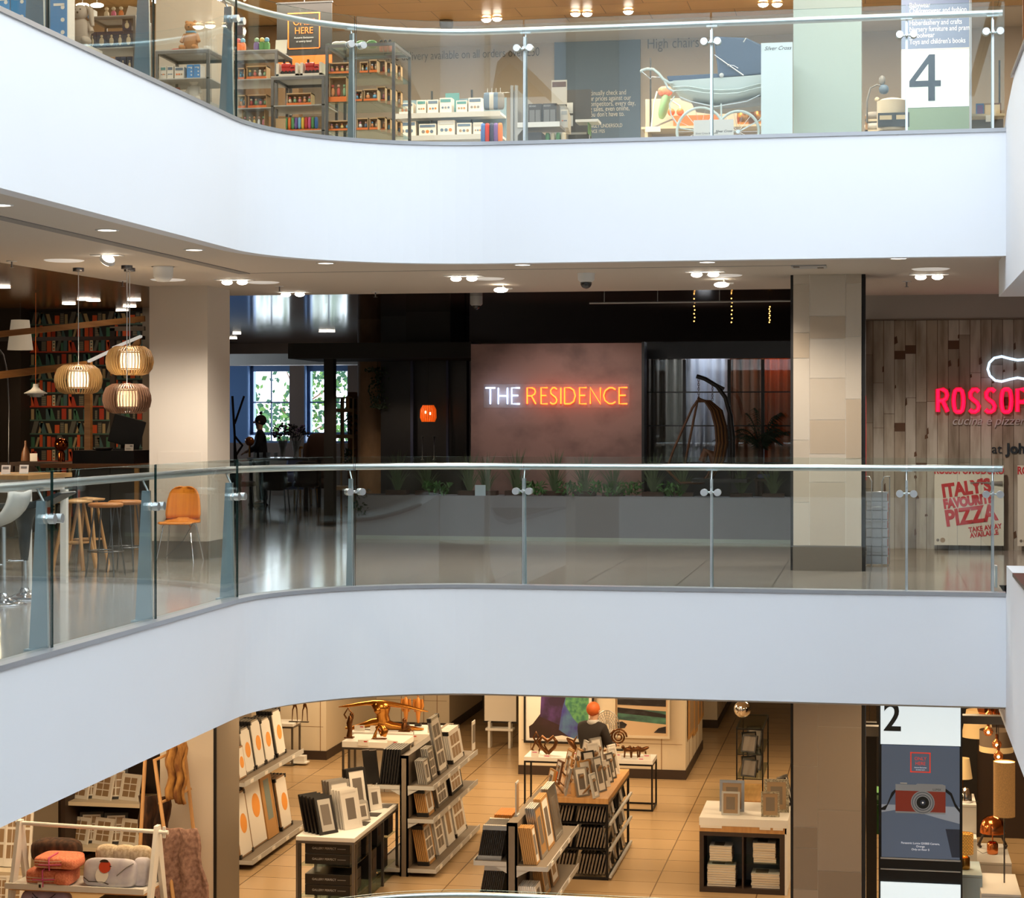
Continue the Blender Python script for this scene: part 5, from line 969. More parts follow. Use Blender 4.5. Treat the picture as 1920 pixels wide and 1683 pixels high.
# ---- slatted pendants
def slat_pendant(px, py, V, R_, H_, label, ring_m, sm_, cpx, cpy, inner):
    c = P(px, py, V=V); r = thing('slatted_pendant', label, 'pendant lamp', c)
    n = 46; b = B()
    for i in range(n):
        a = 2 * PI * i / n; T = Matrix.Rotation(a, 4, 'Z')
        prof = [(.30 * R_, H_ / 2), (.62 * R_, H_ * .49), (.86 * R_, H_ * .36), (.98 * R_, H_ * .12), (R_, -.06 * H_), (.94 * R_, -.28 * H_), (.78 * R_, -.44 * H_), (.55 * R_, -.5 * H_)]
        pin = [(x - .02, z * .92) for x, z in prof]
        b.prism(prof + pin[::-1], 'y', -.003, .003, sm_, T=T)
    b.done('slats', r)
    b = B()
    for rr, z in ((.35, .47), (.57, -.47), (.45, .28), (.45, -.28)): b.tube([(R_ * rr * math.cos(2 * PI * i / 24), R_ * rr * math.sin(2 * PI * i / 24), H_ * z) for i in range(24)], .006, ring_m, 5, True)
    for i in range(3):
        a = 2 * PI * i / 3; b.tube([(R_ * .36 * math.cos(a), R_ * .36 * math.sin(a), H_ * .47), (0, 0, H_ * .45)], .004, ring_m, 5)
    b.done('hoops', r)
    B().lathe([(R_ * .40, -H_ * .30), (R_ * .42, 0), (R_ * .40, H_ * .32)], (0, 0, 0), inner, 28).lathe([(0, -H_ * .3), (R_ * .38, -H_ * .30)], (0, 0, 0), 'diff_white', 28).done('diffuser', r)
    zt_ = 1.5; B().cyl((0, 0, H_ * .45), (0, 0, zt_ - c[2] - .03), .005, 'steel', n=6).done('cord', r)
    B().lathe([(.0, -.035), (.055, -.035), (.055, 0)], (0, 0, zt_ - c[2]), 'steel_dark', 20).done('canopy', r)
    lamp('pendant_bulb', (c[0], c[1], c[2] + H_ * .42), 5, (1, .8, .55), .04); return c
mat('slat_gold', (166, 130, 78), .45); mat('slat_brown', (128, 92, 68), .45); mat('diff_white', (255, 240, 214), .6, emit=1.3, ec=(255, 230, 192)); mat('diff_warm', (255, 222, 176), .6, emit=1.0, ec=(255, 206, 150))
slat_pendant(147, 711, 18.4, .238, .292, 'left slatted bentwood pendant lamp hanging alone', 'slat_gold', 'slat_gold', 0, 0, 'diff_white')
slat_pendant(243, 676, 18.5, .238, .292, 'upper right slatted bentwood pendant lamp', 'slat_gold', 'slat_gold', 0, 0, 'diff_white')
slat_pendant(238, 747, 18.2, .238, .295, 'lower right slatted bentwood pendant lamp with darker slats', 'slat_brown', 'slat_brown', 0, 0, 'diff_warm')
c = P(67, 735, V=22.4); r = thing('dish_pendant', 'small white dish pendant with an orange cord at the far left', 'pendant lamp', c)
B().lathe([(.03, .10), (.035, .06), (.06, .03), (.14, -.01), (.135, -.02)], (0, 0, 0), 'white', 28).lathe([(.10, -.02), (.098, -.04)], (0, 0, 0), 'light_grey', 24).lathe([(.07, -.04), (.068, -.06)], (0, 0, 0), 'light_grey', 24).done('lamp_shade', r); B().cyl((0, 0, .1), (0, 0, 1.53 - c[2]), .004, 'orange', n=6).done('cord', r)

# ---- counters, stools, chairs behind the left glass
def F3(px, py): p = P(px, py, z=Z3); return p[0], p[1]
def pole_stool(px, py, label, m, sh, rz=0):
    x, y = F3(px, py); r = thing('bar_stool', label, 'bar stool', (x, y, Z3), rz)
    B().lathe([(.0, 0), (.2, 0), (.2, .008), (.12, .03), (.05, .06), (.035, .10)], (0, 0, 0), 'chrome', 32).done('base', r)
    B().cyl((0, 0, .08), (0, 0, sh), .026, 'chrome', n=16).done('column', r)
    B().tube([(0, -.03, .34), (-.08, -.1, .34), (-.14, -.12, .34), (-.18, -.06, .34), (-.14, .0, .34), (0, .02, .34)], .010, 'chrome', 8).done('footrest', r); return r
r = pole_stool(46, 1123, 'dark swivel bar stool with a tapered seat on a chrome disc foot', 'seat_dark', .36)
mat('seat_dark', (40, 48, 54), .35); mat('seat_white', (232, 234, 232), .3)
B().lathe([(.03, .34), (.045, .45), (.055, .58), (.085, .72), (.16, .82)], (0, 0, 0), 'seat_dark', 24).prism([(-.30, .80), (-.16, .80), (.16, .80), (.42, .93), (.40, .95), (.14, .86), (-.16, .84), (-.34, .83)], 'y', -.17, .17, 'seat_dark').done('seat', r, bevel=.01)
r = pole_stool(6, 1133, 'white moulded bar stool cut off by the left edge', 'seat_white', .66)
b = B(); vs = []
for i in range(9):
    a = -.2 + i * .22; rr = .24
    for j in range(9): u = -1 + j / 4; vs.append((.27 * math.cos(a * 1.0 - .4) * (1) * (.4 + .6 * (1 - abs(u) * .2)) if 0 else -.12 + .30 * math.sin(a) * (1 - .08 * u * u), .22 * u, .66 + .30 * (1 - math.cos(a)) + .03 * u * u))
b.add(vs, [(i * 9 + j, i * 9 + j + 1, (i + 1) * 9 + j + 1, (i + 1) * 9 + j) for i in range(8) for j in range(8)], 'seat_white', True).done('seat', r, solid=.02)
# white table leg/frame at far left
x, y = F3(28, 1110); b = B()
r = thing('counter_table', 'white framed high table at the left edge behind the bar stools', 'table', (x, y + .25, Z3)); B().box((-1.4, -.1, 1.02), (.06, .9, 1.06), 'oak').done('table_top', r); B().box((-1.4, -.06, .90), (.0, .86, 1.02), 'white').done('apron', r)
for qx in (0, -1.3): B().box((qx - .02, -.03, 0), (qx + .04, .03, .9), 'white').box((qx - .02, .8, 0), (qx + .04, .86, .9), 'white').done('leg', r)
for i, px in enumerate((19, 40)):
    B(Matrix.Rotation(-.15, 4, 'X')).box((-.045, 0, 0), (.045, .004, .085), 'card_white').box((-.03, -.002, .05), (.03, 0, .07), 'grey').done('price_card', loc=(UV(px, y + .6), y + .5 + .15 * i, Z3 + 1.061), label=('left', 'right')[i] + ' white price card on the high table at the left edge', cat='price card')
def wire_stool(px, py, label):
    x, y = F3(px, py); r = thing('counter_stool', label, 'stool', (x, y, Z3))
    B().lathe([(0, .69), (.15, .69), (.175, .70), (.175, .725), (.15, .735), (0, .73)], (0, 0, 0), 'walnut_seat', 28).done('seat', r)
    for a in range(4):
        t = PI / 4 + a * PI / 2; B().tube([(.12 * math.cos(t), .12 * math.sin(t), .69), (.21 * math.cos(t), .21 * math.sin(t), 0)], .009, 'steel_dark', 8).done('leg', r)
    B().tube([(.178 * math.cos(t * PI / 12), .178 * math.sin(t * PI / 12), .25) for t in range(24)], .008, 'steel_dark', 6, True).done('footring', r); return r
mat('walnut_seat', (186, 122, 66), .4)
wire_stool(198, 1079, 'walnut topped wire leg stool, nearer of the pair'); wire_stool(235, 1070, 'walnut topped wire leg stool, farther of the pair beside the glass post')
for i, (px, py) in enumerate(((125, 1070), (150, 1062))):
    x, y = F3(px, py); r = thing('oak_stool', ('left', 'right')[i] + ' of two oak legged high stools behind the left glass', 'stool', (x, y + .2, Z3))
    B().lathe([(0, .70), (.18, .70), (.19, .72), (0, .74)], (0, 0, 0), 'oak', 24).done('seat', r)
    for a in range(4): t = PI / 4 + a * PI / 2; B().tube([(.10 * math.cos(t), .10 * math.sin(t), .70), (.24 * math.cos(t), .24 * math.sin(t), 0)], [.016, .022], 'oak', 8).done('leg', r)
    b = B(); b.tube([(.16 * math.cos(PI / 4 + a * PI / 2), .16 * math.sin(PI / 4 + a * PI / 2), .28) for a in range(4)], .012, 'oak', 6, True); b.done('stretcher', r)
# till counter
x0, x1 = UV(150, 22.6), UV(262, 22.6)
r = thing('till_counter', 'dark till counter with an oak edged top in front of the bookcase wall', 'counter', (x0, 22.6, Z3)); X = x1 - x0
B().box((0, 0, 0), (X, .7, 1.0), 'counter_grey').box((X * .5, -.004, .05), (X * .5 + .01, 0, 1.0), 'dark').done('body', r); mat('counter_grey', (76, 72, 68), .5); B().box((-.5, -.04, .98), (X + .03, .74, 1.03), 'walnut').done('top', r); B().box((X - .05, -.05, 0), (X, -.01, .98), 'frame_oak').done('edge_post', r)
tz = Z3 + 1.031
B().box((-.42, -.05, 0), (.38, .55, .16), 'black').done('till_box', loc=(UV(205, 22.9), 22.8, tz), label='low black box unit on top of the till counter', cat='box')
c = (UV(222, 23), 23.1, tz + .16); r = thing('till_monitor', 'black till monitor seen from behind on the counter', 'monitor', c, .3); T = Matrix.Rotation(.28, 4, 'Y') @ Matrix.Rotation(.1, 4, 'X')
B(T).box((-.2, 0, .06), (.2, .03, .42), 'black').done('screen', r, bevel=.01); B().box((-.1, -.06, 0), (.1, .14, .02), 'black').cyl((0, .05, .0), (.02, .03, .18), .03, 'black').done('stand', r)
B(Matrix.Rotation(-.1, 4, 'X')).box((-.055, 0, 0), (.055, .004, .08), 'card_white').box((.01, -.002, .05), (.045, 0, .065), 'grey').box((-.04, -.002, .02), (.02, 0, .026), 'photo_grey').done('price_card', loc=(UV(243, 22.7), 22.68, tz + .161), label='white price card on the black box beside the till monitor', cat='price card')
b = B()
for i in range(4): b.lathe([(.09 - .01 * i, 0), (.095, .02), (.08, .03)], (UV(185 + i * 12, 23), 22.9, tz + .161), 'black', 12)
b = B(); b.lathe([(0, 0), (.09, 0), (.12, .03), (.11, .035), (0, .02)], (0, 0, 0), 'black', 20); b.done('dish', loc=(UV(188, 22.75), 22.85, tz + .161), label='small black dish on the till box', cat='dish')
c = (UV(127, 24), 23.8, ZV(127, 868, 23.8)); r = thing('copper_ball_lamp', 'round copper ball lamp on a stem in front of the bookcase wall', 'lamp', c); B().ball((0, 0, .24), .09, 'copper_dark', 14).done('globe', r); B().lathe([(.05, 0), (.045, .03), (.05, .12), (.03, .16)], (0, 0, 0), 'copper_dark').done('base', r); mat('copper_dark', (140, 70, 34), .15, 1)
B().tube([(0, 0, 0), (-.04, 0, .16)], .003, 'oak', 5).tube([(0, 0, 0), (.03, 0, .15)], .003, 'oak', 5).tube([(0, 0, 0), (.0, 0, .17)], .003, 'oak', 5).lathe([(.03, -.05), (.032, .02), (.015, .05)], (0, 0, 0), 'plastic_clear', 14).done('reed_diffuser', loc=(UV(147, 23), 22.95, tz + .05), label='glass reed diffuser with three reeds on the counter', cat='diffuser')
x0 = UV(-30, 24); B().soft((0, 0, .5), (.9, .8, 1.0), 'seat_brown', .5, 12).done('armchair', loc=(UV(8, 24.6), 24.6, Z3), label='dark brown armchair back beside the left edge', cat='armchair'); mat('seat_brown', (60, 46, 36), .7)
B().box((-.45, 0, .9), (.45, .5, .95), 'dark_brown').box((-.45, 0, 0), (-.40, .05, .9), 'dark_brown').box((.40, 0, 0), (.45, .05, .9), 'dark_brown').done('side_table', loc=(UV(80, 23.4), 23.4, Z3 + .08), label='dark brown table between the armchair and the till counter', cat='table')
B().box((-.05, 0, 0), (.05, .005, .1), 'card_white').done('price_card', loc=(UV(63, 23.5), 23.5, Z3 + 1.04), label='white card standing on the dark table near the armchair', cat='price card'); B().lathe([(.06, 0), (.05, .1), (.015, .2), (.015, .26)], (0, 0, 0), 'walnut', 16).done('bottle', loc=(UV(48, 23.6), 23.6, Z3 + 1.04), label='brown bottle on the dark table near the armchair', cat='bottle')
# ---- orange ply chair by the left column
x, y = UV(337, 20.72), 20.82; r = thing('plywood_chair', 'honey orange bent plywood chair with chrome legs in front of the column', 'chair', (x, y - .1, Z3), .10)
mat('ply', (226, 140, 44), .3, noise=((30, 1.5, 1.5), (206, 118, 32), .3, .7))
def shellpts(prof, wf, n=12):
    vs = []
    for i, (yy, z, ww) in enumerate(prof):
        for j in range(n + 1): u = -1 + 2 * j / n; vs.append((ww * u, yy - wf * u * u, z))
    return vs, [(i * (n + 1) + j, i * (n + 1) + j + 1, (i + 1) * (n + 1) + j + 1, (i + 1) * (n + 1) + j) for i in range(len(prof) - 1) for j in range(n)]
vs, fs = shellpts([(.16, .47, .19), (.17, .52, .20), (.185, .60, .195), (.20, .68, .185), (.215, .75, .165), (.222, .79, .14), (.226, .815, .10), (.228, .825, .05)], .03)
B().add(vs, fs, 'ply', True).done('backrest', r, solid=.011)
vs, fs = shellpts([(-.23, .42, .16), (-.22, .435, .19), (-.12, .44, .205), (.02, .432, .205), (.10, .432, .205), (.15, .45, .20), (.16, .48, .19)], 0)
B().add(vs, fs, 'ply', True).done('seat', r, solid=.013)
for sx in (-1, 1):
    for ty, fy in ((-.12, -.22), (.12, .24)): B().tube([(sx * .12, ty, .425), (sx * .15, ty * 1.1, .40), (sx * .21, fy, 0)], .0085, 'chrome', 8).done('leg', r)
B().tube([(.12, .12, .42), (.02, .0, .20), (-.08, .02, .12), (-.2, .1, .03)], .004, 'steel_dark', 6).tube([(-.12, 0, .425), (.12, 0, .425)], .008, 'chrome', 6).done('underframe', r)

# ---- window area beyond
VW = 39.0
wx = [(UV(466, VW), UV(543, VW)), (UV(573, VW), UV(652, VW))]
zt_, zb_ = ZV(500, 696, VW), ZV(500, 812, VW); zh = ZV(500, 684, VW); zsill = ZV(500, 830, VW)
b = B(); xs_ = [-16, wx[0][0] - .1, wx[0][1] + .1, wx[1][0] - .1, wx[1][1] + .1, UV(676, VW), UV(683, VW), 3]
mat('blue_wall', (92, 128, 176), .6); mat('reveal_blue', (120, 160, 214), .5)
b.box((BIG, VW, zh), (3, VW + .5, 1.56), 'brown_wall').box((BIG, VW, Z3), (3, VW + .5, zsill), 'brown_wall').box((BIG, VW, zsill), (wx[0][0] - .02, VW + .5, zh), 'blue_wall').box((wx[0][1], VW, zsill), (wx[1][0] - .02, VW + .5, zh), 'brown_wall').box((wx[1][1], VW, zsill), (3, VW + .5, zh), 'brown_wall')
mat('brown_wall', (128, 104, 88), .6); struct(b, 'wall_back_middle')
for i, (a, c) in enumerate(wx):
    r = B(); r.box((a, VW + .14, zb_ - .04), (c, VW + .2, zb_ + .02), 'win_frame').box((a, VW + .14, zt_), (c, VW + .2, zh), 'win_frame').box((a, VW + .14, zb_), (a + .06, VW + .2, zt_), 'win_frame').box((c - .05, VW + .14, zb_), (c, VW + .2, zt_), 'win_frame').box((a, VW + .14, zsill), (c, VW + .2, zsill + .04), 'win_frame')
    m_ = (a + c) / 2; zm = (zt_ + zb_) / 2; r.box((m_ - .012, VW + .15, zsill), (m_ + .012, VW + .19, zt_), 'win_frame').box((a, VW + .15, zm - .015), (c, VW + .19, zm + .015), 'win_frame').box((a - .03, VW - .001, zsill), (a - .001, VW + .5, zh), 'reveal_blue')
    struct(r, 'window_%d' % (i + 1)); mat('win_frame', (96, 130, 178), .4)
struct(B().box((UV(676, VW), VW - .02, ZV(680, 728, VW)), (UV(683, VW), VW, zh), 'reveal_blue'), 'window_3')
# tree outside
b = B(); rt = random.Random(11)
mat('leaf_a', (62, 104, 50), .7); mat('leaf_b', (38, 80, 56), .7); mat('leaf_c', (84, 122, 52), .7)
cx0, cx1 = UV(455, 46), UV(665, 46); z0_, z1_ = ZV(500, 850, 46), ZV(500, 660, 46)
for i in range(1150):
    u, v = rt.random(), rt.random(); px_ = 455 + 210 * u
    if 480 < px_ < 535 and v > .5 and rt.random() < .9: continue
    if px_ < 470 and False: continue
    if v > .6 and px_ > 520 and px_ < 545 and rt.random() < .6: continue
    x = cx0 + (cx1 - cx0) * u; z = z0_ + (z1_ - z0_) * v; y = 46 + rt.uniform(-.6, .6); s_ = rt.uniform(.04, .10); a = rt.uniform(0, PI); T = Matrix.Translation((x, y, z)) @ Matrix.Rotation(a, 4, 'Y') @ Matrix.Rotation(rt.uniform(-.8, .8), 4, 'X')
    b.add([(-s_, 0, 0), (0, 0, -s_ * .7), (s_, 0, 0), (0, 0, s_ * .7)], [(0, 1, 2, 3)], rt.choice(('leaf_a', 'leaf_b', 'leaf_b', 'leaf_c')), T=T)
r = thing('tree', 'leafy green tree seen through the two blue framed windows', 'tree', (0, 0, 0)); b.done('foliage', r); b = B(); b.tube([((cx0 + cx1) / 2, 46, -4), ((cx0 + cx1) / 2 + .2, 46, -1), ((cx0 + cx1) / 2 - .1, 46, 1.5)], [.14, .1, .04], 'walnut', 8)
for i in range(8): x = (cx0 + cx1) / 2; b.tube([(x, 46, -1 + i * .25), (x + rt.uniform(-1.2, 1.2), 46 + rt.uniform(-.3, .3), -.6 + i * .3)], [.03, .01], 'walnut', 5)
b.done('branches', r)
# cream bulkhead strip above the windows, dark beam, dark pillar
struct(B().box((BIG, VW - 1.2, ZV(500, 684, VW - 1.2)), (UV(700, 38), VW - .6, ZV(500, 663, VW - 1.2)), 'plaster_warm'), 'beam_window')
VD = 27.6
struct(B().box((UV(540, VD), VD, ZV(600, 672, VD)), (UV(884, VD), VD + 1.6, ZV(600, 643, VD)), 'dark').box((UV(752, VD), VD + .3, ZV(600, 643, VD)), (UV(836, VD), VD + 1.3, 1.56), 'dark'), 'beam_dark')
struct(B().box((UV(600, VD), VD + .2, Z3), (UV(618, VD), VD + .36, ZV(600, 672, VD)), 'dark'), 'pillar_dark')
b = B(); b.lathe([(.24, Z3), (.24, 1.56)], (UV(699, 30), 30, 0), 'concrete_warm', 32); struct(b, 'column_round'); mat('concrete_warm', (160, 128, 98), .7, noise=((6, 6, 3), (126, 98, 74), .4, .75))
struct(B().box((UV(720, 29.2), 29.0, Z3), (UV(880, 29.2), 29.2, 1.56), 'residence_dark'), 'wall_residence_dark'); mat('residence_dark', (20, 20, 26), .35)
struct(B().box((-1.02, 27.6, Z3), (-.9, VW, 1.56), 'residence_dark').box((-1.14, 26.3, Z3), (1.0, 26.36, 1.56), 'residence_dark'), 'wall_residence_side')
lamp('window_room_lamp', (UV(600, 33), 33, 1.3), 25, (1, .75, .5), .1, 2.4)
lamp('window_wall_fill', (-14.2, 36, .3), 90, (.6, .78, 1), .2); lamp('residence_fill_spot', (UV(1040, 23.6), 23.4, 1.45), 130, (1, .88, .8), .06, 1.5, (.75, 0, 0)); lamp('residence_fill_spot', (UV(705, 28), 27.3, .8), 60, (1, .75, .5), .06, 1.6, (.5, 0, 0))  # hidden lamps added to brighten the blue window wall, neon wall and round column
# dining set and person near the windows
VP = 33.0
person('person silhouetted in a bobble hat and dark coat before the left window', (UV(489, VP + .8), VP + .8, Z3), 1.9, 1.66, 'hat_dark', 'coat_navy', 'coat_navy', hat=True, lean=.02, arms=[((.17, .0, 1.36), (.2, .08, 1.12), (.12, .25, 1.05))] * 2)
mat('hat_dark', (36, 26, 24), .9); mat('coat_navy', (18, 20, 28), .8)
tx0, tx1 = UV(470, VP), UV(585, VP); tzz = ZV(500, 858, VP)
r = thing('dining_table', 'long dark dining table laid with glasses near the windows', 'table', (tx0, VP - .2, Z3)); X = tx1 - tx0; hh = tzz - Z3
B().box((0, 0, hh - .04), (X, .9, hh), 'table_grey').done('table_top', r); mat('table_grey', (110, 112, 118), .25)
for sx in (.03, X - .08):
    for sy in (.03, .82): B().box((sx, sy, 0), (sx + .05, sy + .05, hh - .04), 'black').done('leg', r)
def vase(px, label, V_):
    x = UV(px, V_); r = thing('vase_of_flowers', label, 'vase', (x, V_, tzz)); B().lathe([(.05, 0), (.04, .02), (.045, .12), (.09, .30)], (0, 0, 0), 'vase_glass', 20).done('vase', r); b = B(); rv = random.Random(px)
    for i in range(26):
        a = rv.uniform(0, 2 * PI); q_ = rv.uniform(.05, .22); zz_ = rv.uniform(.38, .58); b.tube([(0, 0, .05), (q_ * .4 * math.cos(a), q_ * .4 * math.sin(a), .3), (q_ * math.cos(a), q_ * math.sin(a), zz_)], .003, 'stem_dark', 4)
        for k in range(3): b.ball((q_ * math.cos(a) + rv.uniform(-.03, .03), q_ * math.sin(a), zz_ + rv.uniform(-.04, .03)), rv.uniform(.012, .026), 'flower_dark' if i % 4 else 'flower_mauve', 4)
    b.done('flowers', r)
mat('vase_glass', (190, 206, 214), .1, alpha=.5); mat('stem_dark', (30, 36, 28), .7); mat('flower_dark', (44, 40, 48), .8); mat('flower_mauve', (104, 84, 120), .8)
vase(530, 'left glass vase of dark flowers on the dining table', VP + .1); vase(555, 'right glass vase of dark flowers on the dining table', VP + .3)
for i, px in enumerate((478, 486, 496, 504, 514)):
    B().lathe([(.028, 0), (.034, .09)], (0, 0, 0), 'vase_glass', 14).lathe([(0, .002), (.027, .002)], (0, 0, 0), 'vase_glass', 14).done('tumbler', loc=(UV(px, VP), VP + .1 * (i % 3), tzz), label='clear tumbler on the dining table, %s from the left' % ORD[i], cat='glass')
for i, (px, rz) in enumerate(((575, .3), (450, -.4), (520, 0.1))):
    V_ = (32.6, 32.4, 32.2)[i]; r = thing('dining_chair', ('dark upholstered dining chair at the right end of the dining table', 'dark upholstered chair at the left end of the dining table', 'dark dining chair on the near side of the dining table')[i], 'chair', (UV(px, V_), V_, Z3), rz)
    B().soft((0, 0, .46), (.46, .46, .1), 'chair_dark', .4, 8).done('seat', r); B().soft((0, -.2, .66 - .1 * (i == 2)), (.44, .08, .40), 'chair_dark', .5, 8).done('backrest', r)
    for sx in (-.18, .18):
        for sy in (-.18, .18): B().tube([(sx * .8, sy * .8, .42), (sx, sy, 0)], .012, 'steel_dark', 6).done('leg', r)
mat('chair_dark', (44, 34, 34), .7)
V_ = 34.2; r = thing('wing_chair', 'high backed brown wing chair left of the dark pillar', 'armchair', (UV(597, V_), V_, Z3)); B().soft((0, .1, .9), (.5, .16, .85), 'chair_brown', .5, 10).soft((-.22, -.02, .85), (.08, .3, .6), 'chair_brown', .6, 8).done('backrest', r); B().soft((0, -.08, .42), (.5, .5, .18), 'chair_brown', .4, 8).done('seat', r); mat('chair_brown', (70, 48, 40), .8)
for sx in (-.2, .2): B().tube([(sx, -.2, .35), (sx, -.24, 0)], .014, 'walnut', 6).tube([(sx, .1, .35), (sx, .16, 0)], .014, 'walnut', 6).done('leg', r)
x = UV(567, 35); r = thing('wooden_chair', 'pale open backed wooden chair under the second window', 'chair', (x, 35, Z3 + .0)); B().box((-.18, 0, .40), (.18, .4, .44), 'frame_oak').done('seat', r); B().box((-.18, .38, .44), (-.15, .41, 1.06), 'frame_oak').box((.15, .38, .44), (.18, .41, 1.06), 'frame_oak').box((-.18, .38, 1.02), (.18, .41, 1.07), 'frame_oak').done('backrest', r)
for sx in (-.17, .15): B().box((sx, 0, 0), (sx + .03, .03, .4), 'frame_oak').box((sx, .37, 0), (sx + .03, .4, .4), 'frame_oak').done('leg', r)
V_ = 34.6; B().soft((0, 0, .42), (.7, .7, .3), 'sofa_blue', .4, 8).soft((0, .3, .68), (.7, .16, .34), 'sofa_blue', .5, 8).done('sofa', loc=(UV(562, V_), V_, Z3 + .02), label='slate blue sofa behind the dining table', cat='sofa'); mat('sofa_blue', (88, 96, 140), .7)
c = P(468, 827, V=33.5); r = thing('globe_lamp', 'amber globe table lamp at the left end of the dining table', 'lamp', c); B().ball((0, 0, 0), .085, 'amber_globe', 12).done('globe', r); B().cyl((0, 0, -.08), (0, 0, tzz - c[2] - .0), .02, 'brass').done('stem', r); mat('amber_globe', (150, 86, 30), .1, .3)
V_ = 30.5; c = UV(440, V_); r = thing('coat_stand', 'dark wooden branching coat stand beside the left column', 'coat stand', (c, V_, Z3)); b = B(); b.tube([(0, 0, .05), (0, 0, 1.3), (-.04, 0, 1.95)], .02, 'walnut_dark', 8).tube([(.0, 0, 1.5), (.16, 0, 1.95)], .018, 'walnut_dark', 8).tube([(0, 0, 1.3), (.13, 0, 1.15), (.03, 0, 1.0)], .02, 'walnut_dark', 8).tube([(0, 0, 1.2), (.1, 0, .3), (.12, 0, 0)], .018, 'walnut_dark', 8); b.tube([(0, 0, .05), (-.2, .1, 0)], .018, 'walnut_dark', 8).tube([(0, 0, .05), (0, -.2, 0)], .018, 'walnut_dark', 8); b.done('branches', r); mat('walnut_dark', (56, 36, 28), .6)
# open shelving near the round column
V_ = 30.2; x0, x1 = UV(627, V_), UV(664, V_); r = thing('open_shelving', 'tall open wooden shelving with plants left of the round column', 'shelving', (x0, V_, Z3)); X = x1 - x0; b = B()
H_ = ZV(640, 744, V_) - Z3
for x in (.0, .13, X - .03): b.box((x, 0, .9 if x == .13 else 0), (x + .025, .03, H_), 'shelf_tan').box((x, .35, 0 if x != .13 else .9), (x + .025, .38, H_), 'shelf_tan')
mat('shelf_tan', (150, 124, 92), .6); b.box((0, 0, H_ - .02), (X, .38, H_), 'shelf_tan'); b.done('uprights', r)
for py in (769, 818, 915): z = ZV(640, py, V_) - Z3; B().box((-.06, -.01, z - .03), (X, .38, z + .03), 'shelf_tan').done('shelf', r)
def leafy(name, label, loc, n, rad, h, m, pot=None, seed=1, leaf=.06, cat='plant'):
    r = thing(name, label, cat, loc); b = B(); rv = random.Random(seed)
    for i in range(n):
        a = rv.uniform(0, 2 * PI); q_ = rad * math.sqrt(rv.random()); z = rv.uniform(.2, 1) * h; s_ = leaf * rv.uniform(.6, 1.2)
        T = Matrix.Translation((q_ * math.cos(a), q_ * math.sin(a), z)) @ Matrix.Rotation(a, 4, 'Z') @ Matrix.Rotation(rv.uniform(-1.2, 1.2), 4, 'Y') @ Matrix.Rotation(rv.uniform(-1, 1), 4, 'X'); b.add([(-s_, 0, 0), (0, -s_ * .4, .01), (s_, 0, 0), (0, s_ * .4, .01)], [(0, 1, 2, 3)], m, T=T)
    b.done('foliage', r)
    if pot: B().lathe([(0, 0), (pot[0] * .7, 0), (pot[0], pot[1]), (0, pot[1] - .01)], (0, 0, 0), pot[2], 16).done('pot', r)
    return r
mat('leaf_dark', (34, 52, 32), .6); mat('leaf_mid', (60, 104, 50), .6); mat('leaf_blue', (70, 96, 92), .6)
leafy('potted_plant', 'small potted plant on the lower shelf of the open shelving', (UV(650, V_), V_ + .15, Z3 + ZV(640, 917, V_) - Z3 + .33), 60, .09, .3, 'leaf_dark', (.07, .1, 'dark_brown'), 2, .05)
leafy('potted_plant', 'dark bushy plant on the middle shelf of the open shelving', (UV(656, V_), V_ + .15, ZV(640, 815, V_)), 60, .1, .32, 'leaf_dark', (.06, .08, 'dark_brown'), 3, .05)
B().box((0, 0, 0), (.06, .2, .2), 'frame_oak').box((.08, 0, 0), (.12, .2, .16), 'dark').done('books', loc=(UV(645, V_), V_ + .1, ZV(640, 766, V_)), label='two upright objects on the top shelf of the open shelving', cat='ornament')
struct(B().box((UV(655, 31), 30.9, Z3), (UV(690, 31), 31.0, ZV(640, 735, 31)), 'shelf_amber'), 'wall_amber_panel'); mat('shelf_amber', (128, 82, 44), .6)
r = thing('hanging_plant', 'trailing leafy plant hanging beside the round column', 'plant', (UV(705, 29), 28.9, ZV(705, 690, 29))); b = B(); rv = random.Random(5)
for i in range(170): s_ = rv.uniform(.02, .045); T = Matrix.Translation((rv.gauss(.05, .07), rv.uniform(-.06, .02), -rv.random() ** 1.1 * .62)) @ Matrix.Rotation(rv.uniform(0, 6), 4, 'Y') @ Matrix.Rotation(rv.uniform(-1, 1), 4, 'Z'); b.add([(-s_, 0, 0), (0, -.008, -s_ * .5), (s_, 0, 0), (0, 0, s_ * .5)], [(0, 1, 2, 3)], 'leaf_dark', T=T)
b.done('foliage', r); B().tube([(.05, 0, .1), (.05, 0, -.3), (.07, 0, -.6)], .004, 'leaf_dark', 5).done('stem', r)
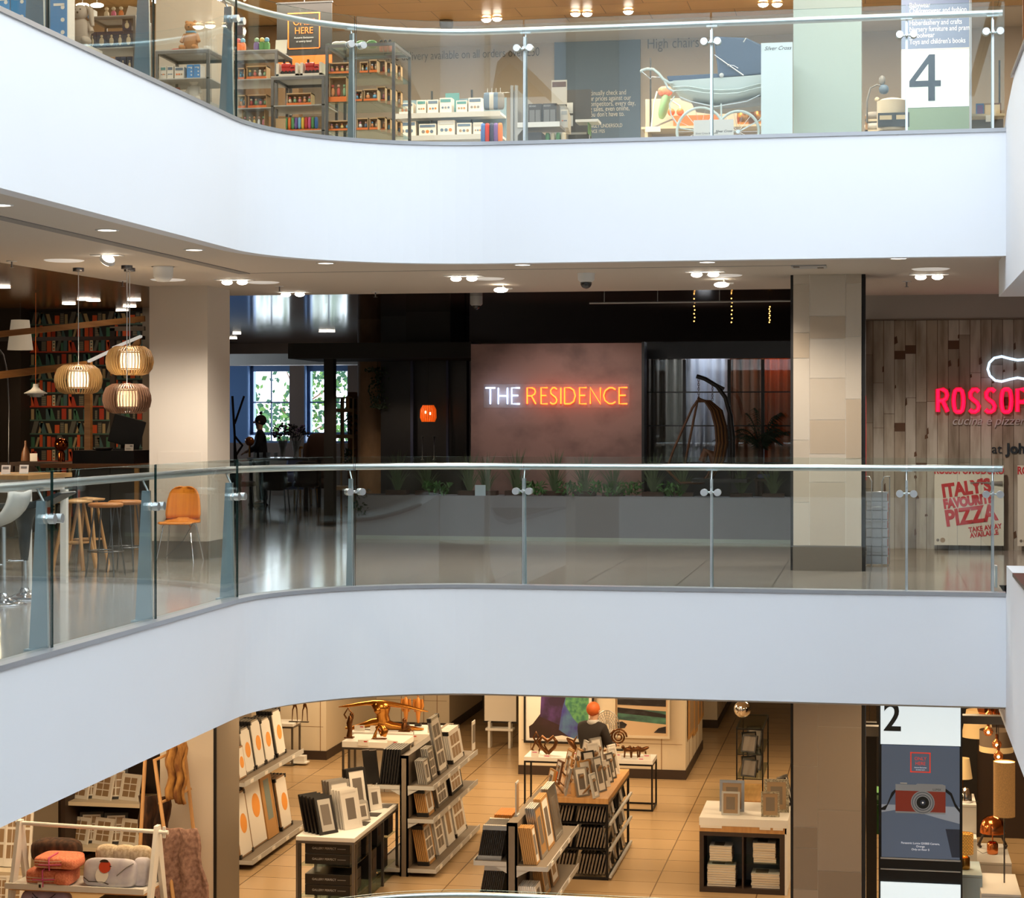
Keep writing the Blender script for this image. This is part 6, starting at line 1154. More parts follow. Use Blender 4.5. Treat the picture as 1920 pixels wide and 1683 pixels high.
# amber glass pendant in the dark room
c = P(803, 775, V=28.3); r = thing('ribbed_pendant', 'glowing ribbed amber glass pendant in the dark room left of the neon wall', 'pendant lamp', c); b = B()
for i in range(20): a = 2 * PI * i / 20; b.tube([(.075 * math.cos(a), .075 * math.sin(a), .12), (.11 * math.cos(a), .11 * math.sin(a), .06), (.115 * math.cos(a), .115 * math.sin(a), -.06), (.09 * math.cos(a), .09 * math.sin(a), -.12)], .009, 'amber_lit', 5)
b.done('lamp_shade', r); B().ball((-.04, 0, .02), .018, 'bulb', 6).ball((.03, 0, 0), .018, 'bulb', 6).done('bulbs', r); B().cyl((0, 0, .12), (0, 0, 1.55 - c[2]), .004, 'black', n=6).done('cord', r); mat('amber_lit', (214, 96, 30), .2, emit=.6, ec=(230, 90, 20))
for i, px in enumerate((792, 814)): B().lathe([(.03, 0), (.006, .02), (.006, .3), (.02, .34)], (0, 0, 0), 'steel_dark', 12).done('candlestick', loc=(UV(px, 27.8), 27.8, ZV(px, 862, 27.8)), label=('left', 'right')[i] + ' of two slim glass ornaments below the ribbed amber pendant', cat='ornament')
B().box((-.5, 0, 0), (.5, .4, .75), 'dark').done('sideboard', loc=(UV(803, 27.7), 27.7, Z3 + .18), label='black sideboard under the ribbed amber pendant', cat='sideboard')
struct(B().box((UV(771, 28.9), 28.85, Z3), (UV(776, 28.9), 28.9, .9), 'navy').box((UV(838, 28.9), 28.85, Z3), (UV(842, 28.9), 28.9, .9), 'navy'), 'trim_dark_room')

# ---- neon wall
VN = 25.75
struct(B().box((UV(883, VN), VN, Z3), (UV(1203, VN), VN + .25, ZV(1000, 644, VN)), 'concrete_pink').box((UV(1203, VN), VN, Z3), (UV(1208, VN), VN + .3, ZV(1000, 642, VN)), 'black'), 'wall_neon')
m = mat('concrete_pink', (150, 118, 110), .75, noise=((2.2, 2.2, 2.6), (112, 88, 82), .42, .72), bump=.25)
S_ = 3683 / (VN / (.0 * ST + CT)); 
LET = {'T': [[(0, 1), (1, 1)], [(.5, 1), (.5, 0)]], 'H': [[(0, 1), (0, 0)], [(1, 1), (1, 0)], [(0, .5), (1, .5)]], 'E': [[(1, 1), (0, 1), (0, 0), (1, 0)], [(0, .52), (.8, .52)]], 'R': [[(0, 0), (0, 1), (.55, 1), (.85, .92), (.95, .76), (.85, .6), (.5, .5), (0, .5)], [(.5, .5), (1, 0)]],
       'S': [[(.95, .9), (.7, 1), (.35, 1), (.08, .85), (.1, .65), (.4, .53), (.75, .42), (.95, .25), (.85, .08), (.55, 0), (.25, 0), (0, .1)]], 'I': [[(.5, 1), (.5, 0)]], 'D': [[(0, 0), (0, 1), (.5, 1), (.85, .85), (1, .5), (.85, .15), (.5, 0), (0, 0)]], 'N': [[(0, 0), (0, 1), (1, 0), (1, 1)]], 'C': [[(1, .88), (.75, .99), (.45, .99), (.12, .8), (0, .5), (.12, .2), (.45, .01), (.75, .01), (1, .12)]]}
r = thing('neon_sign', 'neon wall sign with a white first word and an orange second word', 'neon sign', (0, 0, 0)); z0_, z1_ = ZV(1000, 757, VN), ZV(1000, 727, VN)
yb = VN - .06
mat('neon_white', (225, 238, 255), .4, emit=5.5, ec=(190, 215, 255)); mat('neon_orange', (255, 120, 60), .4, emit=7, ec=(255, 84, 22)); mat('acrylic', (200, 200, 200), .1, alpha=.12)
B().box((UV(908, VN), VN - .035, z0_ - .05), (UV(1181, VN), VN - .028, z1_ + .05), 'acrylic').done('backing', r)
for ch, pa, pb, mm in (('T', 912, 930, 0), ('H', 936, 953, 0), ('E', 961, 976, 0), ('R', 990, 1006, 1), ('E', 1016, 1028, 1), ('S', 1033, 1046, 1), ('I', 1050, 1056, 1), ('D', 1060, 1080, 1), ('E', 1088, 1101, 1), ('N', 1108, 1127, 1), ('C', 1133, 1155, 1), ('E', 1162, 1177, 1)):
    xa, xb = UV(pa, VN), UV(pb, VN); b = B()
    for st in LET[ch]: b.tube([(xa + (xb - xa) * u, yb, z0_ + (z1_ - z0_) * v) for u, v in st], .0095, ('neon_white', 'neon_orange')[mm], 8)
    b.done('neon_letter', r)
lamp('neon_glow', (UV(944, VN), VN - .12, (z0_ + z1_) / 2), .8, (.7, .8, 1), .1); lamp('neon_glow', (UV(1040, VN), VN - .12, (z0_ + z1_) / 2), .9, (1, .25, .05), .1); lamp('neon_glow', (UV(1120, VN), VN - .12, (z0_ + z1_) / 2), .9, (1, .25, .05), .1)
# ---- curtain wall right of the neon wall
VG = 26.4; px_m = [1208, 1283, 1367, 1430, 1500]; xa, xb = UV(1208, VG), UV(1500, VG)
zt_, zb_ = ZV(1300, 674, VG), ZV(1300, 866, VG)
b = B().box((xa, VG, ZV(1300, 672, VG)), (xb, VG + .15, ZV(1300, 640, VG)), 'residence_dark').box((xa, VG, Z3), (xb, VG + .1, zb_), 'residence_dark')
for px in px_m: x = UV(px, VG); b.box((x - .02, VG - .02, Z3), (x + .02, VG + .06, zt_), 'black')
for py in (735, 798): z = ZV(1300, py, VG); b.box((xa, VG - .01, z - .008), (xb, VG + .05, z + .008), 'black')
struct(b, 'partition_glazed')
for i in range(4): struct(B().box((UV(px_m[i], VG) + .02, VG + .02, zb_), (UV(px_m[i + 1], VG) - .02, VG + .03, zt_), 'glass_pane'), 'window_%d' % (i + 4))
def curtain(px0, px1, m, label, V_=27.0):
    a, c = UV(px0, V_), UV(px1, V_); n = 60; vs = []
    for i in range(n + 1):
        u = i / n; y = V_ + .035 * math.sin(u * (c - a) * 55) + .015 * math.sin(u * 31)
        vs += [(a + (c - a) * u, y, Z3 + .05), (a + (c - a) * u, y + .01, zt_ + .1)]
    B().add(vs, [(2 * i, 2 * i + 2, 2 * i + 3, 2 * i + 1) for i in range(n)], m, True).done('curtain', label=label, cat='curtain', solid=.006)
curtain(1206, 1282, 'curtain_grey', 'grey pleated curtain behind the first pane right of the neon wall'); curtain(1284, 1368, 'curtain_white', 'pale blue white sheer curtain behind the second pane'); curtain(1369, 1432, 'curtain_rust', 'grey and rust curtain behind the third pane'); curtain(1434, 1502, 'curtain_orange', 'orange curtain behind the last pane beside the tiled column')
mat('curtain_grey', (150, 142, 132), .9); mat('curtain_white', (206, 210, 222), .9); mat('curtain_rust', (150, 104, 78), .9); mat('curtain_orange', (178, 84, 40), .9)
lamp('curtain_room_light', (UV(1320, 26.7), 26.75, 1.1), 7, (.9, .93, 1), .1); lamp('curtain_room_light', (UV(1450, 26.7), 26.75, .9), 2.5, (1, .5, .25), .1)
# ---- hanging egg chair with its stand
VH = 25.2
def h3(px, py, dv=0): return P(px, py, V=VH + dv)
r = thing('egg_chair', 'rattan hanging egg chair on chains', 'hanging chair', (0, 0, 0)); b = B()
for k in range(7):
    dv = -.04 + k * .05; wv = .9 + .02 * k
    j = 3.2 * k; b.tube([h3(1308, 746 + k, dv), h3(1322 + j * .5, 752, dv), h3(1334 + j, 770, dv), h3(1342 + j, 800, dv), h3(1344 + j, 830, dv), h3(1338 + j, 862, dv), h3(1328 + j * .6, 890, dv), h3(1316, 905, dv)], .017, 'rattan' if k % 2 else 'rattan_dark', 6)
b.done('shell', r); b = B()
b.tube([h3(1308, 750), h3(1298, 765), h3(1282, 800), h3(1262, 845), h3(1250, 880)], .016, 'rattan_dark', 7).tube([h3(1308, 750, .3), h3(1303, 775, .3), h3(1298, 800, .3), h3(1290, 840, .3), h3(1282, 880, .3)], .016, 'rattan_dark', 7).tube([h3(1250, 880), h3(1275, 905), h3(1318, 905)], .018, 'rattan_dark', 7); b.done('rim', r)
b = B(); b.tube([h3(1316, 865, .1), h3(1324, 845, .1), h3(1334, 850, .1), h3(1340, 870, .1)], .05, 'rattan_dark', 8); b.done('cushion', r)
for q_ in ((1310, 710, 748), (1336, 720, 750)):
    b = B(); n = 9
    for i in range(n):
        p_ = h3(q_[0], q_[1] + (q_[2] - q_[1]) * (i + .5) / n); T = Matrix.Translation(p_) @ Matrix.Rotation(PI / 2 * (i % 2), 4, 'Z'); b.tube([(.012 * math.cos(a * PI / 4), 0, .02 * math.sin(a * PI / 4)) for a in range(8)], .004, 'steel_dark', 4, True, T=T)
    b.done('chain', r)
mat('rattan', (150, 108, 64), .6); mat('rattan_dark', (84, 56, 34), .6)
B().tube([h3(1306, 705), h3(1322, 710), h3(1345, 724), h3(1360, 745), h3(1370, 780), h3(1374, 820), h3(1374, 900)], .028, 'black', 10).tube([h3(1336, 718), h3(1358, 729)], .02, 'black', 8).box(tuple(h3(1374, 900) - Vector((.5, .3, .02))), tuple(h3(1374, 900) + Vector((.2, .3, .02))), 'black').done('chair_stand', label='curved black steel stand holding the hanging egg chair', cat='stand')
# palm
r = thing('palm', 'large dark palm with drooping fronds right of the egg chair', 'plant', (UV(1425, 25.9), 25.95, -.40)); b = B(); rv = random.Random(4)
for i in range(26):
    a = rv.uniform(0, 2 * PI); ln = rv.uniform(.42, .75); el = rv.uniform(.5, 1.3); pts = [Vector((math.cos(a) * ln * t * math.cos(el) * 1.1, math.sin(a) * ln * t * math.cos(el) * .6, ln * 1.5 * (t * math.sin(el) - .45 * t * t))) for t in (0, .25, .5, .75, 1)]
    b.tube(pts, .005, 'leaf_dark', 4)
    for s_ in range(1, 14):
        t = s_ / 14; p_ = Vector((math.cos(a) * ln * t * math.cos(el) * 1.1, math.sin(a) * ln * t * math.cos(el) * .6, ln * 1.5 * (t * math.sin(el) - .45 * t * t)))
        for sd in (-1, 1): q_ = p_ + Vector((-math.sin(a) * sd * .09 + math.cos(a) * .05, math.cos(a) * sd * .09, -.05)); b.add([p_, p_ + Vector((.008, 0, .012)), q_], [(0, 1, 2)], 'leaf_dark')
b.done('fronds', r); B().tube([(0, 0, -.8), (0.01, 0, 0), (0, 0, .1)], [.05, .04, .03], 'walnut_dark', 8).done('trunk', r); B().lathe([(0, -1.17), (.14, -1.17), (.18, -.75), (0, -.76)], (0, 0, 0), 'black', 20).done('pot', r)
# ---- low planter wall with grasses
V1 = 25.05; xa, xb = UV(668, V1), UV(1486, V1); zt_ = ZV(1000, 930, V1)
struct(B().box((xa, V1, Z3 + .05), (xb, V1 + .5, zt_), 'planter_grey').box((xa, V1 - .012, Z3), (xb, V1 + .5, Z3 + .05), 'plinth_pale'), 'wall_planter'); mat('planter_grey', (112, 112, 118), .6); mat('plinth_pale', (150, 160, 152), .5)
bx = B(); xs = [UV(p_, V1) for p_ in (700, 860, 1010, 1195, 1330, 1484)]
pi = 0
protoG = None
for i, px in enumerate((745, 800, 880, 912, 968, 1040, 1096, 1150, 1225, 1280, 1390, 1450)):
    x = UV(px, V1 + .2)
    lab = 'spiky grass clump in the low grey planter, %s from the left' % ORD[i]
    if protoG is None:
        protoG = thing('grass_clump', lab, 'plant', (x, V1 + .22, zt_)); b = B(); rv = random.Random(9)
        for k in range(60):
            a = rv.uniform(0, 2 * PI); q_ = rv.uniform(.05, .22); h_ = rv.uniform(.3, .62); s_ = .006; b.add([(s_, 0, 0), (-s_, 0, 0), (q_ * .4 * math.cos(a) - s_, q_ * .4 * math.sin(a), h_ * .6), (q_ * .4 * math.cos(a) + s_, q_ * .4 * math.sin(a), h_ * .6), (q_ * math.cos(a), q_ * math.sin(a), h_)], [(0, 1, 2, 3), (3, 2, 4)], 'grass_blade')
        b.done('blades', protoG); mat('grass_blade', (74, 92, 62), .6)
        B().box((-.14, -.1, 0), (.14, .1, .06), 'soil').done('soil', protoG); mat('soil', (60, 42, 34), .8)
    else: copy_of(protoG, (x, V1 + .22, zt_), rv.uniform(0, .6) * 0, lab, scale=(1, 1, rv.uniform(.75, 1.1)))
for i, px in enumerate((820, 1000, 1070, 1130, 1180, 1260)):
    leafy('fern', 'low bright green leafy plant in the grey planter, %s from the left' % ORD[i], (UV(px, V1 + .12), V1 + .12, zt_ - .02), 90, .18, .2, 'leaf_mid', None, px, .05)
B().box((-.07, 0, 0), (.07, .01, .14), 'pale_blue').done('notice_card', loc=(UV(901, V1 + .05), V1 + .03, zt_), label='small pale blue card standing in the planter', cat='card')
leafy('trailing_ivy', 'trailing plant spilling over the left end of the planter', (UV(672, V1), V1 - .02, zt_ - .35), 110, .16, .42, 'leaf_dark', None, 77, .035)
# low bench shapes behind planter
B().box((UV(1210, 25.9), 25.7, zt_ - .25), (UV(1330, 25.9), 26.1, zt_ - .05), 'bench_brown').done('bench', label='low brown bench under the egg chair', cat='bench'); mat('bench_brown', (96, 60, 40), .6)
r = thing('side_table', 'small dark side table with a folded blue cloth near the tiled column', 'table', (UV(1432, 25.7), 25.7, Z3 + .35)); B().box((-.12, 0, .42), (.12, .3, .45), 'walnut_dark').done('table_top', r); B().box((-.11, 0, 0), (-.08, .03, .42), 'walnut_dark').box((.08, 0, 0), (.11, .03, .42), 'walnut_dark').done('leg', r); B().soft((0, 0, .03), (.16, .14, .06), 'sofa_blue', .5, 8).done('folded_cloth', loc=(UV(1432, 25.8), 25.82, Z3 + .801), label='folded blue cloth on the small dark side table', cat='cloth')
# track rail and string lights under the dark ceiling
z = ZV(1300, 566, 24.2); b = B(); b.cyl((UV(1105, 24.2), 24.2, z), (UV(1487, 24.2), 24.2, z), .012, 'light_grey', n=8)
for px in (1133, 1233, 1349): b.cyl((UV(px, 24.2), 24.2, z), (UV(px, 24.2), 24.2, 1.56), .006, 'light_grey', n=6)
b.done('pipe_rail', label='pale pipe rail hung under the dark glossy ceiling', cat='pipe')
for i, (px, pa, pb) in enumerate(((1302, 553, 602), (1372, 552, 604), (1443, 575, 604))):
    V_ = 25.0; r = thing('bulb_string', 'vertical string of tiny warm bulbs above the curtain wall, %s from the left' % ORD[i], 'string light', (UV(px, V_), V_, 1.55)); b = B(); n = 8
    for k in range(n): b.ball((.004 * (-1) ** k, 0, ZV(px, pa + (pb - pa) * k / (n - 1), V_) - 1.55), .009, 'bulb_warm', 5)
    b.done('bulbs', r); B().cyl((0, 0, 0), (0, 0, ZV(px, pb, V_) - 1.55), .002, 'black', n=5).done('wire', r)
mat('bulb_warm', (255, 200, 120), .5, emit=5, ec=(255, 180, 90))
c = P(893, 565, V=24.5); r = thing('security_camera', 'second dome security camera under the dark ceiling near the soffit edge', 'security camera', (c[0], c[1], 1.56)); B().lathe([(.06, -.12), (.08, -.1), (.08, 0)], (0, 0, 0), 'light_grey', 20).done('housing', r); B().ball((0, 0, -.12), .05, 'dome_black', 8).done('dome', r)

# ---- timber clad restaurant wall at the right
VR = 24.35
m = newmat('planks'); nt = m.node_tree; bs = nt.nodes['Principled BSDF']; bs.inputs['Roughness'].default_value = .75
xa, xb = UV(1617, VR), 4.5; b = B(); rv = random.Random(21); x = xa; zt_ = ZV(1700, 600, VR); i = 0
PL = ['plank_a', 'plank_b', 'plank_c', 'plank_d']
for n_, c1, c2 in (('plank_a', (176, 166, 150), (128, 112, 94)), ('plank_b', (164, 150, 132), (112, 98, 82)), ('plank_c', (150, 138, 122), (100, 86, 70)), ('plank_d', (182, 174, 160), (140, 126, 108))): mat(n_, c1, .8, noise=((9, 9, 1.6), c2, .46, .78), bump=.3)
mat('plank_brown', (92, 64, 44), .8)
b.box((xa, VR + .02, Z3), (xb, VR + .1, zt_), 'plank_brown')
while x < xb:
    w_ = .128; z = Z3
    while z < zt_ - .01:
        h_ = min(rv.uniform(.5, 1.9), zt_ - z); b.box((x + .003, VR + rv.uniform(0, .006), z), (x + w_ - .003, VR + .02, z + h_ - .004), rv.choice(PL))
        if rv.random() < .22 and z + h_ < zt_ - .3: b.box((x + .003, VR + .008, z + h_), (x + w_ - .003, VR + .02, z + h_ + .1), 'plank_brown'); h_ += .1
        z += h_
    x += w_
for k in range(46):
    x = xa + rv.randrange(0, 22) * .128 + rv.choice((.01, .118)); z = rv.uniform(Z3, zt_); h_ = rv.uniform(.03, .12); s_ = rv.uniform(.01, .03); b.prism([(x - s_ * .5, z), (x + s_, z + h_ * .2), (x + s_ * .6, z + h_), (x - s_ * .4, z + h_ * .8)], 'y', VR - .0025, VR + .001, 'plank_brown')
struct(b, 'wall_planks')
struct(B().box((xa - .25, VR - .05, zt_ + .015), (xb, VR + .2, 1.56), 'bulkhead').box((xa - .25, VR - .06, zt_), (xb, VR + .1, zt_ + .015), 'taupe'), 'wall_bulkhead'); mat('bulkhead', (168, 162, 154), .7)
struct(B().box((UV(1618, VR - .6), VR - .6, Z3), (UV(1618, VR - .6) + .03, VR, zt_), 'taupe'), 'trim_plank_edge')
r = thing('restaurant_sign', 'illuminated magenta red letters with grey script on the plank wall', 'sign', (0, 0, 0)); mat('sign_magenta', (255, 30, 90), .4, emit=1.15, ec=(255, 14, 74)); mat('sign_side', (190, 30, 30), .4, emit=.4, ec=(255, 40, 30))
zb_ = ZV(1800, 775, VR); hh = ZV(1800, 727, VR) - zb_; x0 = UV(1755, VR)
LET['O'] = [[(.5 + .5 * math.cos(a * PI / 8) * (1), .5 + .5 * max(-1, min(1, 1.25 * math.sin(a * PI / 8)))) for a in range(17)]]; LET['P'] = [[(0, 0), (0, 1), (.6, 1), (.95, .88), (1, .72), (.95, .55), (.6, .44), (0, .44)]]; LET['M'] = [[(0, 0), (0, 1), (.5, .4), (1, 1), (1, 0)]]
for i, ch in enumerate('ROSSOPOMODORO'):
    b = B(); xa_ = x0 + .02 + i * .187
    for rr, mm, yy in ((.031, 'sign_side', -.04), (.024, 'sign_magenta', -.056)):
        for st in LET[ch]: b.tube([(xa_ + .115 * u, VR + yy, zb_ + .02 + (hh - .04) * v) for u, v in st], rr, mm, 8)
    b.done('letter', r)
B().text('cucina e pizzeria', (UV(1784, VR), VR - .02, ZV(1800, 796, VR)), .15, 'light_grey', .01, 'LEFT', sx=.95, shear=.3).done('script_lettering', r)
B().text('at', (UV(1859, VR), VR - .01, ZV(1800, 849, VR)), .16, 'ink', .01, 'LEFT').text('John Lewis', (UV(1887, VR), VR - .01, ZV(1800, 849, VR)), .17, 'ink', .01, 'LEFT', off=.006).done('dark_lettering', r)
def w3(px, py): return P(px, py, V=VR - .05)
B().tube([w3(1990, 676), w3(1960, 668), w3(1930, 673), w3(1908, 675), w3(1893, 672), w3(1878, 668), w3(1864, 671), w3(1855, 680), w3(1852, 692), w3(1856, 704), w3(1866, 713), w3(1878, 715), w3(1893, 711), w3(1908, 708), w3(1925, 711), w3(1960, 716), w3(1990, 706)], .016, 'neon_outline', 8, True).done('neon_outline', r); mat('neon_outline', (215, 235, 255), .4, emit=1.6, ec=(195, 225, 255))
lamp('sign_glow', (UV(1860, VR), VR - .35, zb_ + .1), 1.2, (1, .1, .25), .1)
# poster
VQ = VR - .18
def poster(px0, px1, label, full=True):
    xa, xb = UV(px0, VQ), UV(px1, VQ); z0_, z1_ = ZV(1800, 1022, VQ), ZV(1800, 872, VQ); r = thing('takeaway_poster', label, 'poster', (xa, VQ, z0_)); X, Z_ = xb - xa, z1_ - z0_
    B().box((0, 0, 0), (X, .04, Z_), 'poster_cream').box((X * .33, -.001, 0), (X * .335, 0, Z_), 'grey').box((X * .67, -.001, 0), (X * .675, 0, Z_), 'grey').done('board', r); T = Matrix.Rotation(-.14, 4, 'Y'); b = B()
    b.text('ROSSOPOMODORO', (X * .5, -.003, Z_ * .895), .125, 'poster_red', .004, sx=.72, off=.004)
    for s_, u, v, sz, sx_ in (("ITALY'S", .12, .60, .215, .82), ('FAVOURITE', .14, .46, .15, .74), ('PIZZA', .17, .24, .265, .84), ('TAKE AWAY', .50, .165, .08, .85), ('AVAILABLE', .52, .095, .08, .85)): b.text(s_, (X * u, -.003, Z_ * v), sz, 'poster_red', .004, 'LEFT', sx=sx_, off=.011 if sz > .1 else .003, T=Matrix.Translation((X * u, 0, Z_ * v)) @ T @ Matrix.Translation((-X * u, 0, -Z_ * v)))
    b.done('lettering', r, label='bold red slanted lettering'); B().cyl((X * .12, 0, .06), (X * .12, -.003, .06), .03, 'photo_tan', n=16).cyl((X * .05, 0, .06), (X * .05, -.003, .06), .018, 'taupe', n=12).tube([(X * .52, -.004, Z_ * .78), (X * .65, -.004, Z_ * .785), (X * .98, -.004, Z_ * .775)], [.01, .004, .03], 'photo_grey', 6).done('emblem', r)
poster(1752, 1882, 'cream takeaway poster with bold red slanted lettering leaning on the plank wall'); poster(1908, 2040, 'second red lettered takeaway poster cut off at the right edge')
mat('poster_cream', (214, 206, 188), .6); mat('poster_red', (186, 36, 40), .6)
B().box((0, 0, 0), (.02, .02, 1.0), 'red').done('red_barrier', loc=(UV(1621, 23.6), 23.6, ZV(1621, 900, 23.6)), label='thin red upright strip beside the tiled column', cat='strip')
# leaflet rack
V_ = 21.5; x0, x1 = UV(1620, V_), UV(1668, V_); zt_ = ZV(1640, 893, V_); zb_ = ZV(1640, 1062, V_); r = thing('leaflet_rack', 'wire floor rack filled with white leaflets beside the tiled column', 'rack', (x0, V_, zb_)); X, Z_ = x1 - x0, zt_ - zb_; b = B()
for x in (0.0, X): b.tube([(x, 0, Z_), (x, 0, .04), (x + (.03 if x == 0 else -.03), 0, 0), (X / 2, 0, 0)], .005, 'steel', 6)
for sx, ex in ((X * .30, 0.0), (X * .70, X)): b.tube([(sx, -.06, 0), (sx, -.06, Z_ - .05), (sx + (ex - sx) * .3, -.05, Z_), (ex, 0, Z_)], .006, 'steel', 6)
for i in range(6): z = .0 + i * Z_ / 6.0; b.tube([(0, 0, z), (X * .3, -.06, z), (X * .7, -.06, z), (X, 0, z)], .003, 'steel', 5)
b.tube([(0, .1, .0), (X, .1, 0)], .006, 'steel', 6).tube([(0, 0, 0), (0, .1, 0)], .006, 'steel', 6).tube([(X, 0, 0), (X, .1, 0)], .006, 'steel', 6).tube([(X / 2, .1, 0), (X / 2, .1, Z3 - zb_ + .004)], .006, 'steel', 6); b.done('wire_frame', r)
rv = random.Random(8); hl = Z_ * .80 / 8; pl_ = None
for k in range(8):
    lab = 'bundle of white leaflets in the wire rack, %s tier from the bottom' % ORD[k]
    loc = (x0 + .02 + rv.uniform(0, .006), V_ + .0, zb_ + .03 + k * hl)
    if pl_ is None:
        b = B()
        for j in range(9): b.box((0, -.035 + j * .008, .0), (X - .045 + .004 * math.sin(j * 2), -.031 + j * .008, hl - .008 + .006 * math.sin(j * 3)), 'leaflet_a' if j % 2 else 'leaflet_b')
        b.box((X - .045, -.03, .0), (X - .038, .03, hl - .02), 'leaflet_red'); pl_ = b.done('leaflet_bundle', loc=loc, label=lab, cat='leaflets', group='leaflets in the wire rack')
    else: copy_of(pl_, loc, 0, lab)
mat('leaflet_a', (244, 247, 250), .6); mat('leaflet_b', (222, 226, 232), .6); mat('leaflet_red', (176, 70, 50), .6)
# ---- escalator balustrades at the right edge
def esc(lbl, V_a, V_b, ztop, zbot, fl):
    r = thing('escalator_balustrade', lbl, 'escalator balustrade', (0, 0, 0)); xg = UR + .14
    B().box((xg, V_b, zbot), (xg + .012, V_a - .1, ztop - .03), 'glass').done('glass', r); pts = [(xg, V_b, ztop), (xg, V_a - .25, ztop), (xg, V_a - .08, ztop - .05), (xg, V_a, ztop - .2), (xg, V_a, zbot + .2), (xg, V_a - .08, zbot)]
    B().tube(pts, .045, 'rubber_black', 10).done('handrail', r); B().tube([(xg, y, z - .0) for x_, y, z in pts], .03, 'bronze', 8, T=Matrix.Translation((-.035, -.03, -.03))).done('rail_track', r)
    B().box((UR - .02, V_b, zbot - .03), (UR + .35, V_a, zbot), 'bronze_dull').done('skirting', r)
mat('rubber_black', (20, 20, 22), .4); mat('bronze_dull', (110, 86, 70), .3, .6)
esc('black escalator handrail end at the right edge of the middle floor', 16.95, 8, -.36, -1.29, 3); esc('black escalator handrail at the top right corner', 17.2, 8, 4.6, 2.93, 4)
B().box((-.01, 0, 0), (.01, .14, .2), 'steel').prism([(0, .09), (.15, .2), (.1, 0)], 'x', -.012, .0, 'card_white').done('end_bracket', loc=(UR - .06, 18.55, Z3 + .03), label='small bracket at the right end of the middle balustrade', cat='bracket')
# ================================================================ UPPER FLOOR
VU = 29.4
struct(B().box((BIG, VU, Z4), (9, VU + .2, 5.71), 'wall_beige'), 'wall_back_upper'); mat('wall_beige', (196, 182, 164), .7)
struct(B().box((UV(1040, VU), VU - .03, Z4), (UV(1201, VU), VU - .001, ZV(1040, 78, VU)), 'slate'), 'wall_blue_panel')
r = thing('wall_lettering', 'white slogan lettering on the slate blue wall panel', 'lettering', (0, 0, 0))
for k, (t, py, px, sz) in enumerate((('continually check and', 180, 1094, .105), ('our prices against our', 190, 1101, .105), ('competitors, every day,', 200, 1103, .105), ('during sales, even online,', 210, 1087, .105), ('so you don\'t have to.', 220, 1092, .105), ('NEVER KNOWINGLY UNDERSOLD', 241.5, 1060, .078), ('SINCE 1925', 250, 1104, .07))):
    B().text(t, (UV(px, VU), VU - .035, ZV(px, py, VU)), sz, 'card_white', .004, 'LEFT', sx=.72).done('text_line', r)
r = thing('wall_lettering', 'thin dark delivery notice lettering across the beige wall', 'lettering', (0, 0, 0)); B().text('Free delivery available on all orders over £50', (UV(720, VU), VU - .02, ZV(720, 115, VU)), .19, 'ink_soft', .004, 'LEFT', sx=.70, off=-.002).done('text_line', r); mat('ink_soft', (90, 84, 78), .6)
r = thing('wall_lettering', 'thin dark department lettering above the pram', 'lettering', (0, 0, 0)); B().text('High chairs', (UV(1213, VU), VU - .02, ZV(1213, 92, VU)), .23, 'ink_soft', .004, 'LEFT', sx=.76, off=-.002).done('text_line', r)
struct(B().box((BIG, 25.8, Z4), (UV(300, 25.8), 26.0, 5.70), 'wall_brown').box((UV(444, 27), 27.4, Z4), (UV(560, 27.4), 27.6, 5.70), 'wall_brown'), 'wall_brown_upper'); mat('wall_brown', (122, 94, 64), .7)
# ceiling lights far in
for i, (px, py) in enumerate(((912, 33), (932, 31), (1079, 22), (1101, 22), (1178, 18), (1431, 4), (1457, 4))):
    c = P(px, py, z=5.71); r = thing('ceiling_spotlight', 'bright spotlight in the timber ceiling of the upper floor, %s from the left' % ORD[i], 'spotlight', c, group='upper timber ceiling spotlights'); B().lathe([(.06, 0), (.074, -.03)], (0, 0, 0), 'white', 18).done('ring', r); B().ball((0, 0, -.03), (.068, .068, .04), 'lamp_on', 8).done('lens', r)
for i, (px, py) in enumerate(((155, 10), (182, 10), (297, 2))):
    V_ = 24; c = P(px, py, V=V_); r = thing('ceiling_spotlight', 'bright spotlight at the top left of the upper floor, %s from the left' % ORD[i], 'spotlight', c); B().ball((0, 0, 0), (.09, .06, .03), 'lamp_on', 8).done('lens', r); B().cyl((0, 0, .02), (0, 0, 5.64 - c[2]), .006, 'steel_dark', n=6).done('rod', r)
c = P(837, 40, z=5.71); r = thing('security_camera', 'round ceiling dome among the timber panels of the upper floor', 'ceiling fixture', c); B().lathe([(0, -.12), (.08, -.11), (.10, -.06), (.1, 0)], (0, 0, 0), 'taupe', 20).done('housing', r)
# ---- banner
VBn = 25.6; xa, xb = UV(519, VBn), UV(622, VBn); z1_ = ZV(570, 6, VBn); z0_ = ZV(570, 122, VBn)
r = thing('hanging_banner', 'black banner with an orange outlined square and orange lower band', 'banner', (xa, VBn, z0_)); X, Z_ = xb - xa, z1_ - z0_
B().box((0, 0, .13), (X, .02, Z_), 'banner_black').box((0, -.002, 0), (X, .02, .13), 'orange').box((-.01, -.01, Z_), (X + .01, .03, Z_ + .02), 'black').done('cloth', r); mat('banner_black', (34, 32, 32), .7); b = B(); fx0, fx1, fz0, fz1 = X * .20, X * .79, Z_ * .26, Z_ * .83
for q_ in ((fx0, fz0, fx1, fz0 + .016), (fx0, fz1, fx1, fz1 + .016), (fx0, fz0, fx0 + .016, fz1), (fx1 - .016, fz0, fx1, fz1)): b.box((q_[0], -.004, q_[1]), (q_[2], 0, q_[3]), 'orange')
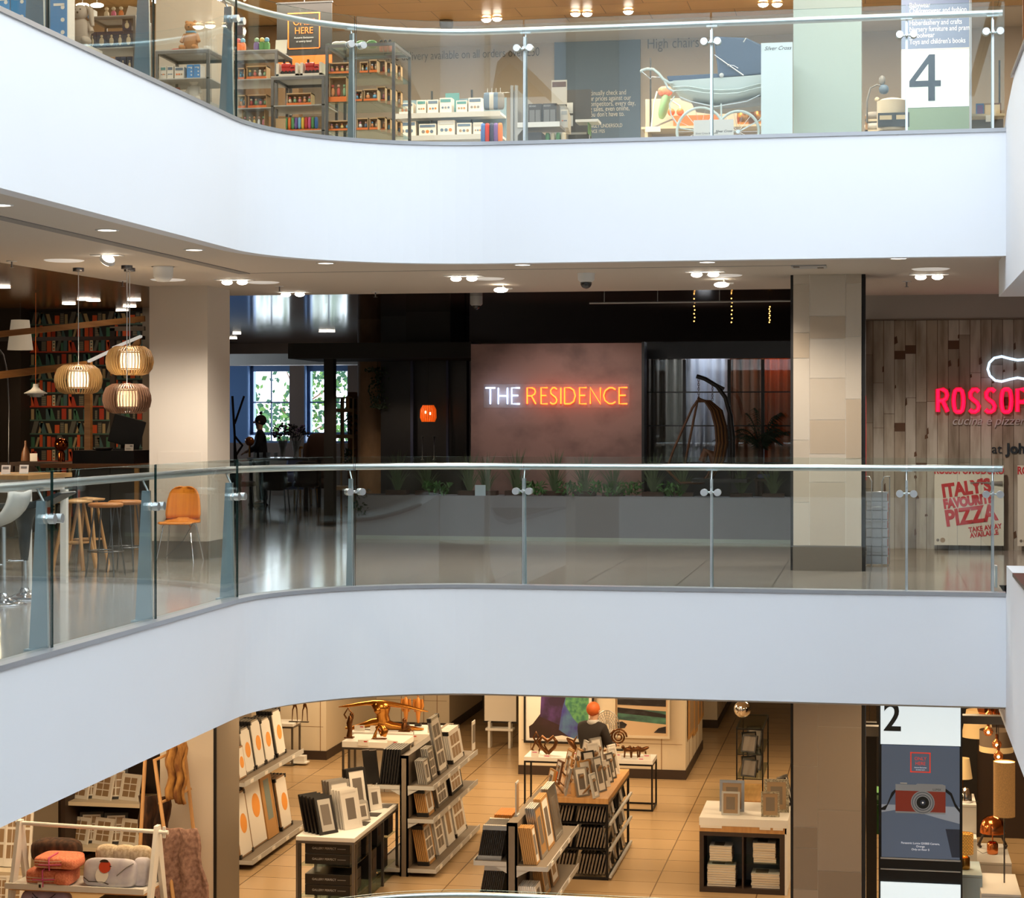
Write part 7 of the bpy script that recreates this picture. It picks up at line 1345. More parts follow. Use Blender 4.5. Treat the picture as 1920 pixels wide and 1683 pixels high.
b.done('square_outline', r); xm = (fx0 + fx1) / 2; B().text('ONLY', (xm, -.005, Z_ * .647), .125, 'orange', .004, sx=.9).text('HERE', (xm, -.005, Z_ * .509), .125, 'orange', .004, sx=.9).text('Autumn Exclusives', (xm, -.005, Z_ * .43), .036, 'light_grey', .003).text('at every level', (xm, -.005, Z_ * .37), .04, 'light_grey', .003).done('lettering', r); B().cyl((X / 2, .01, Z_), (X / 2, .01, 5.722 - z0_), .006, 'steel_dark', n=6).done('hanger', r)
# ---- metal shelving bays
def bay(name, label, px0, px1, V, D, pytop, pys, m='steel_dark', wood=True, pw=.032):
    xa, xb = UV(px0, V), UV(px1, V); zt = ZV(px0, pytop, V) - Z4; r = thing(name, label, 'shelving', (xa, V, Z4)); X = xb - xa
    for x in (0, X - pw):
        for y in (0, D - pw): B().box((x, y, 0), (x + pw, y + pw, zt), m).done('post', r)
    b = B()
    for z in (zt - pw, .1): b.box((pw, 0, z), (X - pw, pw, z + pw), m).box((pw, D - pw, z), (X - pw, D, z + pw), m).box((0, pw, z), (pw, D - pw, z + pw), m).box((X - pw, pw, z), (X, D - pw, z + pw), m)
    b.done('rails', r); zs_ = []
    for py in list(pys) + [pytop]:
        z = ZV(px0, py, V) - Z4; B().box((.0 if py != pytop else 0, 0, z - .0), (X, D, z + .012), 'glass_shelf' if not wood else 'light_grey').done('shelf', r); zs_.append(Z4 + z + .013)
    return xa, xb, zs_
TOYC = ['t_red', 'sky', 't_green', 't_yellow', 'sky', 't_pink', 'slate', 't_orange', 'white', 'cream']
mat('t_red', (206, 96, 84), .6); mat('t_green', (140, 178, 140), .6); mat('t_yellow', (222, 196, 120), .6); mat('t_pink', (216, 140, 150), .6); mat('t_orange', (226, 156, 104), .6)
def toybox(x, y, z, w_, h_, d_, style, label, seed=0):
    r = thing('toy_box', label, 'toy box', (x, y, z)); rv = random.Random(seed)
    if style == 'tan':
        b = B().box((-w_ / 2, 0, 0), (w_ / 2, d_, .004), 'kraft').box((-w_ / 2, .012, 0), (-w_ / 2 + .008, d_, h_), 'kraft').box((w_ / 2 - .008, .012, 0), (w_ / 2, d_, h_), 'kraft').box((-w_ / 2, d_ - .006, 0), (w_ / 2, d_, h_), 'kraft').box((-w_ / 2, .0, h_ - .012), (w_ / 2, d_, h_), 'kraft').box((-w_ / 2, 0, 0), (w_ / 2, .012, h_ * .22), 'orange')
        b.done('carton', r); b = B(); n = max(2, int(w_ / .055))
        for i in range(n):
            c_ = rv.choice(TOYC); xx = -w_ / 2 + (i + .5) * w_ / n
            b.soft((xx, .05, h_ * .42), (w_ / n * .62, .05, h_ * .36), c_, .9, 6).ball((xx, .045, h_ * .66), min(w_ / n * .26, h_ * .11), 'skin' if i % 2 else rv.choice(TOYC), 5)
        b.done('toys', r)
    elif style == 'white':
        B().box((-w_ / 2, 0, 0), (w_ / 2, d_, h_), 'box_white').done('carton', r); b = B().box((-w_ / 2 + .01, -.003, h_ * .72), (w_ / 2 - .01, 0, h_ * .92), rv.choice(('teal', 'light_grey', 'slate')))
        for i in range(3): b.cyl((-w_ * .25 + w_ * .25 * i, 0, h_ * .38), (-w_ * .25 + w_ * .25 * i, -.003, h_ * .38), min(w_ * .1, h_ * .2), rv.choice(('grey', 'photo_tan', 'slate', 'orange')), n=12, sm=False)
        b.done('print', r)
    elif style == 'navy':
        B().box((-w_ / 2, 0, 0), (w_ / 2, d_, h_), 'navy').done('carton', r); B().soft((0, -.001, h_ * .4), (w_ * .5, .01, h_ * .5), 'cream', .9, 6).ball((.0, -.001, h_ * .72), (w_ * .14, .006, w_ * .14), 'cream', 6).done('print', r)
    elif style == 'blue':
        B().box((-w_ / 2, 0, 0), (w_ / 2, d_, h_), 'box_blue').box((w_ / 2, .01, 0), (w_ / 2 + .002, d_, h_), 'white').done('carton', r); b = B()
        for i in range(3): b.cyl((w_ * .25, 0, h_ * (.25 + .25 * i)), (w_ * .25, -.003, h_ * (.25 + .25 * i)), w_ * .12, 'white', n=12, sm=False)
        b.box((-w_ * .3, -.003, h_ * .78), (w_ * .35, 0, h_ * .83), 'white').done('print', r)
    elif style == 'red':
        B().box((-w_ / 2, 0, 0), (w_ / 2, d_, .03), 'box_white').box((-w_ / 2, 0, 0), (-w_ / 2 + .03, d_, h_), 'box_white').box((w_ / 2 - .03, 0, 0), (w_ / 2, d_, h_), 'box_white').box((-w_ / 2, d_ - .01, 0), (w_ / 2, d_, h_), 'grey').done('carton', r)
        b = B().box((-w_ * .3, .04, .06), (w_ * .32, .09, .11), 'red').box((w_ * .1, .04, .1), (w_ * .3, .09, h_ * .9), 'red').cyl((-w_ * .3, .065, .13), (w_ * .08, .065, .13), .035, 'red').cyl((-w_ * .2, .065, .15), (-w_ * .2, .065, .2), .015, 'black')
        for i in range(4): b.cyl((-w_ * .25 + i * w_ * .17, .03, .05), (-w_ * .25 + i * w_ * .17, .04, .05), .022, 'black', n=12)
        b.done('toy_train', r)
    elif style == 'dark':
        B().box((-w_ / 2, 0, 0), (w_ / 2, d_, h_), 'box_dark').done('carton', r); B().text('BÉABA', (-w_ * .42, -.002, h_ * .85), w_ * .17, 'light_grey', .002, 'LEFT').box((-w_ * .4, -.002, h_ * .1), (-w_ * .02, 0, h_ * .7), 'grey').box((w_ * .05, -.002, h_ * .1), (w_ * .4, 0, h_ * .7), 'grey').done('print', r)
    elif style == 'rainbow':
        B().box((-w_ / 2, 0, 0), (w_ / 2, d_, .02), 'kraft').box((-w_ / 2, d_ - .01, 0), (w_ / 2, d_, h_), 'kraft').box((-w_ / 2, 0, 0), (-w_ / 2 + .12, d_, h_ * .8), 'kraft').box((-w_ / 2, -.002, 0), (w_ / 2, .0, .02), 'orange').done('carton', r); b = B()
        for i, c_ in enumerate(('green', 'orange', 'green', 'purple', 'sky', 'yellow', 'red', 'pink', 'green', 'blue')): b.soft((-w_ * .28 + i * w_ * .075, .04, h_ * .5), (w_ * .07, .06, h_ * .75), c_, .6, 6)
        b.done('toy_blocks', r)
    return r
mat('kraft', (198, 164, 122), .7); mat('box_white', (228, 220, 208), .6); mat('box_blue', (60, 144, 214), .5); mat('box_dark', (72, 68, 66), .5)
def rowboxes(V, z, items, lab):
    for i, (px0, px1, h_, st) in enumerate(items):
        xa, xb = UV(px0, V), UV(px1, V); toybox((xa + xb) / 2, V, z, (xb - xa) * .96, h_, .16, st, lab % ORD[i] if len(items) > 1 and not lab.endswith(', %s') else lab.split(', %s')[0] + ((', left one', ', right one')[i] if len(items) > 1 else ''), int(px0 * 7 + z * 10))
# bay 1 far left
xa, xb, zs1 = bay('toy_shelving', 'steel shelving with navy boxes at the upper left', 166, 254, 21.2, .5, 33, (92, 140), pw=.028)
rowboxes(21.25, zs1[0], ((163, 181, .19, 'navy'), (181, 200, .19, 'navy'), (200, 218, .19, 'navy'), (218, 232, .19, 'navy'), (232, 250, .19, 'navy')), 'navy box with pale figure, middle shelf of upper left bay, %s from the left')
toybox(UV(238, 21.25), 21.25, zs1[0] + .195, .11, .14, .1, 'navy', 'single navy box stacked on the navy row, upper left bay')
rowboxes(21.25, zs1[1], ((216, 224, .19, 'navy'), (225, 236, .19, 'navy'), (238, 248, .19, 'navy')), 'tall navy box on the low shelf, upper left bay, %s from the left')
rowboxes(21.3, zs1[2], ((164, 172, .11, 'blue'),), 'small pale blue box on top of the upper left bay, %s')
B().prism([(-.09, 0), (.09, 0), (.05, .13), (-.04, .15)], 'y', 0, .1, 'box_white').done('paper_bag', loc=(UV(247, 21.4), 21.4, zs1[2]), label='folded white gift bag on top of the upper left bay', cat='bag')
for i, (px, m_) in enumerate(((200, 'cream'), (213, 'pink'), (227, 'orange'))): B().soft((0, 0, .05), (.06, .05, .1), m_, .8, 6).ball((0, 0, .12), .024, 'cream', 6).done('small_toy', loc=(UV(px, 21.4), 21.4, zs1[2]), label='small %s figure standing on top of the upper left bay' % ('cream', 'pink', 'orange')[i], cat='toy')
def plush(label, loc, k, m, ears='long', extra=None):
    r = thing('soft_toy', label, 'soft toy', loc); b = B(); b.soft((0, 0, .16 * k), (.22 * k, .18 * k, .32 * k), m, .85, 8); b.ball((0, -.02 * k, .38 * k), (.09 * k, .085 * k, .085 * k), m, 8)
    for s in (-1, 1):
        b.soft((s * .1 * k, -.1 * k, .05 * k), (.09 * k, .22 * k, .09 * k), m, .9, 6); b.tube([(s * .09 * k, 0, .27 * k), (s * .14 * k, -.04 * k, .15 * k)], .03 * k, m, 7)
        if ears == 'long': b.tube([(s * .04 * k, 0, .45 * k), (s * .06 * k, .01 * k, .56 * k), (s * .07 * k, 0, .64 * k)], [.018 * k, .026 * k, .01 * k], m, 7)
        elif ears == 'flop': b.tube([(s * .05 * k, 0, .45 * k), (s * .12 * k, -.02 * k, .40 * k), (s * .15 * k, -.03 * k, .22 * k)], [.02 * k, .035 * k, .02 * k], m, 7)
        else: b.ball((s * .065 * k, 0, .455 * k), .028 * k, m, 6)
    b.done('body', r); B().ball((0, -.1 * k, .365 * k), .012 * k, 'dark', 5).ball((-.03 * k, -.095 * k, .40 * k), .009 * k, 'dark', 5).ball((.03 * k, -.095 * k, .40 * k), .009 * k, 'dark', 5).done('face', r)
    if extra: B().lathe([(.06 * k, .28 * k), (.085 * k, .30 * k), (.06 * k, .33 * k)], (0, 0, 0), extra, 14).done('scarf', r)
    return r
mat('plush_grey', (196, 186, 176), .95); mat('plush_brown', (172, 122, 78), .95); mat('plush_white', (232, 226, 216), .95)
zc = ZV(150, 88, 20.6); plush('large floppy eared grey rabbit plush at the upper left', (UV(152, 20.6), 20.6, zc), 1.0, 'plush_grey', 'flop'); B().box((UV(140, 20.5), 20.45, Z4), (UV(166, 20.5), 20.9, zc), 'white').done('display_block', label='white display block under the grey rabbit plush', cat='display block')
B().box((UV(132, 20.2), 20.2, Z4), (UV(137, 20.2), 20.23, 5.7), 'white').done('shop_divider', label='narrow white divider post beside the grey rabbit plush', cat='divider')
zb = ZV(60, 88, 19.2); B().box((UV(-20, 19.2), 19.1, Z4), (UV(132, 19.2), 19.6, zb), 'white').done('display_block', label='low white display block under the large blue toy boxes', cat='display block')
for i, (a_, c_, h_) in enumerate(((-6, 22, .62), (24, 52, .62), (98, 129, .52))): toybox((UV(a_, 19.2) + UV(c_, 19.2)) / 2, 19.15, zb, UV(c_, 19.2) - UV(a_, 19.2), h_, .2, 'blue', 'large blue toy box at the top left corner, %s from the left' % ORD[i])
B().box((UV(55, 19.5), 19.7, Z4), (UV(90, 19.5), 19.75, 5.70), 'post_blue').done('shop_divider', label='blue grey upright board between the large blue toy boxes', cat='divider')
# bay 2
xa, xb, zs2 = bay('toy_shelving', 'grey steel shelving with a brown bear on top', 291, 392, 20.2, .65, 96, (150,), wood=True)
mat('shelf_tan2', (150, 140, 128), .6)
plush('brown bear plush sitting on top of the grey steel shelving', (UV(358, 20.4), 20.4, zs2[1]), .72, 'plush_brown', 'round', 'sky')
B().soft((0, 0, .03), (.2, .2, .05), 'red', .6, 8).done('red_cushion', loc=(UV(338, 20.5), 20.5, zs2[1]), label='flat red cushion beside the brown bear plush', cat='cushion')
rowboxes(20.25, zs2[0], ((300, 312, .14, 'white'), (313, 325, .14, 'white'), (327, 345, .13, 'white'), (350, 362, .15, 'blue'), (363, 375, .15, 'blue')), 'box on the upper shelf below the brown bear, %s from the left')
zf2 = ZV(356, 188, 20.3); B().box((UV(298, 20.3), 20.3, Z4), (UV(388, 20.3), 20.75, zf2), 'light_grey').done('display_block', label='grey low block inside the steel shelving under the bear', cat='display block')
plush('white rabbit plush with upright ears on the low grey block', (UV(357, 20.3), 20.42, zf2), .60, 'plush_white', 'long'); rowboxes(20.35, zf2, ((300, 313, .22, 'white'), (322, 340, .12, 'red')), 'carton beside the white rabbit plush, %s')
# bay 3
xa, xb, zs3 = bay('toy_shelving', 'steel shelving with wooden toys left of the banner', 402, 520, 22.0, .6, 98, (152, 206), wood=True)
rowboxes(22.05, zs3[0], ((404, 420, .16, 'tan'), (446, 458, .14, 'tan'), (461, 500, .16, 'tan')), 'orange edged toy box on the upper shelf left of the banner, %s from the left'); rowboxes(22.05, zs3[1], ((404, 420, .15, 'tan'), (446, 460, .16, 'tan'), (464, 500, .16, 'tan')), 'orange edged toy box on the middle shelf left of the banner, %s from the left')
rowboxes(22.05, ZV(470, 250, 22), ((452, 497, .30, 'tan'),), 'large toy box with a round blue window on the low shelf, %s')
B().box((UV(410, 22), 22.05, Z4), (UV(512, 22), 22.5, ZV(470, 250, 22)), 'light_grey').done('display_block', label='low grey block inside the shelving left of the banner', cat='display block')
for i, (px, m_) in enumerate(((450, 'orange'), (458, 'orange'), (484, 'purple'), (494, 'green'), (503, 'green'))): B().soft((0, 0, .06), (.07, .07, .12), m_, .6, 6).ball((0, 0, .14), .03, TOYC[i], 6).done('small_toy', loc=(UV(px, 22.2), 22.15, zs3[2]), label='small coloured toy on top of the shelving left of the banner, %s from the left' % ORD[i], cat='toy')
B(Matrix.Rotation(-.15, 4, 'X')).box((-.07, 0, 0), (.07, .005, .17), 'card_white').done('info_card', loc=(UV(517, 22.1), 22.3, zs3[2]), label='white information card on the shelving beside the banner', cat='card')
# bay 4
xa, xb, zs4 = bay('toy_shelving', 'steel shelving with red train boxes under the banner', 508, 608, 21.8, .6, 145, (200, 248), wood=True)
rowboxes(21.85, zs4[2], ((517, 559, .155, 'red'), (562, 604, .155, 'red')), 'white box with a red toy train on top of the shelving, %s'); rowboxes(21.85, zs4[0], ((536, 584, .145, 'tan'),), 'toy box of small bright figures below the train boxes, %s'); rowboxes(21.85, zs4[1], ((515, 602, .19, 'rainbow'),), 'long rainbow coloured toy box at the bottom of the shelving, %s')
B().soft((0, 0, 0), (.5, .3, .06), 'kraft', .3, 6).done('cardboard_lid', loc=(UV(590, 22.2), 22.25, zs4[1] + .13), label='flat cardboard lid behind the rainbow toy box', cat='lid')
# bay 5
xa, xb, zs5 = bay('toy_shelving', 'tall steel shelving with orange edged toy boxes beside the third glass post', 610, 740, 21.6, .8, 84, (140, 193, 247), wood=False)
rowboxes(21.65, zs5[0], ((615, 655, .13, 'tan'), (674, 690, .13, 'tan'), (692, 707, .15, 'tan')), 'toy box on the highest glass shelf of the tall bay, %s from the left'); rowboxes(21.65, zs5[1], ((616, 650, .29, 'tan'), (664, 679, .13, 'tan'), (681, 708, .14, 'tan')), 'toy box on the middle glass shelf of the tall bay, %s from the left'); rowboxes(21.65, zs5[2], ((614, 655, .12, 'tan'), (668, 690, .14, 'tan'), (692, 708, .14, 'tan')), 'toy box on the low glass shelf of the tall bay, %s from the left')
for k in range(3):
    for j in range(4): toybox(UV(722 + j * 5, 22), 21.8 + .12 * j, zs5[k], .10, (.17, .19, .17)[k], .1, 'tan', 'upright toy pack at the tall bay\'s right, %s shelf down, %s from the front' % (ORD[k], ORD[j]), k * 9 + j)
for i, px in enumerate((632, 643, 677, 697)): B().soft((0, 0, .05), (.13, .1, .1), ('white', 'white', 'green', 'green')[i], .8, 8).done('small_toy', loc=(UV(px, 22), 22.0, zs5[3]), label='%s soft toy lying on top of the tall bay, %s from the left' % (('white', 'white', 'green', 'green')[i], ORD[i]), cat='toy')
for i, px in enumerate((715, 723, 731)): B().lathe([(.02, 0), (.026, .06), (.016, .08), (.02, .10), (0, .12)], (0, 0, 0), 'red', 10).ball((0, 0, .12), .022, 'dark', 5).done('skittle', loc=(UV(px, 22.2), 22.2, zs5[3]), label='red skittle figure on top of the tall bay, %s from the left' % ORD[i], cat='toy')
# long white wall shelves
VS = 24.5; xa, xb = UV(742, VS), UV(938, VS); r = thing('wall_shelves', 'two long white shelves of baby goods below the delivery notice', 'shelf unit', (xa, VS, Z4)); X = xb - xa; sz = []
for py in (212, 254): z = ZV(840, py, VS) - Z4; B().box((0, 0, z - .03), (X, .4, z), 'white').box((0, -.01, z - .055), (X, 0, z + .01), 'light_grey').done('shelf', r); sz.append(Z4 + z + .001)
B().box((0, .4, 0), (X, .44, ZV(840, 176, VS) - Z4), 'post_blue').done('back_panel', r)
for px in (797, 873, 948):
    B().box((UV(px, VS) - xa - .012, .38, 0), (UV(px, VS) - xa + .012, .40, ZV(840, 160, VS) - Z4), 'black').done('upright', r)
rowboxes(VS + .03, sz[0], ((748, 775, .15, 'white'), (781, 799, .18, 'white'), (801, 822, .18, 'white'), (824, 847, .20, 'white'), (855, 876, .16, 'white'), (878, 903, .19, 'white')), 'pale carton on the upper long white shelf, %s from the left'); rowboxes(VS + .03, sz[1], ((746, 780, .20, 'white'), (785, 818, .16, 'white'), (820, 853, .20, 'white'), (856, 884, .16, 'white'), (887, 905, .16, 'white')), 'carton on the lower long white shelf, %s from the left')
B().box((-.09, .1, 0), (.09, .12, .30), 'teal').done('info_card', loc=(UV(839, VS), VS + .18, sz[0]), label='blue card standing behind the cartons on the upper white shelf', cat='card')
for i in range(4): B().soft((0, 0, .0), (.10, .06, .22), ('slate', 'light_grey', 'slate', 'grey')[i], .5, 8).cyl((0, 0, .1), (0, 0, .16), .004, 'steel', n=6).done('hanging_shoes', loc=(UV(917 + i * 8, 24), 23.9, ZV(925, 192, 24)), label='grey cloth item hanging at the right end of the white shelves, %s from the left' % ORD[i], cat='hanging item')
B().cyl((UV(910, 24), 23.9, ZV(925, 177, 24)), (UV(958, 24), 23.9, ZV(925, 177, 24)), .006, 'steel', n=6).done('hook_rail', label='thin hook rail above the hanging cloth items', cat='rail')
for i in range(5): B().soft((0, 0, 0), (.06, .05, .26), ('blue', 'red', 'navy', 'purple', 'orange')[i], .5, 6).done('rolled_umbrella', loc=(UV(906 + i * 8, 23.6), 23.6, ZV(925, 250, 23.6)), label='bright hanging item below the grey cloth items, %s from the left' % ORD[i], cat='hanging item')
# grey gondola with dark boxes
VG_ = 21.2; xg = UV(957, VG_); r = thing('display_shelf_unit', 'grey upright gondola with dark cartons left of the blue wall panel', 'shelf unit', (xg, VG_, Z4)); zt_ = ZV(960, 160, VG_) - Z4
B().box((0, 0, 0), (.03, .04, zt_), 'light_grey').box((.05, 0, 0), (.08, .04, zt_), 'light_grey').box((0, .04, 0), (.08, 1.1, zt_ - .05), 'light_grey').done('upright', r); XG = UV(1048, VG_) - xg
z1_ = ZV(1020, 232, VG_) - Z4; B().box((.08, 0, z1_ - .03), (XG, .45, z1_), 'shelf_tan2').box((.08, -.012, z1_ - .035), (XG + .01, 0, z1_ + .02), 'white').prism([(.08, z1_ - .03), (.16, z1_ - .03), (.08, z1_ - .12)], 'y', .0, .02, 'light_grey').done('shelf', r); B().box((.08, 0, .1), (XG, .45, .14), 'light_grey').done('shelf', r)
for i, (a_, c_) in enumerate(((989, 1015), (1016, 1043))): toybox((UV(a_, VG_) + UV(c_, VG_)) / 2, VG_ + .03, Z4 + z1_ + .001, UV(c_, VG_) - UV(a_, VG_) - .004, .225, .25, 'dark', ('left', 'right')[i] + ' dark grey carton on the grey gondola shelf')
for j in range(4): toybox(UV(1052, VG_ + .1 + j * .1) - .0, VG_ + .32 + j * .16, Z4 + z1_ + .001, .08, .2, .06, 'white', 'white pack at the right end of the gondola shelf, %s from the front' % ORD[j])
B().box((UV(986, VG_), VG_ + .05, Z4 + .14), (UV(1014, VG_), VG_ + .3, ZV(1000, 247, VG_)), 'box_dark').done('carton', label='dark carton on the bottom shelf of the grey gondola', cat='carton')
for j in range(4): B().soft((0, 0, 0), (.05, .12, .2), ('green', 'cream', 'green', 'cream')[j], .5, 6).done('folded_bag', loc=(UV(1023 + j * 10, VG_), VG_ + .15, ZV(1030, 262, VG_)), label='striped pack at the bottom of the grey gondola, %s from the left' % ORD[j], cat='pack')
r = thing('display_board', 'dark display board with small photos beside the blue wall panel', 'board', (UV(1060, 22.6), 22.6, Z4)); X = UV(1108, 22.6) - UV(1060, 22.6); H_ = ZV(1080, 168, 22.6) - Z4
B().box((0, 0, 0), (X, .03, H_), 'box_dark').box((0, -.002, H_ * .33), (X, 0, H_ * .35), 'green').done('board', r); B().box((.02, -.004, H_ * .78), (.09, 0, H_ * .88), 'white').box((.02, -.004, H_ * .66), (.09, 0, H_ * .76), 'white').box((.02, -.004, H_ * .58), (X - .05, 0, H_ * .60), 'light_grey').done('photos', r)
B().box((0, 0, 0), (.18, .01, .28), 'box_white').box((.01, -.003, .2), (.17, 0, .26), 'walnut').done('info_card', loc=(UV(1034, 22.3), 22.3, ZV(1040, 196, 22.3)), label='framed white notice behind the dark cartons', cat='notice')
B().box((UV(1030, 22.3), 22.35, Z4), (UV(1058, 22.3), 22.6, ZV(1040, 196, 22.3)), 'light_grey').done('display_block', label='grey block behind the dark cartons', cat='display block')
B().box((0, .1, -.7), (.01, .12, 0), 'light_grey').box((0, 0, 0), (.004, .25, .13), 'green').box((-.14, -.02, .13), (.12, .25, .16), 'white').done('display_flag', loc=(UV(1102, 22.2), 22.2, ZV(1102, 250, 22.2)), label='white and green shelf flag at the foot of the dark board', cat='flag')
# ---- pram
VPm = 20.4
def pp(px, py, dv=0): return P(px, py, V=VPm + dv)
r = thing('pram', 'white coach built pram with a slate blue hood and large spoked wheels', 'pram', (0, 0, 0))
mat('pram_white', (226, 238, 234), .2); mat('pram_navy', (84, 104, 130), .7)
top = [(1258, 152), (1290, 150), (1330, 147), (1370, 145), (1410, 142), (1450, 138), (1480, 134)]; bot = [(1262, 165), (1272, 180), (1300, 190), (1335, 195), (1372, 193), (1410, 183), (1450, 172), (1480, 162)]
b = B(); n = 26; K = 9
def lerp_curve(c, x):
    for (x0_, y0_), (x1_, y1_) in zip(c, c[1:]):
        if x <= x1_ or (x1_, y1_) == c[-1]: return y0_ + (y1_ - y0_) * (x - x0_) / (x1_ - x0_)
vs = []
for i in range(n + 1):
    px = 1255 + (1478 - 1255) * i / n; a_ = lerp_curve([(1250, 153)] + top, px); c_ = lerp_curve([(1250, 156)] + bot, px)
    for j in range(2 * K + 1):
        t = PI * j / (2 * K); yy = math.cos(t); dz = math.sin(t) ** .7; zt2 = pp(px, a_)[2]; zb2 = pp(px, c_)[2]
        vs.append((pp(px, 150)[0], VPm + .22 - yy * .24 * (.92 if i in (0, n) else 1), zt2 + (zb2 - zt2) * dz))
w_ = 2 * K + 1; b.add(vs, [(i * w_ + j, i * w_ + j + 1, (i + 1) * w_ + j + 1, (i + 1) * w_ + j) for i in range(n) for j in range(2 * K)] + [tuple(range(w_)), tuple(range(n * w_, (n + 1) * w_))[::-1]], 'pram_white', True); b.done('body', r)
for off_ in (0, 7): B().tube([pp(1262, 163 + off_, -.005), pp(1290, 162 + off_, -.022), pp(1320, 167 + off_, -.025), pp(1350, 169 + off_, -.025), pp(1385, 167 + off_, -.025), pp(1420, 158 + off_, -.022), pp(1455, 152 + off_, -.01)], .006, 'pram_white', 6).done('body_moulding', r)
b = B()
for y0_, y1_ in ((-.03, .47),): b.prism([(pp(px, py)[0], pp(px, py)[2]) for px, py in ((1337, 68), (1400, 71), (1428, 84), (1474, 104), (1480, 137), (1400, 142), (1346, 146), (1345, 125))], 'y', VPm - .02, VPm + .46, 'pram_navy')
b.done('hood', r, bevel=.02); B().prism([(pp(px, py)[0], pp(px, py)[2]) for px, py in ((1250, 143), (1345, 138), (1350, 147), (1254, 153))], 'y', VPm - .02, VPm + .46, 'pram_navy').done('apron', r, bevel=.01)
b = B(); b.tube([pp(1340, 103, -.04), pp(1366, 122, -.05), pp(1394, 141, -.04)], .008, 'chrome', 6).ball(pp(1366, 122, -.05), .016, 'chrome', 6).tube([pp(1368, 122, -.05), pp(1376, 123, -.05), pp(1384, 128, -.05)], .006, 'chrome', 6).ball(pp(1353, 141, -.04), .024, 'white', 8).tube([pp(1394, 79, -.04), pp(1399, 71, -.04)], .006, 'white', 5).done('hood_hinge', r)
b = B(); b.tube([pp(1277, 155, 0), pp(1255, 155, 0), pp(1243, 148, 0), pp(1235, 138), pp(1225, 130), pp(1213, 129), pp(1203, 132), pp(1202, 134)], .016, 'pram_white', 8).tube([pp(1277, 155, .42), pp(1255, 155, .42), pp(1243, 148, .42), pp(1235, 138, .42), pp(1225, 130, .42), pp(1213, 129, .42), pp(1203, 132, .42), pp(1202, 134, 0)], .014, 'pram_white', 8).tube([pp(1203, 134), pp(1220, 148), pp(1222, 144), pp(1238, 145)], .006, 'chrome', 6).tube([pp(1246, 152), pp(1252, 165), pp(1264, 172)], .012, 'pram_white', 6).done('handle', r)
for (wx_, wy_, rr) in ((1313, 246, .245), (1384, 247, .215)):
    for dv in (-.05, .48):
        c = pp(wx_, wy_, dv); wb = B(Matrix.Translation(c)); wb.tube([(rr * math.cos(i * PI / 16), 0, rr * math.sin(i * PI / 16)) for i in range(32)], .013, 'pram_white', 8, True)
        for i in range(14): wb.tube([(0, .0, 0), (rr * math.cos(i * PI / 7), 0, rr * math.sin(i * PI / 7))], .0025, 'chrome', 4)
        wb.cyl((0, -.02, 0), (0, .02, 0), .02, 'chrome'); wb.done('wheel', r)
b = B()
for dv in (0, .42):
    b.tube([pp(1265, 180, dv), pp(1255, 195, dv), pp(1258, 215, dv), pp(1275, 240, dv), pp(1313, 246, dv), pp(1384, 247, dv), pp(1425, 225, dv), pp(1440, 195, dv), pp(1430, 172, dv)], .008, 'pram_white', 6).tube([pp(1352, 194, dv), pp(1353, 240, dv)], .01, 'pram_white', 6).tube([pp(1275, 182, dv), pp(1295, 190, dv), pp(1340, 200, dv), pp(1400, 190, dv), pp(1425, 178, dv)], .006, 'steel', 6)
b.done('chassis', r)
b = B(); b.prism([(pp(px, py)[0], pp(px, py)[2]) for px, py in ((1295, 190), (1345, 196), (1425, 180), (1470, 165), (1470, 190), (1400, 200), (1330, 204), (1300, 200))], 'y', VPm + .05, VPm + .38, 'shelf_tan2'); b.done('shopping_tray', r)
zw = pp(1313, 246)[2] - .245 - .014
B().box((UV(1240, 20.2), 20.2, Z4), (UV(1484, 20.2), 21.1, zw), 'white').done('display_platform', label='low white platform under the pram', cat='platform')
xa, xb = UV(1301, 20.25), UV(1376, 20.25); r = thing('info_card', 'white information card with small photos in front of the pram wheels', 'card', (xa, 20.22, zw)); X = xb - xa; hh = ZV(1340, 225, 20.25) - zw
B().box((0, 0, 0), (X, .006, hh), 'card_white').done('board', r); b = B().text('Silver Cross', (X * .75, -.002, hh * .62), .035, 'ink', .001, shear=.4).text('Silver Cross Balmoral', (X * .05, -.002, hh * .58), .026, 'grey', .001, 'LEFT')
for i, c_ in enumerate(('slate', 'light_grey', 'photo_grey', 'grey')): b.box((X * (.04 + .24 * i), -.002, .02), (X * (.25 + .24 * i), 0, hh * .42), c_)
b.done('print', r)
xa, xb = UV(1427, 20.1), UV(1486, 20.1); r = thing('brand_panel', 'tall white glossy panel with small script lettering beside the green column', 'panel', (xa, 20.1, Z4)); X = xb - xa; H_ = ZV(1450, 80, 20.1) - Z4
B().box((0, 0, 0), (X, .06, H_), 'panel_white').done('panel', r); mat('panel_white', (232, 244, 244), .2); B().text('Silver Cross', (X * .1, -.002, H_ - .075), .055, 'ink', .001, 'LEFT', shear=.4).done('script_lettering', r)
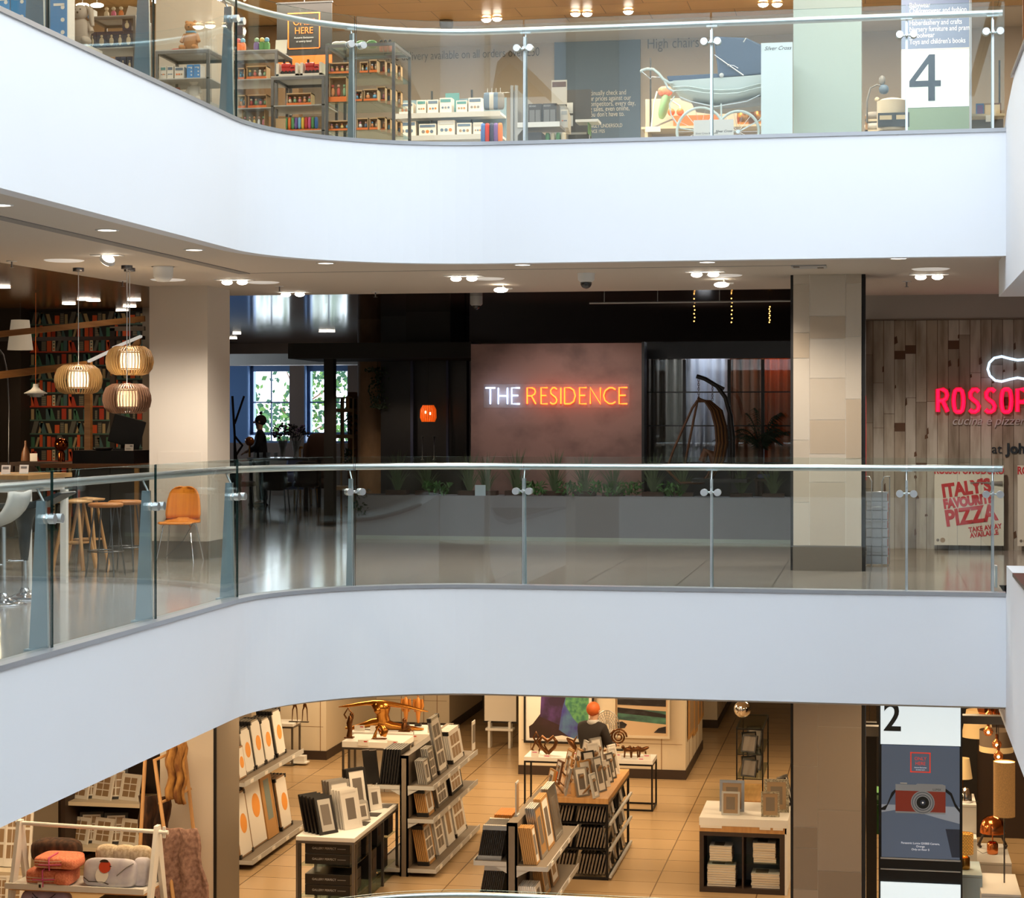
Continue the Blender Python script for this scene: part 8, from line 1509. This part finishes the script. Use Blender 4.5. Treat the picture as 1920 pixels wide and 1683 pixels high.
# high chair shelf behind pram
VC = 26.0; r = thing('goods_shelf', 'cream shelf carrying a baby bouncer left of the pram', 'shelf', (UV(1202, VC), VC, Z4)); X = UV(1480, VC) - UV(1202, VC); z = ZV(1240, 237, VC) - Z4
B().box((0, 0, z - .03), (X, .5, z), 'cream').box((0, .5, 0), (X, .52, z + .45), 'wall_beige').done('shelf_board', r); B().box((.05, 0, 0), (.09, .5, z - .03), 'cream').done('bracket', r); B().box((.06, -.01, z - .07), (.26, 0, z + .0), 'card_white').done('price_ticket', r); B().box((UV(1212, VC) - UV(1202, VC) - .01, .47, 0), (UV(1212, VC) - UV(1202, VC) + .01, .49, z + 1.0), 'black').done('upright', r)
r = thing('baby_bouncer', 'green and orange baby bouncer seat on a cream shelf behind the pram handle', 'baby bouncer', (UV(1243, VC), VC + .2, Z4 + z)); b = B(); b.tube([(-.18, 0, 0), (-.14, 0, .35), (-.1, 0, .5)], .012, 'white', 6).tube([(.25, 0, 0), (.2, 0, .3), (.05, 0, .4)], .012, 'white', 6).tube([(-.18, 0, .01), (.1, 0, .12), (.26, 0, .01)], .012, 'grey', 6).done('frame', r); B(Matrix.Rotation(.25, 4, 'Y')).soft((-.08, 0, .32), (.12, .3, .42), 'bouncer_green', .8, 8).done('seat', r); B().ball((.10, -.1, .20), .05, 'orange', 8).ball((.22, -.1, .20), .05, 'orange', 8).soft((.02, -.1, .48), (.2, .1, .14), 'coral', .8, 6).done('toys', r); mat('bouncer_green', (150, 196, 140), .7)
for i, px in enumerate((1395, 1410, 1425)): B().soft((0, 0, .12), (.22, .2, .3), 'bronze' if i % 2 else 'gold', .7, 8).done('metallic_bag', loc=(UV(px, VC), VC + .2, Z4 + z), label='shiny bronze bag glimpsed behind the pram wheels, %s from the left' % ORD[i], cat='bag')
B().box((UV(1262, VC), VC + .02, Z4 + z + .0), (UV(1350, VC), VC + .3, Z4 + z + .14), 'orange').done('carton', label='flat orange carton behind the pram wheel', cat='carton')
# right of green column
VR_ = 24.2
r = thing('cot_mobile', 'grey elephant cot mobile on a curved arm right of the green column', 'cot mobile', (UV(1632, VR_), VR_, ZV(1632, 190, VR_))); b = B(); b.tube([(-.04, .1, ZV(1650, 220, VR_) - ZV(1632, 190, VR_)), (-.04, .05, -.25), (-.04, 0, 0), (.0, 0, .16), (.08, 0, .2), (.14, 0, .18)], .012, 'grey', 6).done('arm', r); B().soft((.16, 0, .14), (.12, .1, .12), 'slate', .9, 6).ball((.14, 0, .25), (.04, .03, .06), 'grey', 6).ball((.08, 0, .02), .03, 'cream', 6).ball((.16, 0, -.03), .03, 'plush_grey', 6).ball((.2, 0, .0), .025, 'cream', 6).done('toys', r)
r = thing('goods_shelf', 'cream shelf unit with baby bedding right of the green column', 'shelf', (UV(1622, VR_), VR_ + .1, Z4)); X = UV(1690, VR_) - UV(1622, VR_)
for py in (220, 240): z = ZV(1650, py, VR_) - Z4; B().box((0, 0, z - .03), (X * .36, .4, z), 'cream').done('shelf_board', r)
B().box((.0, 0, 0), (.03, .03, ZV(1650, 214, VR_) - Z4), 'oak').done('post', r)
for i, (py, dx) in enumerate(((219, 1638), (239, 1636))): B().soft((0, 0, .045), (.2, .2, .09), ('plush_grey', 'plush_white')[i], .7, 8).done('rolled_blanket', loc=(UV(dx, VR_), VR_ + .2, ZV(1650, py, VR_)), label=('grey rolled blanket on the upper', 'white rolled blanket on the lower')[i] + ' board right of the green column', cat='blanket')
r = thing('high_chair', 'pale curved high chair back with a dark seat beside the number sign', 'high chair', (UV(1672, 23.4), 23.4, Z4)); z = ZV(1672, 190, 23.4) - Z4
B().lathe([(.17, 0), (.17, .35)], (0, 0, z - .35), 'ivory', 24).ball((0, 0, z - .02), (.17, .17, .06), 'ivory', 8).done('backrest', r); B().box((-.16, -.18, z - .32), (.2, -.1, z - .16), 'seat_dark').box((-.14, -.19, z - .24), (.0, -.175, z - .19), 'cream').box((.05, -.19, z - .24), (.18, -.175, z - .19), 'cream').done('tray', r)
for sx in (-.14, .14): B().tube([(sx, 0, z - .3), (sx * 1.4, -.1, 0)], .02, 'ivory', 6).done('leg', r)
r = thing('goods_shelf', 'narrow shelf with framed pictures at the far right of the upper floor', 'shelf', (UV(1820, 24.8), 24.8, Z4)); X = UV(1884, 24.8) - UV(1820, 24.8); z = ZV(1850, 213, 24.8) - Z4
B().box((0, 0, z - .03), (X, .3, z), 'cream').done('shelf_board', r); B().box((0, .3, 0), (X, .33, z - .03), 'taupe').done('back_panel', r); B().box((.18, -.01, z - .1), (.28, 0, z - .02), 'card_white').done('price_ticket', r); B().box((X * .86, .27, z), (X * .86 + .02, .29, z + .7), 'black').done('upright', r)
for i, (px, m_) in enumerate(((1838, 'blue'), (1853, 'photo_tan'), (1870, 'walnut'))): B().box((-.05, 0, 0), (.05, .03, .15), m_).box((-.035, -.003, .02), (.035, 0, .13), 'cream' if i else 'purple').done('boxed_toy', loc=(UV(px, 24.9), 24.95, Z4 + z + .001), label='small %s carton on the far right shelf' % ('blue', 'tan', 'brown')[i], cat='carton')
# totem 4
V = 24.4; x0, x1 = UV(1690, V), UV(1817, V); r = thing('directory_totem', 'tall directory totem sign with number 4 and a list of departments', 'sign totem', (x0, V, Z4)); X = x1 - x0
def z4(py): return ZV(1753, py, V) - Z4
mat('dir_blue', (112, 128, 160), .4, emit=.35, ec=(120, 136, 170)); mat('dir_green', (130, 158, 142), .4, emit=.15, ec=(130, 160, 145)); mat('lit_white4', (225, 242, 246), .4, emit=.35, ec=(220, 240, 246))
B().box((0, .002, 0), (X, .25, 3.03), 'post_blue').done('case', r)
B().box((0, -.012, z4(92)), (X, .002, 3.0), 'dir_blue').box((0, -.014, z4(93)), (X, -.01, z4(91)), 'white').done('list_panel', r); B().box((0, -.012, z4(201)), (X, .002, z4(93.5)), 'lit_white4').done('number_panel', r); B().box((0, -.012, 0), (X, .002, z4(202)), 'dir_green').done('lower_panel', r)
b = B(); b.prism([(x_, z_) for x_, z_ in ((.095, z4(162)), (.095, z4(151)), (.33, z4(102)), (.40, z4(102)), (.40, z4(151)), (.47, z4(151)), (.47, z4(162)), (.40, z4(162)), (.40, z4(189)), (.32, z4(189)), (.32, z4(162)))], 'y', -.018, -.012, 'num4'); b.prism([(.17, z4(151)), (.32, z4(151)), (.32, z4(120))], 'y', -.0195, -.018, 'lit_white4'); b.done('number', r, label='dark blue number 4'); mat('num4', (44, 66, 92), .4)
for t, py in (('Toys and children\'s books', 82), ('Schoolwear', 70), ('Nursery furniture and prams', 58.5), ('Haberdashery and crafts', 46.5), ('Fashion fabrics', 36), ('Childrenswear and fashion', 24), ('Babywear', 13.5)): B().text(t, (.095, -.014, z4(py)), .088, 'sign_white', .003, 'LEFT', sx=.72).done('list_line', r)
B().box((UV(1818, 23.2), 23.2, Z4), (UV(1822, 23.2), 23.3, 5.70), 'trim_grey').done('shop_divider', label='thin grey upright beside the number 4 totem', cat='divider')
